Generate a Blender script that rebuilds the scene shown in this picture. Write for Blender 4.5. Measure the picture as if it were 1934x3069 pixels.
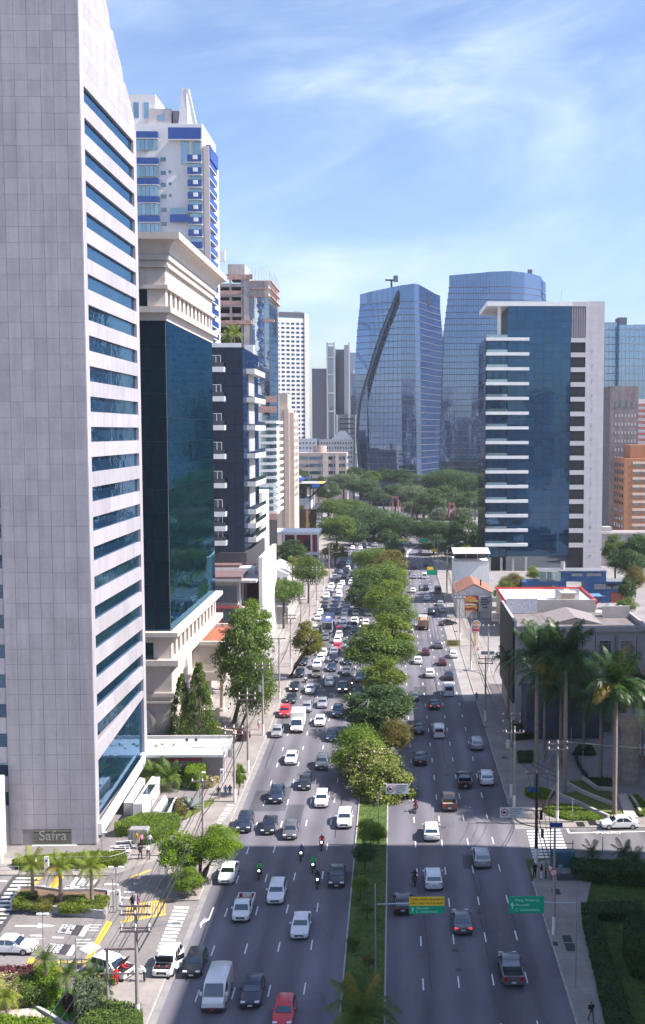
import bpy, math, random
import numpy as np
from mathutils import Vector, Matrix
rad = math.radians
for o in list(bpy.data.objects): bpy.data.objects.remove(o)
scn = bpy.context.scene
col = scn.collection
RN = random.Random(11)

# ------------------------------------------------------------------ camera
F_PX, PPX, PPY, CAM_H = 3240.0, 1230.0, 1534.0, 48.0
PITCH = math.atan(241 / 3240.0); YAW = math.atan(52 / 3240.0 * math.cos(PITCH))
cd = bpy.data.cameras.new('camera'); cam = bpy.data.objects.new('camera', cd); col.objects.link(cam)
cd.sensor_fit = 'VERTICAL'; cd.sensor_height = 36.0; cd.lens = 36.0 * F_PX / 3069.0
cd.shift_x = (967 - PPX) / 3069.0; cd.shift_y = 0.0
cd.clip_start = 0.5; cd.clip_end = 9000
cam.location = (0, 0, CAM_H); cam.rotation_euler = (math.pi / 2 - PITCH, 0, -YAW)
scn.camera = cam

# ------------------------------------------------------------------ sky, sun, exposure
SUN_EL, SUN_AZ = rad(47.5), rad(6.5)         # sun stands to the east (+X), a little behind the camera
sun_dir = Vector((math.cos(SUN_EL) * math.cos(SUN_AZ), -math.cos(SUN_EL) * math.sin(SUN_AZ), math.sin(SUN_EL)))
wd = bpy.data.worlds.new('World'); scn.world = wd; wd.use_nodes = True
nt = wd.node_tree; nt.nodes.clear()
def N(t, kind, **kw):
    n = t.nodes.new(kind)
    for k, v in kw.items():
        if k.startswith('i_'):
            key = k[2:]; key = int(key) if key.isdigit() else key.replace('_', ' ')
            n.inputs[key].default_value = v
        else: setattr(n, k, v)
    return n
def mathn(t, op, a, b=None, c=None, clamp=False):
    n = t.nodes.new('ShaderNodeMath'); n.operation = op; n.use_clamp = clamp
    for i, v in enumerate((a, b, c)):
        if v is None: continue
        if isinstance(v, (int, float)): n.inputs[i].default_value = v
        else: t.links.new(v, n.inputs[i])
    return n.outputs[0]
sky = N(nt, 'ShaderNodeTexSky', sky_type='NISHITA', sun_disc=False)
sky.sun_elevation = SUN_EL; sky.sun_rotation = math.pi / 2 + SUN_AZ
sky.altitude = 760; sky.air_density = 1.3; sky.dust_density = 1.9; sky.ozone_density = 2.2
tc = N(nt, 'ShaderNodeTexCoord'); sep = N(nt, 'ShaderNodeSeparateXYZ'); nt.links.new(tc.outputs['Generated'], sep.inputs[0])
def cloud_layer(tilt, turn, scale, stretch, lo, hi, seed, dist, detail=8.0, rough=.56):
    """cirrus: noise on the sky direction, drawn out along a tilted axis (seamless all round the sky)"""
    m0 = N(nt, 'ShaderNodeMapping'); m0.inputs['Rotation'].default_value = (0, tilt, turn); nt.links.new(tc.outputs['Generated'], m0.inputs[0])
    mp = N(nt, 'ShaderNodeMapping'); mp.inputs['Scale'].default_value = (scale, scale * 1.6, scale * stretch); mp.inputs['Location'].default_value = (seed, seed * .7, seed * .3)
    nt.links.new(m0.outputs[0], mp.inputs[0])
    no = N(nt, 'ShaderNodeTexNoise', i_Scale=1.0, i_Detail=detail, i_Roughness=rough, i_Distortion=dist)
    nt.links.new(mp.outputs[0], no.inputs['Vector'])
    mr = N(nt, 'ShaderNodeMapRange', interpolation_type='SMOOTHSTEP')
    mr.inputs[1].default_value = lo; mr.inputs[2].default_value = hi
    nt.links.new(no.outputs[0], mr.inputs[0]); return mr.outputs[0]
c1 = cloud_layer(rad(11), 0, 3.0, 3.4, 0.34, 0.84, 5.3, 0.9)
c2 = cloud_layer(rad(26), rad(20), 6.5, 3.2, 0.42, 0.85, 8.4, 1.4)
c3 = cloud_layer(rad(-10), 0, 1.9, 1.6, 0.36, 0.66, 4.7, 0.4, 3.0)
cl = mathn(nt, 'ADD', mathn(nt, 'MULTIPLY', c1, .8), mathn(nt, 'MULTIPLY', mathn(nt, 'MULTIPLY', c2, c1), .7), clamp=True)
cl = mathn(nt, 'MULTIPLY', cl, mathn(nt, 'ADD', mathn(nt, 'MULTIPLY', c3, 0.5), 0.42))
cl = mathn(nt, 'MULTIPLY', cl, 0.62, clamp=True)
mixc = N(nt, 'ShaderNodeMix', data_type='RGBA'); nt.links.new(cl, mixc.inputs[0])
tint = N(nt, 'ShaderNodeMix', data_type='RGBA', blend_type='MULTIPLY'); tint.inputs[0].default_value = 1.0
tint.inputs[7].default_value = (0.93, 0.975, 1.15, 1)
nt.links.new(sky.outputs[0], tint.inputs[6])
nt.links.new(tint.outputs[2], mixc.inputs[6]); mixc.inputs[7].default_value = (7.4, 8.2, 9.4, 1)
bg = N(nt, 'ShaderNodeBackground', i_Strength=0.088); nt.links.new(mixc.outputs[2], bg.inputs[0])
wo = N(nt, 'ShaderNodeOutputWorld'); nt.links.new(bg.outputs[0], wo.inputs[0])
sl = bpy.data.lights.new('sun', 'SUN'); sl.energy = 5.0; sl.angle = rad(0.53); sl.color = (1.0, 0.93, 0.86)
so = bpy.data.objects.new('sun', sl); col.objects.link(so); so.location = sun_dir * 400
so.rotation_euler = sun_dir.to_track_quat('Z', 'Y').to_euler()
vs = scn.view_settings; vs.view_transform = 'Standard'; vs.look = 'None'; vs.exposure = 1.03; vs.gamma = 1.0; vs.use_curve_mapping = False
try:
    scn.cycles.max_bounces = 5; scn.cycles.diffuse_bounces = 2; scn.cycles.glossy_bounces = 3; scn.cycles.volume_bounces = 0; scn.cycles.use_adaptive_sampling = True; scn.cycles.adaptive_threshold = .02
    scn.cycles.transmission_bounces = 4; scn.cycles.transparent_max_bounces = 6
    scn.cycles.use_denoising = True; scn.cycles.caustics_reflective = False; scn.cycles.caustics_refractive = False
    scn.cycles.sample_clamp_indirect = 6.0
except Exception: pass

# ------------------------------------------------------------------ survey: photo pixel -> place on the ground / on a plane
_fw = Vector((math.sin(YAW) * math.cos(PITCH), math.cos(YAW) * math.cos(PITCH), -math.sin(PITCH)))
_up = Vector((math.sin(YAW) * math.sin(PITCH), math.cos(YAW) * math.sin(PITCH), math.cos(PITCH)))
_rt = Vector((math.cos(YAW), -math.sin(YAW), 0))
def _ray(x, y): return _fw + _rt * ((x - PPX) / F_PX) - _up * ((y - PPY) / F_PX)
def G(x, y, z=0.0):
    d = _ray(x, y); t = (z - CAM_H) / d.z; return Vector((d.x * t, d.y * t, z))
def AT(x, y, Y):
    d = _ray(x, y); t = Y / d.y; return Vector((d.x * t, Y, CAM_H + d.z * t))
def AX(x, y, X):
    d = _ray(x, y); t = X / d.x; return Vector((X, d.y * t, CAM_H + d.z * t))

# ------------------------------------------------------------------ materials
def _new(name):
    m = bpy.data.materials.new(name); m.use_nodes = True; t = m.node_tree; t.nodes.clear()
    out = t.nodes.new('ShaderNodeOutputMaterial'); p = t.nodes.new('ShaderNodeBsdfPrincipled')
    t.links.new(p.outputs[0], out.inputs[0]); return m, t, p, out
def _noise(t, scale, detail=4, rough=.55, stretch=None, dist=0.0):
    g = t.nodes.new('ShaderNodeNewGeometry'); no = N(t, 'ShaderNodeTexNoise', i_Scale=scale, i_Detail=float(detail), i_Roughness=rough, i_Distortion=dist)
    if stretch:
        mp = N(t, 'ShaderNodeMapping'); mp.inputs['Scale'].default_value = stretch
        t.links.new(g.outputs['Position'], mp.inputs[0]); t.links.new(mp.outputs[0], no.inputs['Vector'])
    else: t.links.new(g.outputs['Position'], no.inputs['Vector'])
    return no.outputs[0]
def _mr(t, v, a, b, c, d):
    m = N(t, 'ShaderNodeMapRange'); t.links.new(v, m.inputs[0])
    for i, x in enumerate((a, b, c, d)): m.inputs[i + 1].default_value = x
    return m.outputs[0]
_MC = {}
def M(name, c, r=.65, m=0., v=.1, s=.5, b=0., bs=12., rnd=0., streak=0., coat=0., spec=.5, emit=0.):
    """plain procedural surface: colour with world-space mottling, optional per-piece variation, rain streaks and fine relief"""
    if name in _MC: return _MC[name]
    mt, t, p, out = _new(name)
    val = None
    def mul(x):
        nonlocal val
        val = x if val is None else mathn(t, 'MULTIPLY', val, x)
    if v: mul(_mr(t, _noise(t, s, 6), .3, .7, 1 - v, 1 + v)); mul(_mr(t, _noise(t, s * 9, 3), .3, .7, 1 - v * .5, 1 + v * .5))
    if streak: mul(_mr(t, _noise(t, 1.0, 4, stretch=(1.3, 1.3, .07)), .35, .7, 1 + streak * .3, 1 - streak))
    if rnd:
        oi = t.nodes.new('ShaderNodeObjectInfo'); mul(_mr(t, oi.outputs['Random'], 0, 1, 1 - rnd, 1 + rnd))
    if val is not None:
        mx = N(t, 'ShaderNodeMix', data_type='RGBA', blend_type='MULTIPLY'); mx.inputs[0].default_value = 1
        mx.inputs[6].default_value = (*c, 1); cr = N(t, 'ShaderNodeCombineColor')
        for i in range(3): t.links.new(val, cr.inputs[i])
        t.links.new(cr.outputs[0], mx.inputs[7]); t.links.new(mx.outputs[2], p.inputs['Base Color'])
    else: p.inputs['Base Color'].default_value = (*c, 1)
    p.inputs['Roughness'].default_value = r; p.inputs['Metallic'].default_value = m
    p.inputs['Specular IOR Level'].default_value = spec
    if coat: p.inputs['Coat Weight'].default_value = coat; p.inputs['Coat Roughness'].default_value = .06
    if emit: p.inputs['Emission Color'].default_value = (*c, 1); p.inputs['Emission Strength'].default_value = emit
    if b:
        bp = N(t, 'ShaderNodeBump', i_Strength=b, i_Distance=.05); t.links.new(_noise(t, bs, 4), bp.inputs['Height']); t.links.new(bp.outputs[0], p.inputs['Normal'])
    _MC[name] = mt; return mt
def GL(name, c, refl=.5, tintc=(.75, .88, 1.0), wav=.0, ws=.35, rnd=.15, rough=.03, stretch=(1, 1, 1.6)):
    """facade glass: dark body colour under a tinted mirror coating, stronger at grazing angles; slight waviness of the panes"""
    if name in _MC: return _MC[name]
    mt, t, p, out = _new(name)
    p.inputs['Roughness'].default_value = .35; p.inputs['Specular IOR Level'].default_value = .0
    oi = t.nodes.new('ShaderNodeObjectInfo'); k = _mr(t, oi.outputs['Random'], 0, 1, 1 - rnd, 1 + rnd)
    mx = N(t, 'ShaderNodeMix', data_type='RGBA', blend_type='MULTIPLY'); mx.inputs[0].default_value = 1; mx.inputs[6].default_value = (*c, 1)
    cr = N(t, 'ShaderNodeCombineColor')
    for i in range(3): t.links.new(k, cr.inputs[i])
    t.links.new(cr.outputs[0], mx.inputs[7]); t.links.new(mx.outputs[2], p.inputs['Base Color'])
    gl = N(t, 'ShaderNodeBsdfGlossy', i_Roughness=rough); gl.inputs[0].default_value = (*tintc, 1)
    fr = N(t, 'ShaderNodeLayerWeight', i_Blend=.35); f = _mr(t, fr.outputs['Fresnel'], 0, 1, refl, 1.0)
    ms = t.nodes.new('ShaderNodeMixShader'); t.links.new(f, ms.inputs[0]); t.links.new(p.outputs[0], ms.inputs[1]); t.links.new(gl.outputs[0], ms.inputs[2])
    t.links.new(ms.outputs[0], out.inputs[0])
    if wav:
        bp = N(t, 'ShaderNodeBump', i_Strength=1.0, i_Distance=wav); t.links.new(_noise(t, ws, 2, stretch=stretch), bp.inputs['Height'])
        t.links.new(bp.outputs[0], gl.inputs['Normal'])
    _MC[name] = mt; return mt
def LEAF(name, c1, c2, tr=.35, flower=None, fl=.0, rough=.55):
    """foliage: colour differs leaf by leaf and tree by tree; some light passes through"""
    if name in _MC: return _MC[name]
    mt, t, p, out = _new(name)
    g = t.nodes.new('ShaderNodeNewGeometry')
    big = _mr(t, _noise(t, .8, 3), .35, .65, 0, 1)
    f = mathn(t, 'ADD', mathn(t, 'MULTIPLY', g.outputs['Random Per Island'], .55), mathn(t, 'MULTIPLY', big, .45), clamp=True)
    mx = N(t, 'ShaderNodeMix', data_type='RGBA'); t.links.new(f, mx.inputs[0]); mx.inputs[6].default_value = (*c1, 1); mx.inputs[7].default_value = (*c2, 1)
    colr = mx.outputs[2]
    if flower:
        m2 = N(t, 'ShaderNodeMix', data_type='RGBA'); pick = mathn(t, 'FRACT', mathn(t, 'MULTIPLY', g.outputs['Random Per Island'], 7.31))
        t.links.new(mathn(t, 'MULTIPLY', mathn(t, 'LESS_THAN', pick, fl), mathn(t, 'GREATER_THAN', big, .35)), m2.inputs[0])
        t.links.new(colr, m2.inputs[6]); m2.inputs[7].default_value = (*flower, 1); colr = m2.outputs[2]
    t.links.new(colr, p.inputs['Base Color']); p.inputs['Roughness'].default_value = rough; p.inputs['Specular IOR Level'].default_value = .35
    tl = t.nodes.new('ShaderNodeBsdfTranslucent'); t.links.new(colr, tl.inputs[0])
    ms = t.nodes.new('ShaderNodeMixShader'); ms.inputs[0].default_value = tr
    t.links.new(p.outputs[0], ms.inputs[1]); t.links.new(tl.outputs[0], ms.inputs[2]); t.links.new(ms.outputs[0], out.inputs[0])
    _MC[name] = mt; return mt

# ------------------------------------------------------------------ mesh helpers
class MB:
    def __init__(s): s.v = []; s.f = []; s.mi = []; s.k = 0
    def slot(s, k): s.k = k; return s
    def face(s, pts):
        n = len(s.v); s.v += [tuple(p) for p in pts]; s.f.append(tuple(range(n, n + len(pts)))); s.mi.append(s.k); return s
    def box(s, x0, x1, y0, y1, z0, z1):
        n = len(s.v); s.v += [(x0, y0, z0), (x1, y0, z0), (x1, y1, z0), (x0, y1, z0), (x0, y0, z1), (x1, y0, z1), (x1, y1, z1), (x0, y1, z1)]
        for q in ((0, 3, 2, 1), (4, 5, 6, 7), (0, 1, 5, 4), (1, 2, 6, 5), (2, 3, 7, 6), (3, 0, 4, 7)): s.f.append(tuple(n + i for i in q)); s.mi.append(s.k)
        return s
    def loft(s, rings, cap=True, closed=True):
        n = len(s.v); m = len(rings[0])
        for r in rings: s.v += [tuple(p) for p in r]
        for i in range(len(rings) - 1):
            for j in range(m if closed else m - 1):
                a = n + i * m + j; b = n + i * m + (j + 1) % m; s.f.append((a, b, b + m, a + m)); s.mi.append(s.k)
        if cap and closed:
            s.f.append(tuple(n + j for j in reversed(range(m)))); s.f.append(tuple(n + (len(rings) - 1) * m + j for j in range(m))); s.mi += [s.k, s.k]
        return s
    def prism(s, poly, z0, z1):
        a = sum(poly[i][0] * poly[(i + 1) % len(poly)][1] - poly[(i + 1) % len(poly)][0] * poly[i][1] for i in range(len(poly)))
        if a < 0: poly = list(reversed(poly))
        return s.loft([[(p[0], p[1], z0) for p in poly], [(p[0], p[1], z1) for p in poly]])
    def rbox(s, x0, x1, y0, y1, z0, z1, c=.05, cz=None):
        cz = c if cz is None else cz
        def ring(i, z):
            a, b, e, g = x0 + i, x1 - i, y0 + i, y1 - i
            return [(a + c, e, z), (b - c, e, z), (b, e + c, z), (b, g - c, z), (b - c, g, z), (a + c, g, z), (a, g - c, z), (a, e + c, z)]
        return s.loft([ring(c * .7, z0), ring(0, z0 + cz), ring(0, z1 - cz), ring(c * .7, z1)])
    def cyl(s, p0, p1, r0, r1=None, n=10, cap=True):
        r1 = r0 if r1 is None else r1; p0 = Vector(p0); p1 = Vector(p1); d = (p1 - p0)
        d = d.normalized() if d.length > 1e-6 else Vector((0, 0, 1))
        a = d.orthogonal().normalized(); b = d.cross(a)
        mk = lambda p, r: [p + a * (r * math.cos(2 * math.pi * i / n)) + b * (r * math.sin(2 * math.pi * i / n)) for i in range(n)]
        return s.loft([mk(p0, r0), mk(p1, r1)], cap)
    def tube(s, pts, r, n=6, r1=None):
        pts = [Vector(p) for p in pts]; rings = []
        for i, p in enumerate(pts):
            d = (pts[min(i + 1, len(pts) - 1)] - pts[max(i - 1, 0)]).normalized()
            ref = Vector((0, 0, 1)) if abs(d.z) < .9 else Vector((1, 0, 0)); a = d.cross(ref).normalized(); b = d.cross(a)
            rr = r if r1 is None else r + (r1 - r) * i / max(1, len(pts) - 1)
            rings.append([p + a * (rr * math.cos(2 * math.pi * k / n)) + b * (rr * math.sin(2 * math.pi * k / n)) for k in range(n)])
        return s.loft(rings)
    def lathe(s, c, prof, n=12):
        return s.loft([[(c[0] + r * math.cos(2 * math.pi * k / n), c[1] + r * math.sin(2 * math.pi * k / n), c[2] + z) for k in range(n)] for r, z in prof])
    def shift(s, o): s.v = [(a - o[0], b - o[1], c - o[2]) for a, b, c in s.v]; return s
    def mesh(s, name, mats, smooth=None):
        me = bpy.data.meshes.new(name); me.from_pydata(s.v, [], s.f)
        for m in (mats if isinstance(mats, (list, tuple)) else [mats]): me.materials.append(m)
        if any(s.mi): me.polygons.foreach_set('material_index', s.mi)
        if smooth is not None:
            me.polygons.foreach_set('use_smooth', [True] * len(s.f)); me.set_sharp_from_angle(angle=rad(smooth))
        me.update(); return me
_UB = {}
def unit_box(mat):
    if mat.name not in _UB: _UB[mat.name] = MB().box(-.5, .5, -.5, .5, -.5, .5).mesh('block_' + mat.name, mat)
    return _UB[mat.name]
def ob(name, mesh, parent=None, loc=(0, 0, 0), rot=(0, 0, 0), sc=(1, 1, 1)):
    o = bpy.data.objects.new(name, mesh); col.objects.link(o); o.location = loc; o.rotation_euler = rot; o.scale = sc
    if parent is not None: o.parent = parent
    return o
def tag(o, label=None, cat=None, group=None, kind=None):
    if label: o['label'] = label
    if cat: o['category'] = cat
    if group: o['group'] = group
    if kind: o['kind'] = kind
    return o
def thing(name, label, cat, loc=(0, 0, 0), rz=0., group=None):
    return tag(ob(name, None, None, loc, (0, 0, rz)), label, cat, group)
class Th:
    """a thing whose parts are given in world coordinates; the Empty stands at its base"""
    def __init__(s, name, label, cat, base, group=None):
        s.o = Vector(base); s.root = thing(name, label, cat, base, 0, group)
    def part(s, name, mb, mat, smooth=None, parent=None, label=None, kind=None):
        return tag(ob(name, mb.shift(s.o).mesh(name, mat, smooth), parent or s.root), label, None, None, kind)
    def bar(s, name, x0, x1, y0, y1, z0, z1, mat, rot=(0, 0, 0), label=None):
        return tag(ob(name, unit_box(mat), s.root, ((x0 + x1) / 2 - s.o.x, (y0 + y1) / 2 - s.o.y, (z0 + z1) / 2 - s.o.z), rot, (abs(x1 - x0), abs(y1 - y0), abs(z1 - z0))), label)
    def bars(s, name, boxes, mat, limit=300, jit=0.):
        """alike pieces: each an object up to the limit, the rest joined into one part"""
        for b in boxes[:limit]:
            s.bar(name, *b, mat, rot=(RN.uniform(-jit, jit), RN.uniform(-jit, jit), RN.uniform(-jit, jit)) if jit else (0, 0, 0))
        if len(boxes) > limit:
            mb = MB()
            for b in boxes[limit:]: mb.box(*b)
            s.part(name + 's', mb, mat, kind='stuff')
def struct(name, mb, mat, smooth=None, parent=None, kind='structure'):
    o = ob(name, mb.mesh(name, mat, smooth), parent)
    if parent is None: o['kind'] = kind
    return o
def frange(a, b, n): return [a + (b - a) * i / n for i in range(n + 1)]
TXT = {}
for _s, _al in [('TAXI', 'LEFT'), ('Safra', 'LEFT'), ('TODO', 'LEFT'), ('DIA', 'LEFT'), ('BURGER', 'CENTER'), ('KING', 'CENTER'), ('TÚNEL JÂNIO QUADROS', 'CENTER'), ('DIAS ÚTEIS 10:15 ÀS 06:00', 'CENTER'), ('Morumbi', 'LEFT'), ('C. Universitária', 'LEFT'), ('Marg. Pinheiros', 'LEFT'), ('CAMINHÕES', 'LEFT'), ('PROIBIDOS', 'LEFT'), ('DIAS ÚTEIS', 'LEFT'), ('CARGA', 'LEFT')]:
    cu = bpy.data.curves.new('lettering', 'FONT'); cu.body = _s; cu.size = 1.0; cu.extrude = .012; cu.align_x = _al; cu.align_y = 'CENTER'; cu.resolution_u = 3
    tmp = bpy.data.objects.new('tmp', cu); col.objects.link(tmp); TXT[_s] = bpy.data.meshes.new_from_object(tmp.evaluated_get(bpy.context.evaluated_depsgraph_get())); bpy.data.objects.remove(tmp)
def text(name, s, parent, loc, rot, size, mat, align='LEFT', sx=1.0, extr=None):
    me = TXT[s].copy(); me.materials.clear(); me.materials.append(mat); return ob(name, me, parent, loc, rot, (sx * size, size, size))
# shared surfaces
m_white = M('white_paint', (.78, .78, .77), .55, v=.05)
m_conc = M('concrete', (.42, .40, .39), .85, v=.16, s=.4, b=.2)
m_dark = M('dark_metal', (.03, .032, .036), .45, m=.3, v=.08)
m_steel = M('galvanised_steel', (.45, .46, .48), .4, m=.7, v=.08)
m_black = M('black_rubber', (.015, .015, .016), .8, v=.1)
m_blk = M('black_shadow_gap', (.012, .013, .015), .7, v=.1)  # plain matt black for cores, bands, grooves and edges
m_yel = M('yellow_road_paint', (.72, .42, .06), .7, v=.18, s=1.5)
m_wpt = M('white_road_paint', (.72, .71, .70), .7, v=.16, s=1.2)
m_red = M('red_paint', (.55, .03, .03), .5, v=.1)
m_wood = M('timber', (.26, .15, .09), .8, v=.2, s=2)
# ================================================================== ground, roads, pavements
def asphalt_mat(name, c, patch=.34):
    if name in _MC: return _MC[name]
    mt, t, p, out = _new(name)
    a = _mr(t, _noise(t, .11, 5, stretch=(2.2, .35, 1)), .3, .7, 1 - patch, 1 + patch * .8)       # worn wheel tracks and patches along the lanes
    b = _mr(t, _noise(t, .05, 3), .35, .65, .9, 1.1); g = _mr(t, _noise(t, 26, 2), .3, .7, .88, 1.12)
    val = mathn(t, 'MULTIPLY', mathn(t, 'MULTIPLY', a, b), g)
    geo = t.nodes.new('ShaderNodeNewGeometry'); sx = N(t, 'ShaderNodeSeparateXYZ'); t.links.new(geo.outputs['Position'], sx.inputs[0])
    # oil darkening in the middle of every 3 m lane
    ph = mathn(t, 'COSINE', mathn(t, 'MULTIPLY', mathn(t, 'ADD', sx.outputs[0], 1.55), 2 * math.pi / 3.02)); val = mathn(t, 'MULTIPLY', val, _mr(t, ph, -1, 1, .8, 1.06))
    vo = N(t, 'ShaderNodeTexVoronoi', feature='DISTANCE_TO_EDGE', i_Scale=.085); mpn = N(t, 'ShaderNodeMapping'); mpn.inputs['Scale'].default_value = (1, .6, 1)
    t.links.new(geo.outputs['Position'], mpn.inputs[0]); t.links.new(mpn.outputs[0], vo.inputs['Vector'])
    val = mathn(t, 'MULTIPLY', val, _mr(t, vo.outputs[0], 0, .006, .86, 1.0))                      # sealed cracks
    cr = N(t, 'ShaderNodeCombineColor')
    for i in range(3): t.links.new(mathn(t, 'MULTIPLY', val, c[i]), cr.inputs[i])
    t.links.new(cr.outputs[0], p.inputs['Base Color']); p.inputs['Roughness'].default_value = .82; p.inputs['Specular IOR Level'].default_value = .4
    bp = N(t, 'ShaderNodeBump', i_Strength=.35, i_Distance=.02); t.links.new(_noise(t, 30, 3), bp.inputs['Height']); t.links.new(bp.outputs[0], p.inputs['Normal'])
    _MC[name] = mt; return mt
def paver_mat(name, c, sx=.4, sy=.2, joint=.75, v=.12):
    if name in _MC: return _MC[name]
    mt, t, p, out = _new(name)
    g = t.nodes.new('ShaderNodeNewGeometry'); br = N(t, 'ShaderNodeTexBrick', i_Scale=1.0); br.inputs['Mortar Size'].default_value = .012
    br.inputs['Brick Width'].default_value = sx; br.inputs['Row Height'].default_value = sy
    br.inputs['Color1'].default_value = (*[x * (1 - v) for x in c], 1); br.inputs['Color2'].default_value = (*[x * (1 + v) for x in c], 1); br.inputs['Mortar'].default_value = (*[x * joint for x in c], 1)
    t.links.new(g.outputs['Position'], br.inputs['Vector'])
    mx = N(t, 'ShaderNodeMix', data_type='RGBA', blend_type='MULTIPLY'); mx.inputs[0].default_value = 1; t.links.new(br.outputs['Color'], mx.inputs[6])
    k = mathn(t, 'MULTIPLY', _mr(t, _noise(t, .25, 5), .3, .7, .82, 1.15), _mr(t, _noise(t, 2.3, 3), .3, .7, .93, 1.07)); cr = N(t, 'ShaderNodeCombineColor')
    for i in range(3): t.links.new(k, cr.inputs[i])
    t.links.new(cr.outputs[0], mx.inputs[7]); t.links.new(mx.outputs[2], p.inputs['Base Color']); p.inputs['Roughness'].default_value = .85
    _MC[name] = mt; return mt
m_asph = asphalt_mat('asphalt', (.150, .142, .168))
m_asph2 = asphalt_mat('asphalt_side_street', (.17, .163, .178))
m_pave = paver_mat('pavement_slabs', (.275, .245, .23), 1.2, 1.2, .8, .06)
m_plaza = paver_mat('plaza_pavers', (.215, .195, .19), .24, .12, .8, .1)
m_kerb = M('kerb_concrete', (.36, .335, .32), .85, v=.2, s=1.2)
m_soil = M('soil', (.16, .10, .07), .95, v=.25, s=1.5, b=.4)
m_grassb = M('grass_bed', (.06, .10, .022), .95, v=.3, s=.8, b=.5)
m_city = M('city_ground', (.27, .25, .24), .95, v=.25, s=.02)
mb = MB(); mb.face([(-4500, -600, -.06), (4500, -600, -.06), (4500, 6500, -.06), (-4500, 6500, -.06)])
struct('ground', mb, m_city)
XL, ML, MR_, XR = -19.95, -4.5, -.65, 14.8
mb = MB()
for y0, y1 in zip(frange(20, 640, 20)[:-1], frange(20, 640, 20)[1:]): mb.face([(XL, y0, 0), (XR, y0, 0), (XR, y1, 0), (XL, y1, 0)])
road = struct('road', mb, m_asph)
mb = MB().face([(XL - 30, 640, 0), (XR + 45, 640, 0), (XR + 45, 720, 0), (XL - 30, 720, 0)])
struct('road', mb, m_asph)
side = struct('side_street', MB().face([(XR, 118.4, 0), (75, 117.2, 0), (75, 126.6, 0), (XR, 127.5, 0)]), m_asph2)
def pxpoly(pts, z=0.): return [tuple(G(x, y, z)) for x, y in pts]
def flat(name, pts, z, mat, parent=None): # a painted sheet given by photo pixels
    mb = MB(); mb.face(pxpoly(pts, z)); return struct(name, mb, mat, parent=parent)
def strip_(pts, w, z=.006):
    mb = MB()
    for i in range(len(pts) - 1):
        a, b = Vector(pts[i]), Vector(pts[i + 1]); d = (b - a); n = Vector((-d.y, d.x, 0)).normalized() * w / 2
        mb.face([(a.x - n.x, a.y - n.y, z), (b.x - n.x, b.y - n.y, z), (b.x + n.x, b.y + n.y, z), (a.x + n.x, a.y + n.y, z)])
    return mb
# lane markings: 2 m dashes every 8 m
lines = [-16.75, -13.72, -10.7, -7.68, 2.58, 5.68, 8.72, 11.7]
far = MB(); dashm = MB().box(-.065, .065, -1, 1, 0, .004).mesh('lane_dash', m_wpt)
for li, lx in enumerate(lines):
    y = 57.2 + (li % 4) * .35 + (1.6 if li > 3 else 0)
    while y < 560:
        if y < 300: ob('lane_dash', dashm, road, (lx, y, .003))
        else: far.box(lx - .07, lx + .07, y - 1, y + 1, .003, .007)
        y += 8.0
tag(struct('lane_dashes', far, m_wpt, parent=road), kind='stuff')
# tar seams, utility trenches, patches and manhole covers
m_tar = M('tar_seam', (.045, .045, .05), .6, v=.2, s=1); m_patchd = asphalt_mat('patch_dark', (.085, .084, .10)); m_patchl = asphalt_mat('patch_pale', (.175, .168, .185))
for i in range(30):
    x = RN.choice((RN.uniform(-19.3, -5), RN.uniform(0, 14.3))); y = RN.uniform(82, 330); l = RN.uniform(6, 34); pts = [Vector((x + RN.uniform(-.12, .12) * k ** .5, y + l * k / 6, 0)) for k in range(7)]
    struct('tar_seam', strip_(pts, RN.uniform(.07, .16), .0025), m_tar, parent=road)
for i in range(22):
    x = RN.choice((RN.uniform(-18.5, -7), RN.uniform(1, 12))); y = RN.uniform(84, 300); w, l = RN.uniform(.8, 2.8), RN.uniform(2, 11); struct('asphalt_patch', MB().face([(x, y, .0015 + i * .00002), (x + w, y, .0015 + i * .00002), (x + w, y + l, .0015 + i * .00002), (x, y + l, .0015 + i * .00002)]), m_patchd if i % 3 else m_patchl, parent=road)
for i in range(26):
    x = RN.choice((RN.uniform(-18.5, -6), RN.uniform(0.5, 13.5))); y = RN.uniform(84, 260); struct('manhole_cover', MB().cyl((x, y, .001), (x, y, .006), .33, n=14), m_tar, parent=road)
# far junction: curved guide lines and chevron island
def strip(pts, w, z=.006):
    mb = MB()
    for i in range(len(pts) - 1):
        a, b = Vector(pts[i]), Vector(pts[i + 1]); d = (b - a); n = Vector((-d.y, d.x, 0)).normalized() * w / 2
        mb.face([(a.x - n.x, a.y - n.y, z), (b.x - n.x, b.y - n.y, z), (b.x + n.x, b.y + n.y, z), (a.x + n.x, a.y + n.y, z)])
    return mb
P2 = lambda *q: [G(x, y) for x, y in q]
for q in ([(1222, 1670), (1224, 1656), (1235, 1645), (1250, 1636), (1272, 1630)], [(1218, 1668), (1222, 1652), (1233, 1642), (1252, 1633), (1268, 1630)], [(1272, 1630), (1290, 1641), (1281, 1650)], [(1248, 1646), (1285, 1651)]):
    struct('guide_line', strip(P2(*q), .28), m_wpt, parent=road)
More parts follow.
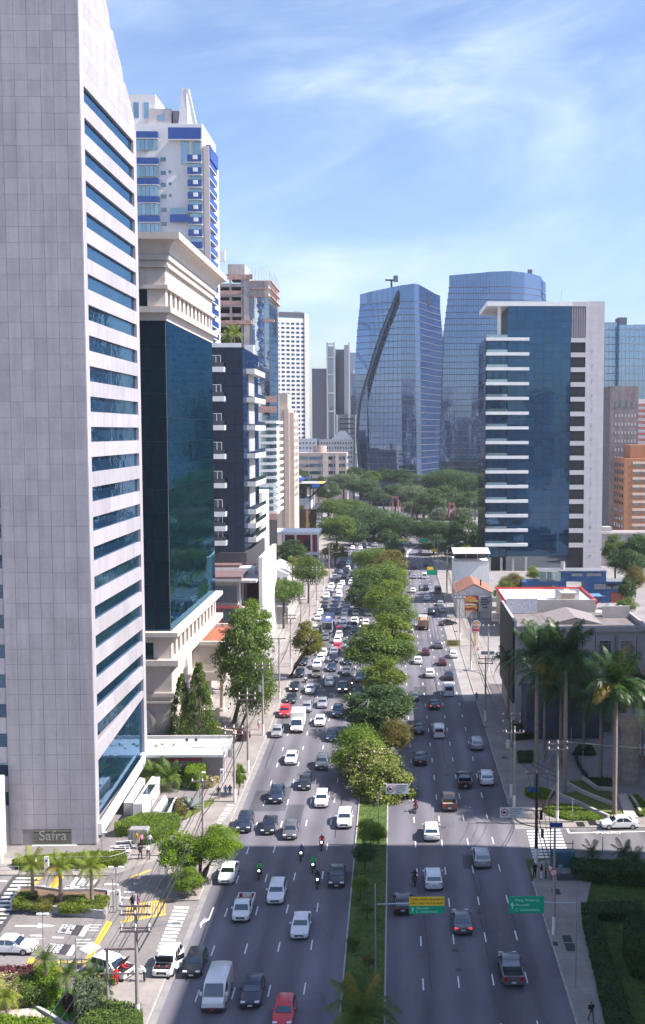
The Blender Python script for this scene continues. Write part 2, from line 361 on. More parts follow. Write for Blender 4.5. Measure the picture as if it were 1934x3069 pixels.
# median: kerb, soil and turf
def kerbbox(name, x0, x1, y0, y1, z=.15):
    o = ob(name, unit_box(m_kerb), None, ((x0 + x1) / 2, (y0 + y1) / 2, z / 2), (0, 0, 0), (x1 - x0, y1 - y0, z)); o['kind'] = 'structure'; return o
med = MB().box(ML + .15, MR_ - .15, 30, 560, 0, .13); struct('median_soil', med, M('median_soil', (.07, .11, .03), .95, v=.4, s=.5))
for y0, y1 in zip(range(30, 560, 10), range(40, 570, 10)):
    kerbbox('kerb', ML, ML + .15, y0 + .02, y1 - .02); kerbbox('kerb', MR_ - .15, MR_, y0 + .02, y1 - .02)
for y0, y1 in zip(range(108, 640, 12), range(120, 652, 12)): kerbbox('kerb', XL - .18, XL, y0 + .02, y1 - .02, .14)
for y0, y1 in zip(range(50, 92, 7), range(57, 99, 7)): kerbbox('kerb', XL - .18, XL, y0 + .02, y1 - .02, .14)
for y0, y1 in zip(range(136, 640, 12), range(148, 652, 12)): kerbbox('kerb', XR, XR + .18, y0 + .02, y1 - .02, .14)
for y0, y1 in zip(range(40, 112, 9), range(49, 121, 9)): kerbbox('kerb', XR, XR + .18, y0 + .02, y1 - .02, .14)
# pavements (a real step above the road)
def slab(name, poly, z, mat): return struct(name, MB().prism(poly, -.05, z), mat)
arc = lambda cx, cy, r, a0, a1, n=8: [(cx + r * math.cos(rad(a)), cy + r * math.sin(rad(a))) for a in frange(a0, a1, n)]
slab('pavement', [(XL - .18, 107.9), (XL - .18, 640), (-25.2, 640), (-24.3, 150), (-25.6, 131), (-28.6, 124), (-30.6, 119.2), (-62, 119.4), (-62, 114.9), (-34, 114.3)] + arc(-31.5, 117.2, 2.9, -80, -20, 5) + [(-26.5, 118.6), (-24.8, 116), (-23.6, 110), (-22.6, 107.9)], .13, m_pave)
slab('pavement', [(XL - .18, 94), (XL - .18, 40), (-27.5, 40), (-26.6, 88.5), (-25.2, 91.5), (-22.6, 94)], .13, m_pave)
slab('pavement', [(XR + .18, 134), (XR + .18, 640), (20.6, 640), (20.6, 152), (19.6, 140), (24, 130.8), (70, 129.4), (70, 126.8), (19, 127.7)] + arc(18.6, 131.3, 3.5, 260, 185, 6), .13, m_pave)
slab('pavement', [(XR + .18, 40), (XR + .18, 112.5)] + arc(18.4, 114.6, 3.4, 195, 110, 6) + [(22.5, 117.6), (21.2, 112), (18.9, 104), (19.1, 40)], .13, m_pave)
# big paved plaza west of the road, forecourts
struct('plaza', MB().face([(-75, 50, .0), (XL, 50, .0), (XL, 172, .0), (-75, 172, .0)]), m_plaza)
struct('forecourt', MB().face([(-75, 172, -.005), (XL, 172, -.005), (XL, 640, -.005), (-75, 640, -.005)]), M('forecourt_concrete', (.30, .275, .26), .9, v=.2, s=.15))
struct('forecourt', MB().face([(XR, 127.5, -.005), (75, 126.6, -.005), (75, 640, -.005), (XR, 640, -.005)]), M('forecourt_asphalt', (.24, .225, .225), .9, v=.2, s=.15))
struct('garden_ground', MB().face([(XR, 20, -.006), (75, 20, -.006), (75, 117.2, -.006), (XR, 118.4, -.006)]), m_grassb)
struct('lane_apron', strip([(XL + .35, 60, 0), (XL + .35, 640, 0)], .6, .004), M('gutter_concrete', (.25, .235, .23), .9, v=.2, s=.5))
# bus-bay of lighter concrete on the east side
struct('bus_bay', MB().face([(12.6, 190, .004), (14.8, 190, .004), (14.8, 300, .004), (12.6, 300, .004)]), M('bay_concrete', (.29, .27, .262), .85, v=.15, s=.3))
plz = bpy.data.objects['plaza']; sds = side
def quads(name, rows, mat, z=.008, parent=None):
    for q in rows:
        mb = MB(); mb.face(pxpoly(q, z)); struct(name, mb, mat, parent=parent or plz)
Z1 = lambda x, y: (x / 2.709, 2560 + y / 2.709)
m_asph3 = asphalt_mat('dark_asphalt', (.085, .08, .09))
flat('dark_asphalt_strip', [Z1(105, 178), Z1(356, 172), Z1(215, 330), Z1(120, 470), Z1(0, 650), Z1(-330, 1090), Z1(-560, 1090), Z1(-150, 520)], .004, m_asph3, plz)
quads('zebra_stripe', [[Z1(x0, y), Z1(x1, y), Z1(x1 - 10, y + 15), Z1(x0 - 12, y + 15)] for x0, x1, y in ((138, 300, 186), (112, 280, 214), (90, 256, 245), (66, 234, 277), (42, 212, 309), (14, 190, 341), (-10, 160, 373), (-36, 132, 405), (-62, 108, 440), (-90, 82, 475), (-116, 56, 510), (-144, 28, 546))], m_wpt)
quads('give_way_triangle', [[Z1(300 - k * 22, 184 + k * 36), Z1(350 - k * 24, 184 + k * 36), Z1(308 - k * 24, 214 + k * 36)] for k in range(4)], m_yel)
quads('yellow_line', [[Z1(465, 168), Z1(528, 168), Z1(430, 320), Z1(345, 335)], [Z1(868, 538), Z1(915, 552), Z1(728, 880), Z1(676, 878)], [Z1(470, 865), Z1(776, 880), Z1(770, 912), Z1(470, 882)], [Z1(0, 158), Z1(130, 160), Z1(130, 170), Z1(0, 168)], [Z1(238, 842), Z1(300, 838), Z1(262, 890), Z1(215, 888)], [Z1(1052, 186), Z1(1225, 120), Z1(1228, 132), Z1(1060, 196)]], m_yel)
# white bar and black panel with worn block lettering strokes
for cx, cy, k in ((720, 228, 1), (640, 300, 1), (590, 612, 1.05), (490, 768, 1.08)):
    sgn = 1 if cy < 400 else -1
    if sgn > 0:
        bar = [Z1(cx - 100, cy - 46), Z1(cx - 66, cy - 46), Z1(cx - 118, cy + 24), Z1(cx - 152, cy + 24)]; pan = [Z1(cx - 62, cy - 44), Z1(cx + 100, cy - 22), Z1(cx + 58, cy + 44), Z1(cx - 112, cy + 24)]
    else:
        bar = [Z1(cx + 100, cy - 34), Z1(cx + 140, cy - 32), Z1(cx + 94, cy + 54), Z1(cx + 48, cy + 50)]; pan = [Z1(cx - 84, cy - 50), Z1(cx + 96, cy - 34), Z1(cx + 44, cy + 50), Z1(cx - 138, cy + 26)]
    quads('stop_bar', [bar], m_wpt); quads('black_panel', [pan], m_asph3, .006)
    a, b, c, d = [Vector(p) for p in pan]
    for r in range(2):
        for j in range(6):
            for h in range(2):
                if RN.random() < .12: continue
                u0 = (.06 if sgn > 0 else .04) + r * .42 + h * .2 + RN.uniform(-.02, .02); u1 = u0 + .17; v0 = .05 + j * .155; v1 = v0 + .085
                if sgn < 0: u0 *= .78; u1 *= .78
                f = lambda u, v: tuple((a.lerp(b, u)).lerp(d.lerp(c, u), v))
                quads('lettering_stroke', [[f(u0, v0), f(u1, v0 + .01), f(u1, v1), f(u0, v1)]], m_wpt, .011)
quads('lane_line', [[Z1(x, y), Z1(x + w, y + 2), Z1(x + w - 3, y + 12), Z1(x - 3, y + 10)] for x, y, w in ((75, 650, 92), (250, 653, 92), (428, 669, 92), (850, 236, 120), (850, 290, 80), (295, 252, 78), (980, 345, 90), (540, 256, 110), (1010, 298, 90), (-60, 208, 120))], m_wpt)
for x, y, l, h in ((122, 580, 330, 20), (100, 738, 225, 18)):
    quads('lane_arrow', [[Z1(x, y - 5), Z1(x + l * .58, y - 5), Z1(x + l * .58, y - h), Z1(x + l, y), Z1(x + l * .55, y + h * .9), Z1(x + l * .55, y + 7), Z1(x, y + 5)]], m_wpt)
quads('worn_mark', [[Z1(x, y), Z1(x + w, y), Z1(x + w - 4, y + 9), Z1(x - 4, y + 9)] for x, y, w in ((720, 568, 110), (715, 590, 90), (705, 612, 100), (620, 688, 130), (625, 712, 120), (620, 738, 100), (215, 680, 150))], M('worn_white_paint', (.48, .46, .45), .8, v=.3, s=2.5))
# yellow hatched box at the driveway mouth
A0, A1, B0, B1 = Z1(1035, 412), Z1(1392, 356), Z1(975, 556), Z1(1345, 492)
lp = lambda p, q, t: (p[0] + (q[0] - p[0]) * t, p[1] + (q[1] - p[1]) * t)
quads('hatch_outline', [[lp(A0, A1, 0), lp(A0, A1, 1), lp(A0, B0, .07) and lp(A1, B1, .1), lp(A0, B0, .07)], [lp(B0, A0, .07), lp(B1, A1, .1), B1, B0]], m_yel)
quads('hatch_stripe', [[lp(A0, A1, t), lp(A0, A1, t + .026), lp(B0, B1, t + .13), lp(B0, B1, t + .10)] for t in [i * .061 for i in range(15)]], m_yel, .007)
Z8 = lambda x, y: (380 + x / 4.741, 2600 + y / 4.741)
quads('zebra_stripe', [[Z8(680 - i * 20.5, 545 + i * 51), Z8(890 - i * 21.5, 556 + i * 51), Z8(884 - i * 21.5, 586 + i * 51), Z8(672 - i * 20.5, 576 + i * 51)] for i in range(13)], m_wpt)
Z7 = lambda x, y: (560 + x / 4.817, 1960 + y / 4.817)
quads('zebra_stripe', [[Z7(590 - i * 24, 2170 + i * 36), Z7(700 - i * 26, 2178 + i * 36), Z7(692 - i * 26, 2194 + i * 36), Z7(580 - i * 24, 2188 + i * 36)] for i in range(8)], M('faded_white_paint', (.58, .56, .55), .8, v=.25, s=2), .136)
ZR = lambda x, y: (1480 + x / 3.341, 2200 + y / 3.341)
quads('zebra_stripe', [[ZR(330 + i * 6.6, 962 + i * 29), ZR(664 + i * 10.6, 950 + i * 29.5), ZR(668 + i * 10.6, 966 + i * 29.5), ZR(333 + i * 6.6, 979 + i * 29)] for i in range(10)], m_wpt, .008, side)
quads('lane_line', [[ZR(760, 985), ZR(1517, 968), ZR(1517, 976), ZR(760, 992)], [ZR(725, 945), ZR(748, 945), ZR(765, 990), ZR(748, 992)]], m_wpt, .008, side)
text('lettering', 'TAXI', side, G(1779, 2496, .012), (0, 0, 0), 1.0, m_wpt, sx=1.5)
quads('road_arrow', [[Z8(1225, 558), Z8(1247, 562), Z8(1180, 742), Z8(1075, 795), Z8(1056, 862), Z8(1038, 800), Z8(1122, 700), Z8(1105, 745), Z8(1165, 712)]], m_wpt, .008, road)
# ================================================================== vehicles
PAINT = {}
def paint(nm, c, met=0., coat=.8, r=.35):
    PAINT[nm] = M('car_paint_' + nm, c, r, m=met, v=.03, s=2., coat=coat)
paint('white', (.76, .76, .76)); paint('silver', (.42, .43, .45), .45); paint('grey', (.14, .145, .155), .4); paint('black', (.012, .013, .016)); paint('dark_blue', (.02, .03, .06), .2)
paint('red', (.58, .02, .035)); paint('maroon', (.09, .014, .018)); paint('olive', (.13, .125, .09), .3); paint('green_grey', (.21, .27, .25), .3); paint('brown', (.12, .08, .065), .3); paint('pearl', (.62, .62, .60), .2)
m_cglass = GL('car_glass', (.008, .012, .016), .16, (.85, .95, 1.0), rnd=0, rough=.05)
m_trim = M('car_trim', (.02, .02, .022), .6, v=.05); m_tyre = m_black; m_rim = M('wheel_rim', (.38, .38, .40), .35, m=.8, v=.02)
m_head = M('headlamp', (.75, .78, .8), .12, v=0, coat=1.); m_lit = M('lit_headlamp', (1., .97, .9), .2, v=0, emit=4.0)
m_tail = M('tail_lamp', (.45, .012, .015), .2, v=0, coat=1.); m_brake = M('lit_tail_lamp', (.9, .03, .03), .2, v=0, emit=1.2)
m_plate = M('number_plate', (.62, .62, .60), .5, v=0); m_plater = M('red_number_plate', (.5, .02, .03), .5, v=0)
def quadpatch(mb, a, b, c, d, off, n=1):
    a, b, c, d = map(Vector, (a, b, c, d)); nr = (b - a).cross(d - a).normalized() * off
    mb.face([a + nr, b + nr, c + nr, d + nr])
def car_parts(L, W, H, zh, zb, zt, w0, w1, r1, b0, nside=2, gc=.2, wr=.32, wt=.78, axles=(.82, None), bed=None):
    """passenger car, nose at y=0 (facing -y), tail at y=L; returns named part meshes"""
    hw = W / 2; P = {}
    ring = lambda y, k, zl, zu: [(x * hw * k, y, z) for x, z in ((-.84, zl), (-1, zl + .13), (-1.0, zl * .4 + zu * .6), (-.965, zu - .05), (-.84, zu), (-.4, zu + .018), (.4, zu + .018), (.84, zu), (.965, zu - .05), (1.0, zl * .4 + zu * .6), (1, zl + .13), (.84, zl))]
    mb = MB()
    st = [ring(0, .78, gc + .16, zh - .26), ring(.06, .9, gc + .06, zh - .18), ring(.28, .97, gc, zh - .09), ring(.7, 1, gc, zh - .03), ring(w0, 1, gc, zb), ring((w0 + b0) / 2, 1.005, gc, zb + .015), ring(b0, 1, gc, zb + .02)]
    if bed is None: st += [ring(min(b0 + .12, L - .3), 1, gc, zt), ring(L - .2, .97, gc + .02, zt - .02), ring(L - .04, .92, gc + .1, zt - .1), ring(L, .84, gc + .2, zt - .22)]
    else: st += [ring(b0 + .02, 1, gc, zb - .45)] + [ring(L - .12, 1, gc, zb - .45), ring(L - .03, .96, gc + .05, zb - .47)]
    mb.loft(st)
    # greenhouse
    g = lambda y0, y1, h, z, c=.1: [(-h + c, y0, z), (h - c, y0, z), (h, y0 + c, z), (h, y1 - c, z), (h - c, y1, z), (-h + c, y1, z), (-h, y1 - c, z), (-h, y0 + c, z)]
    wb, wtp = .95 * hw, wt * hw
    mb.loft([g(w0 - .02, b0 + .02, wb, zb - .02), g(w1, r1, wtp, H - .05), g(w1 + .14, r1 - .12, wtp - .12, H)])
    mb.slot(1); mb.box(-hw * .93, hw * .93, .1, L - .1, gc - .03, gc + .1)
    if bed is not None:
        mb.slot(0)
        for x0, x1, y0, y1 in ((-hw, -hw + .09, b0 + .02, L - .02), (hw - .09, hw, b0 + .02, L - .02), (-hw + .09, hw - .09, L - .1, L - .02)): mb.box(x0, x1, y0, y1, zb - .5, zb + .02)
        mb.slot(2); mb.box(-hw + .09, hw - .09, b0 + .05, L - .1, zb - .5, zb - .4)
    P['body'] = mb
    # glass
    e = .08; m1 = MB(); quadpatch(m1, (-wb + e + .06, w0, zb + .03), (wb - e - .06, w0, zb + .03), (wtp - e - .04, w1 + .0, H - .09), (-wtp + e + .04, w1, H - .09), .012); P['windshield'] = m1
    m1 = MB(); quadpatch(m1, (wb - e - .06, b0, zb + .05), (-wb + e + .06, b0, zb + .05), (-wtp + e + .04, r1, H - .1), (wtp - e - .04, r1, H - .1), .012); P['rear_window'] = m1
    cuts = frange(0, 1, nside)
    for s in (-1, 1):
        for i in range(nside):
            t0, t1 = cuts[i] + .02, cuts[i + 1] - .02
            lo = lambda t: (s * (wb - .004), w0 + .12 + (b0 - w0 - .2) * t, zb + .03); hi = lambda t: (s * (wtp + .004), w1 + .1 + (r1 - w1 - .18) * t, H - .1)
            m1 = MB(); q = [lo(t0), lo(t1), hi(t1), hi(t0)]
            if s < 0: q = [q[1], q[0], q[3], q[2]]
            quadpatch(m1, *q, .012); P['side_window.%d%d' % (s, i)] = m1
    for s in (-1, 1):
        P['headlight.%d' % s] = MB().rbox(s * hw * .66 - .2, s * hw * .66 + .2, .015, .3, zh - .27, zh - .13, .03)
        P['tail_light.%d' % s] = MB().rbox(s * hw * .74 - .17, s * hw * .74 + .17, L - .22, L - .005, (zt - .3) if bed is None else zb - .4, (zt - .12) if bed is None else zb - .02, .02)
        P['mirror.%d' % s] = MB().rbox(s * (hw + .08) - .1, s * (hw + .08) + .1, w0 + .3, w0 + .46, zb + .02, zb + .18, .03)
    P['grille'] = MB().rbox(-hw * .5, hw * .5, -.012, .1, gc + .2, zh - .24, .03)
    P['number_plate'] = MB().box(-.2, .2, -.03, -.01, gc + .12, gc + .25)
    P['rear_plate'] = MB().box(-.2, .2, L + .002, L + .015, zt - .42, zt - .29) if bed is None else MB().box(-.2, .2, L - .02, L + .012, gc + .2, gc + .33)
    fa = axles[0]; ra = axles[1] or L - .78
    for s in (-1, 1):
        for y in (fa, ra):
            m1 = MB(); m1.cyl((s * (hw - .2), y, wr), (s * (hw + .012), y, wr), wr, n=14); m2 = MB(); m2.cyl((s * (hw + .0), y, wr), (s * (hw + .022), y, wr), wr * .62, n=10)
            P['wheel.%d%.1f' % (s, y)] = (m1, m2)
    return P, L
def box_van(L, W, H, nose=.9, zh=1.0, gc=.25, wr=.34, cargo=None):
    hw = W / 2; P = {}; mb = MB()
    rg = lambda y, k, zl, zu, c=.1: [(x * hw * k, y, z) for x, z in ((-.9, zl), (-1, zl + .1), (-1, zu * .55), (-.93, zu - c), (-.82, zu - .01), (-.3, zu + .03), (.3, zu + .03), (.82, zu - .01), (.93, zu - c), (1, zu * .55), (1, zl + .1), (.9, zl))]
    e = L if cargo is None else cargo
    mb.loft([rg(0, .86, gc + .12, zh - .18), rg(.08, .95, gc, zh - .05), rg(nose * .45, .99, gc, zh + .08), rg(nose + .25, 1, gc, H - .12), rg(nose + .75, 1, gc, H), rg(e - .08, 1, gc, H), rg(e, .97, gc + .05, H - .05)])
    mb.slot(1); mb.box(-hw * .95, hw * .95, -.02, .12, gc + .02, gc + .3).box(-hw * .9, hw * .9, .1, L - .05, gc - .06, gc + .08); mb.slot(0)
    P['body'] = mb
    m1 = MB(); quadpatch(m1, (-hw * .86, nose * .45 + .03, zh + .14), (hw * .86, nose * .45 + .03, zh + .14), (hw * .76, nose + .22, H - .15), (-hw * .76, nose + .22, H - .15), .06); P['windshield'] = m1
    if cargo is None:
        m1 = MB(); quadpatch(m1, (hw * .72, L, zh + .12), (-hw * .72, L, zh + .12), (-hw * .66, L, H - .22), (hw * .66, L, H - .22), .012); P['rear_window'] = m1
    for s in (-1, 1):
        a = nose * .7
        q = [(s * hw * .985, a + .15, zh + .12), (s * hw * .985, nose + 1.0, zh + .12), (s * hw * .955, nose + 1.0, H - .25), (s * hw * .955, nose + .35, H - .25)]
        if s < 0: q = [q[1], q[0], q[3], q[2]]
        m1 = MB(); quadpatch(m1, *q, .025); P['side_window.%d' % s] = m1
        P['headlight.%d' % s] = MB().rbox(s * hw * .7 - .2, s * hw * .7 + .2, -.01, .15, zh - .36, zh - .14, .03)
        P['tail_light.%d' % s] = MB().box(s * hw * .9 - .07, s * hw * .9 + .07, L - .1, L + .012, .75, 1.25)
        P['mirror.%d' % s] = MB().rbox(s * (hw + .1) - .09, s * (hw + .1) + .09, nose * .6, nose * .6 + .14, zh + .15, zh + .45, .03)
        for y in (.75, L - .95):
            m1 = MB(); m1.cyl((s * (hw - .22), y, wr), (s * (hw + .012), y, wr), wr, n=14); m2 = MB(); m2.cyl((s * hw, y, wr), (s * (hw + .022), y, wr), wr * .6, n=10); P['wheel.%d%.1f' % (s, y)] = (m1, m2)
    P['number_plate'] = MB().box(-.2, .2, -.05, -.025, gc + .08, gc + .21); P['rear_plate'] = MB().box(-.2, .2, L + .004, L + .02, .5, .63)
    if cargo is not None:
        P['cargo_box'] = MB().rbox(-hw * 1.08, hw * 1.08, cargo + .08, L, .75, H + .75, .03); P['chassis'] = MB().box(-hw * .6, hw * .6, cargo, L - .05, .45, .75)
        for s in (-1, 1): P['tail_light.%d' % s] = MB().box(s * hw * .85 - .1, s * hw * .85 + .1, L - .05, L + .01, .6, .72)
    return P, L
SPEC = {
    'sedan': car_parts(4.5, 1.76, 1.46, .84, .93, .98, 1.25, 2.0, 3.15, 3.85),
    'hatchback': car_parts(3.95, 1.72, 1.5, .86, .95, .98, 1.05, 1.75, 3.3, 3.72),
    'SUV': car_parts(4.4, 1.84, 1.68, .98, 1.06, 1.1, 1.2, 1.85, 3.75, 4.15, 3, .26, .36, .82),
    'estate_car': car_parts(4.5, 1.78, 1.52, .86, .95, 1.0, 1.2, 1.9, 3.8, 4.25, 3),
    'pickup': car_parts(5.1, 1.86, 1.75, 1.0, 1.1, 1.1, 1.3, 1.9, 3.05, 3.3, 2, .3, .37, .82, (.9, 4.1), bed=1),
    'small_pickup': car_parts(4.9, 1.72, 1.8, .95, 1.05, 1.05, .75, 1.25, 1.9, 2.1, 1, .28, .32, .84, (.75, 3.7), bed=1),
    'van': box_van(4.9, 1.95, 2.15, 1.0, 1.12), 'minivan': box_van(4.4, 1.75, 1.85, .95, 1.0), 'camper_van': box_van(4.4, 1.72, 1.95, .35, 1.1),
    'box_truck': box_van(5.8, 2.0, 2.15, .75, 1.15, cargo=1.9),
}
PM = {'windshield': m_cglass, 'rear_window': m_cglass, 'side_window': m_cglass, 'headlight': m_head, 'tail_light': m_tail, 'mirror': m_trim, 'grille': m_trim, 'number_plate': m_plate, 'rear_plate': m_plate, 'wheel': m_tyre, 'rim': m_rim, 'cargo_box': m_white, 'chassis': m_dark}
_VM = {}
def veh_mesh(kind, key, mb, mats, smooth):
    k = (kind, key, tuple(m.name for m in mats))
    if k not in _VM:
        base = MB(); base.v, base.f, base.mi = list(mb.v), list(mb.f), list(mb.mi); _VM[k] = base.mesh(key.split('.')[0], mats, smooth)
    return _VM[k]
m_bedfloor = M('pickup_bed_liner', (.05, .05, .055), .7, v=.15, s=3)
VEH = []
def vehicle(kind, colour, x, y, rz, label, cat, group, lod=0, lit=False, redplate=False, name=None, bed=None, roof=None, brake=False):
    """x, y: place of the nose-bottom centre; rz=0 faces the camera"""
    P, L = SPEC[kind]; nm = name or {'SUV': 'suv_car'}.get(kind, kind if kind in ('pickup', 'van', 'minivan', 'camper_van', 'box_truck', 'small_pickup', 'estate_car') else kind + '_car')
    root = thing(nm, label, cat, (x, y, .0), rz, group)
    body = [PAINT[colour], m_trim, bed or m_bedfloor]
    if lod == 2:
        g = MB()
        for k, v in P.items():
            if k.split('.')[0] in ('windshield', 'rear_window', 'side_window'):
                n = len(g.v); g.v += v.v; g.f += [tuple(i + n for i in f) for f in v.f]; g.mi += v.mi
        ob('body', veh_mesh(kind, 'body', P['body'], body, 40), root); ob('windows', veh_mesh(kind, 'windows', g, [m_cglass], None), root)
        if 'cargo_box' in P: ob('cargo_box', veh_mesh(kind, 'cargo_box', P['cargo_box'], [m_white], None), root)
        return root
    for k, v in P.items():
        b = k.split('.')[0]
        if lod == 1 and b in ('mirror', 'grille', 'rear_plate'): continue
        if b == 'body': ob('body', veh_mesh(kind, k, v, body, 40), root)
        elif b == 'wheel':
            o = ob('wheel', veh_mesh(kind, k, v[0], [m_tyre], 40), root)
            if lod == 0: ob('rim', veh_mesh(kind, k + 'r', v[1], [m_rim], None), o)
        else:
            mt = PM[b]
            if b == 'headlight' and lit: mt = m_lit
            if b == 'tail_light' and brake: mt = m_brake
            if b == 'number_plate' and redplate: mt = m_plater
            if b == 'mirror' and colour not in ('black', 'dark_blue'): mt = PAINT[colour]
            ob('number_plate' if b == 'rear_plate' else b, veh_mesh(kind, k, v, [mt], None), root)
    return root
# ================================================================== traffic (positions surveyed on the road)
W_, S_, B_, GR, DB, RD = 'white', 'silver', 'black', 'grey', 'dark_blue', 'red'
ONC = [  # oncoming: pixel of the nose on the road
 ('van', W_, 637, 3040), ('hatchback', RD, 845, 3090), ('sedan', DB, 749, 3027), ('hatchback', B_, 573, 2935), ('sedan', W_, 897, 2820), ('small_pickup', W_, 720, 2769), ('estate_car', W_, 824, 2715),
 ('sedan', W_, 676, 2654), ('sedan', B_, 1008, 2664), ('SUV', W_, 1031, 2487), ('SUV', DB, 728, 2500), ('sedan', B_, 801, 2505), ('hatchback', GR, 867, 2520), ('SUV', DB, 825, 2412), ('hatchback', B_, 911, 2371),
 ('estate_car', W_, 962, 2424), ('sedan', W_, 870, 2295), ('SUV', GR, 963, 2311), ('hatchback', S_, 828, 2213), ('box_truck', W_, 889, 2199), ('sedan', W_, 957, 2180), ('SUV', DB, 1011, 2153), ('sedan', DB, 993, 2225),
 ('SUV', RD, 852, 2153), ('hatchback', S_, 918, 2137), ('sedan', S_, 965, 2125), ('sedan', B_, 870, 2111), ('hatchback', B_, 880, 2075), ('sedan', W_, 928, 2082), ('hatchback', 'pearl', 986, 2060), ('SUV', B_, 1027, 2078),
 ('SUV', 'green_grey', 1080, 2047), ('sedan', DB, 1072, 2110), ('hatchback', B_, 896, 2032), ('SUV', 'olive', 947, 2034), ('sedan', B_, 906, 1997), ('SUV', W_, 949, 2008), ('sedan', W_, 959, 1987), ('hatchback', W_, 967, 1970),
 ('sedan', DB, 993, 2015), ('sedan', GR, 1038, 2026), ('SUV', B_, 999, 1989), ('sedan', S_, 1000, 1966), ('sedan', DB, 1042, 1995), ('hatchback', DB, 1049, 1964), ('hatchback', RD, 1009, 1953),
 ('sedan', 'pearl', 951, 1862), ('SUV', W_, 945, 1898), ('hatchback', GR, 975, 1921), ('hatchback', W_, 959, 1845), ('sedan', B_, 970, 1831), ('SUV', W_, 978, 1795), ('sedan', GR, 975, 1809),
 ('sedan', DB, 1011, 1806), ('SUV', W_, 1016, 1794), ('hatchback', DB, 1006, 1818), ('sedan', B_, 1001, 1830), ('SUV', DB, 998, 1843), ('hatchback', S_, 993, 1860),
 ('hatchback', W_, 1042, 1807), ('sedan', B_, 1040, 1816), ('sedan', DB, 1037, 1826), ('SUV', GR, 1038, 1838), ('sedan', S_, 1033, 1845), ('hatchback', GR, 1032, 1857), ('sedan', S_, 1028.5, 1872), ('SUV', W_, 1027.7, 1886),
 ('hatchback', RD, 1017, 1899), ('sedan', W_, 1015.7, 1914), ('hatchback', W_, 1011, 1931),
 ('SUV', B_, 1070.5, 1831), ('sedan', GR, 1066, 1848), ('pickup', W_, 1063, 1874), ('hatchback', DB, 1060, 1886), ('SUV', B_, 1061, 1907), ('sedan', B_, 1051.7, 1929), ('sedan', GR, 1048, 1948),
 ('sedan', GR, 1105, 1848), ('hatchback', W_, 1097, 1878), ('hatchback', W_, 1070.5, 1814),
 ('sedan', W_, 1043, 1710), ('SUV', W_, 1069.5, 1705), ('SUV', W_, 1046, 1695), ('sedan', W_, 1074.5, 1689), ('sedan', S_, 1100, 1701), ('van', B_, 1037, 1722), ('sedan', DB, 1031, 1734), ('hatchback', W_, 1026, 1756), ('sedan', W_, 1019, 1764),
 ('hatchback', W_, 1015, 1777), ('hatchback', B_, 1015, 1703), ('sedan', DB, 1008, 1721), ('SUV', S_, 1003, 1738), ('sedan', B_, 997, 1750), ('SUV', W_, 993, 1766), ('hatchback', W_, 989, 1776), ('sedan', B_, 987, 1787), ('sedan', GR, 1025, 1685),
 ('SUV', B_, 1037, 1669), ('sedan', GR, 1058.6, 1668), ('SUV', S_, 1072.5, 1659), ('hatchback', B_, 1069.5, 1677), ('sedan', W_, 1056.7, 1647), ('hatchback', W_, 1081, 1649), ('SUV', B_, 1092, 1643), ('sedan', S_, 1106, 1652),
 ('SUV', S_, 1125, 1639), ('sedan', B_, 1108, 1636), ('hatchback', GR, 1092, 1630), ('hatchback', W_, 1052, 1754), ('sedan', B_, 1055, 1730), ('SUV', GR, 1066.6, 1717)]
AWAY = [  # going away: pixel of the tail on the road
 ('pickup', GR, 1539, 2964), ('sedan', GR, 1388, 2807), ('hatchback', B_, 1207, 2747), ('SUV', W_, 1300, 2674), ('SUV', S_, 1446, 2607), ('SUV', W_, 1295, 2526), ('pickup', 'brown', 1349, 2435), ('pickup', B_, 1395, 2368),
 ('SUV', W_, 1462, 2358), ('SUV', B_, 1261, 2298), ('SUV', S_, 1431, 2252), ('minivan', W_, 1316, 2215), ('sedan', B_, 1255, 2205), ('sedan', GR, 1243, 2104), ('hatchback', B_, 1303, 2129), ('van', W_, 1345, 2090), ('sedan', B_, 1347, 2041),
 ('SUV', W_, 1289, 2034), ('hatchback', 'maroon', 1328, 1997), ('hatchback', W_, 1359, 1974), ('hatchback', 'maroon', 1277.5, 1966), ('SUV', GR, 1314.5, 1946), ('sedan', W_, 1253, 1993), ('camper_van', W_, 1230, 1912),
 ('SUV', B_, 1292, 1845), ('hatchback', S_, 1328, 1837), ('sedan', S_, 1321, 1818), ('hatchback', W_, 1281, 1800), ('hatchback', W_, 1238, 1778), ('SUV', DB, 1277.5, 1771), ('van', GR, 1313, 1780),
 ('sedan', S_, 1241, 1735), ('minivan', W_, 1273, 1735), ('SUV', 'maroon', 1241, 1706), ('SUV', B_, 1276.6, 1700), ('sedan', 'maroon', 1209.5, 1680), ('sedan', S_, 1260, 1660), ('SUV', B_, 1209, 1656), ('sedan', S_, 1228.5, 1636), ('sedan', S_, 1227.5, 1607)]
ORD = ['first', 'second', 'third', 'fourth', 'fifth', 'sixth', 'seventh', 'eighth', 'ninth', 'tenth', 'eleventh', 'twelfth', 'thirteenth', 'fourteenth', 'fifteenth', 'sixteenth', 'seventeenth', 'eighteenth', 'nineteenth', 'twentieth'] + ['twenty-' + s for s in ('first', 'second', 'third', 'fourth', 'fifth', 'sixth', 'seventh', 'eighth', 'ninth')] + ['thirtieth'] + ['thirty-' + s for s in ('first', 'second', 'third', 'fourth', 'fifth', 'sixth', 'seventh', 'eighth', 'ninth')] + ['fortieth'] + ['forty-' + s for s in ('first', 'second', 'third', 'fourth', 'fifth')]
LN_ON = ['kerbside lane', 'second lane from the pavement', 'middle lane', 'second lane from the median', 'median lane']
LN_AW = ['median lane', 'second lane from the median', 'middle lane', 'second lane from the pavement', 'kerbside lane']
CN = {'pearl': 'pale silver', 'dark_blue': 'dark blue', 'green_grey': 'green-grey'}
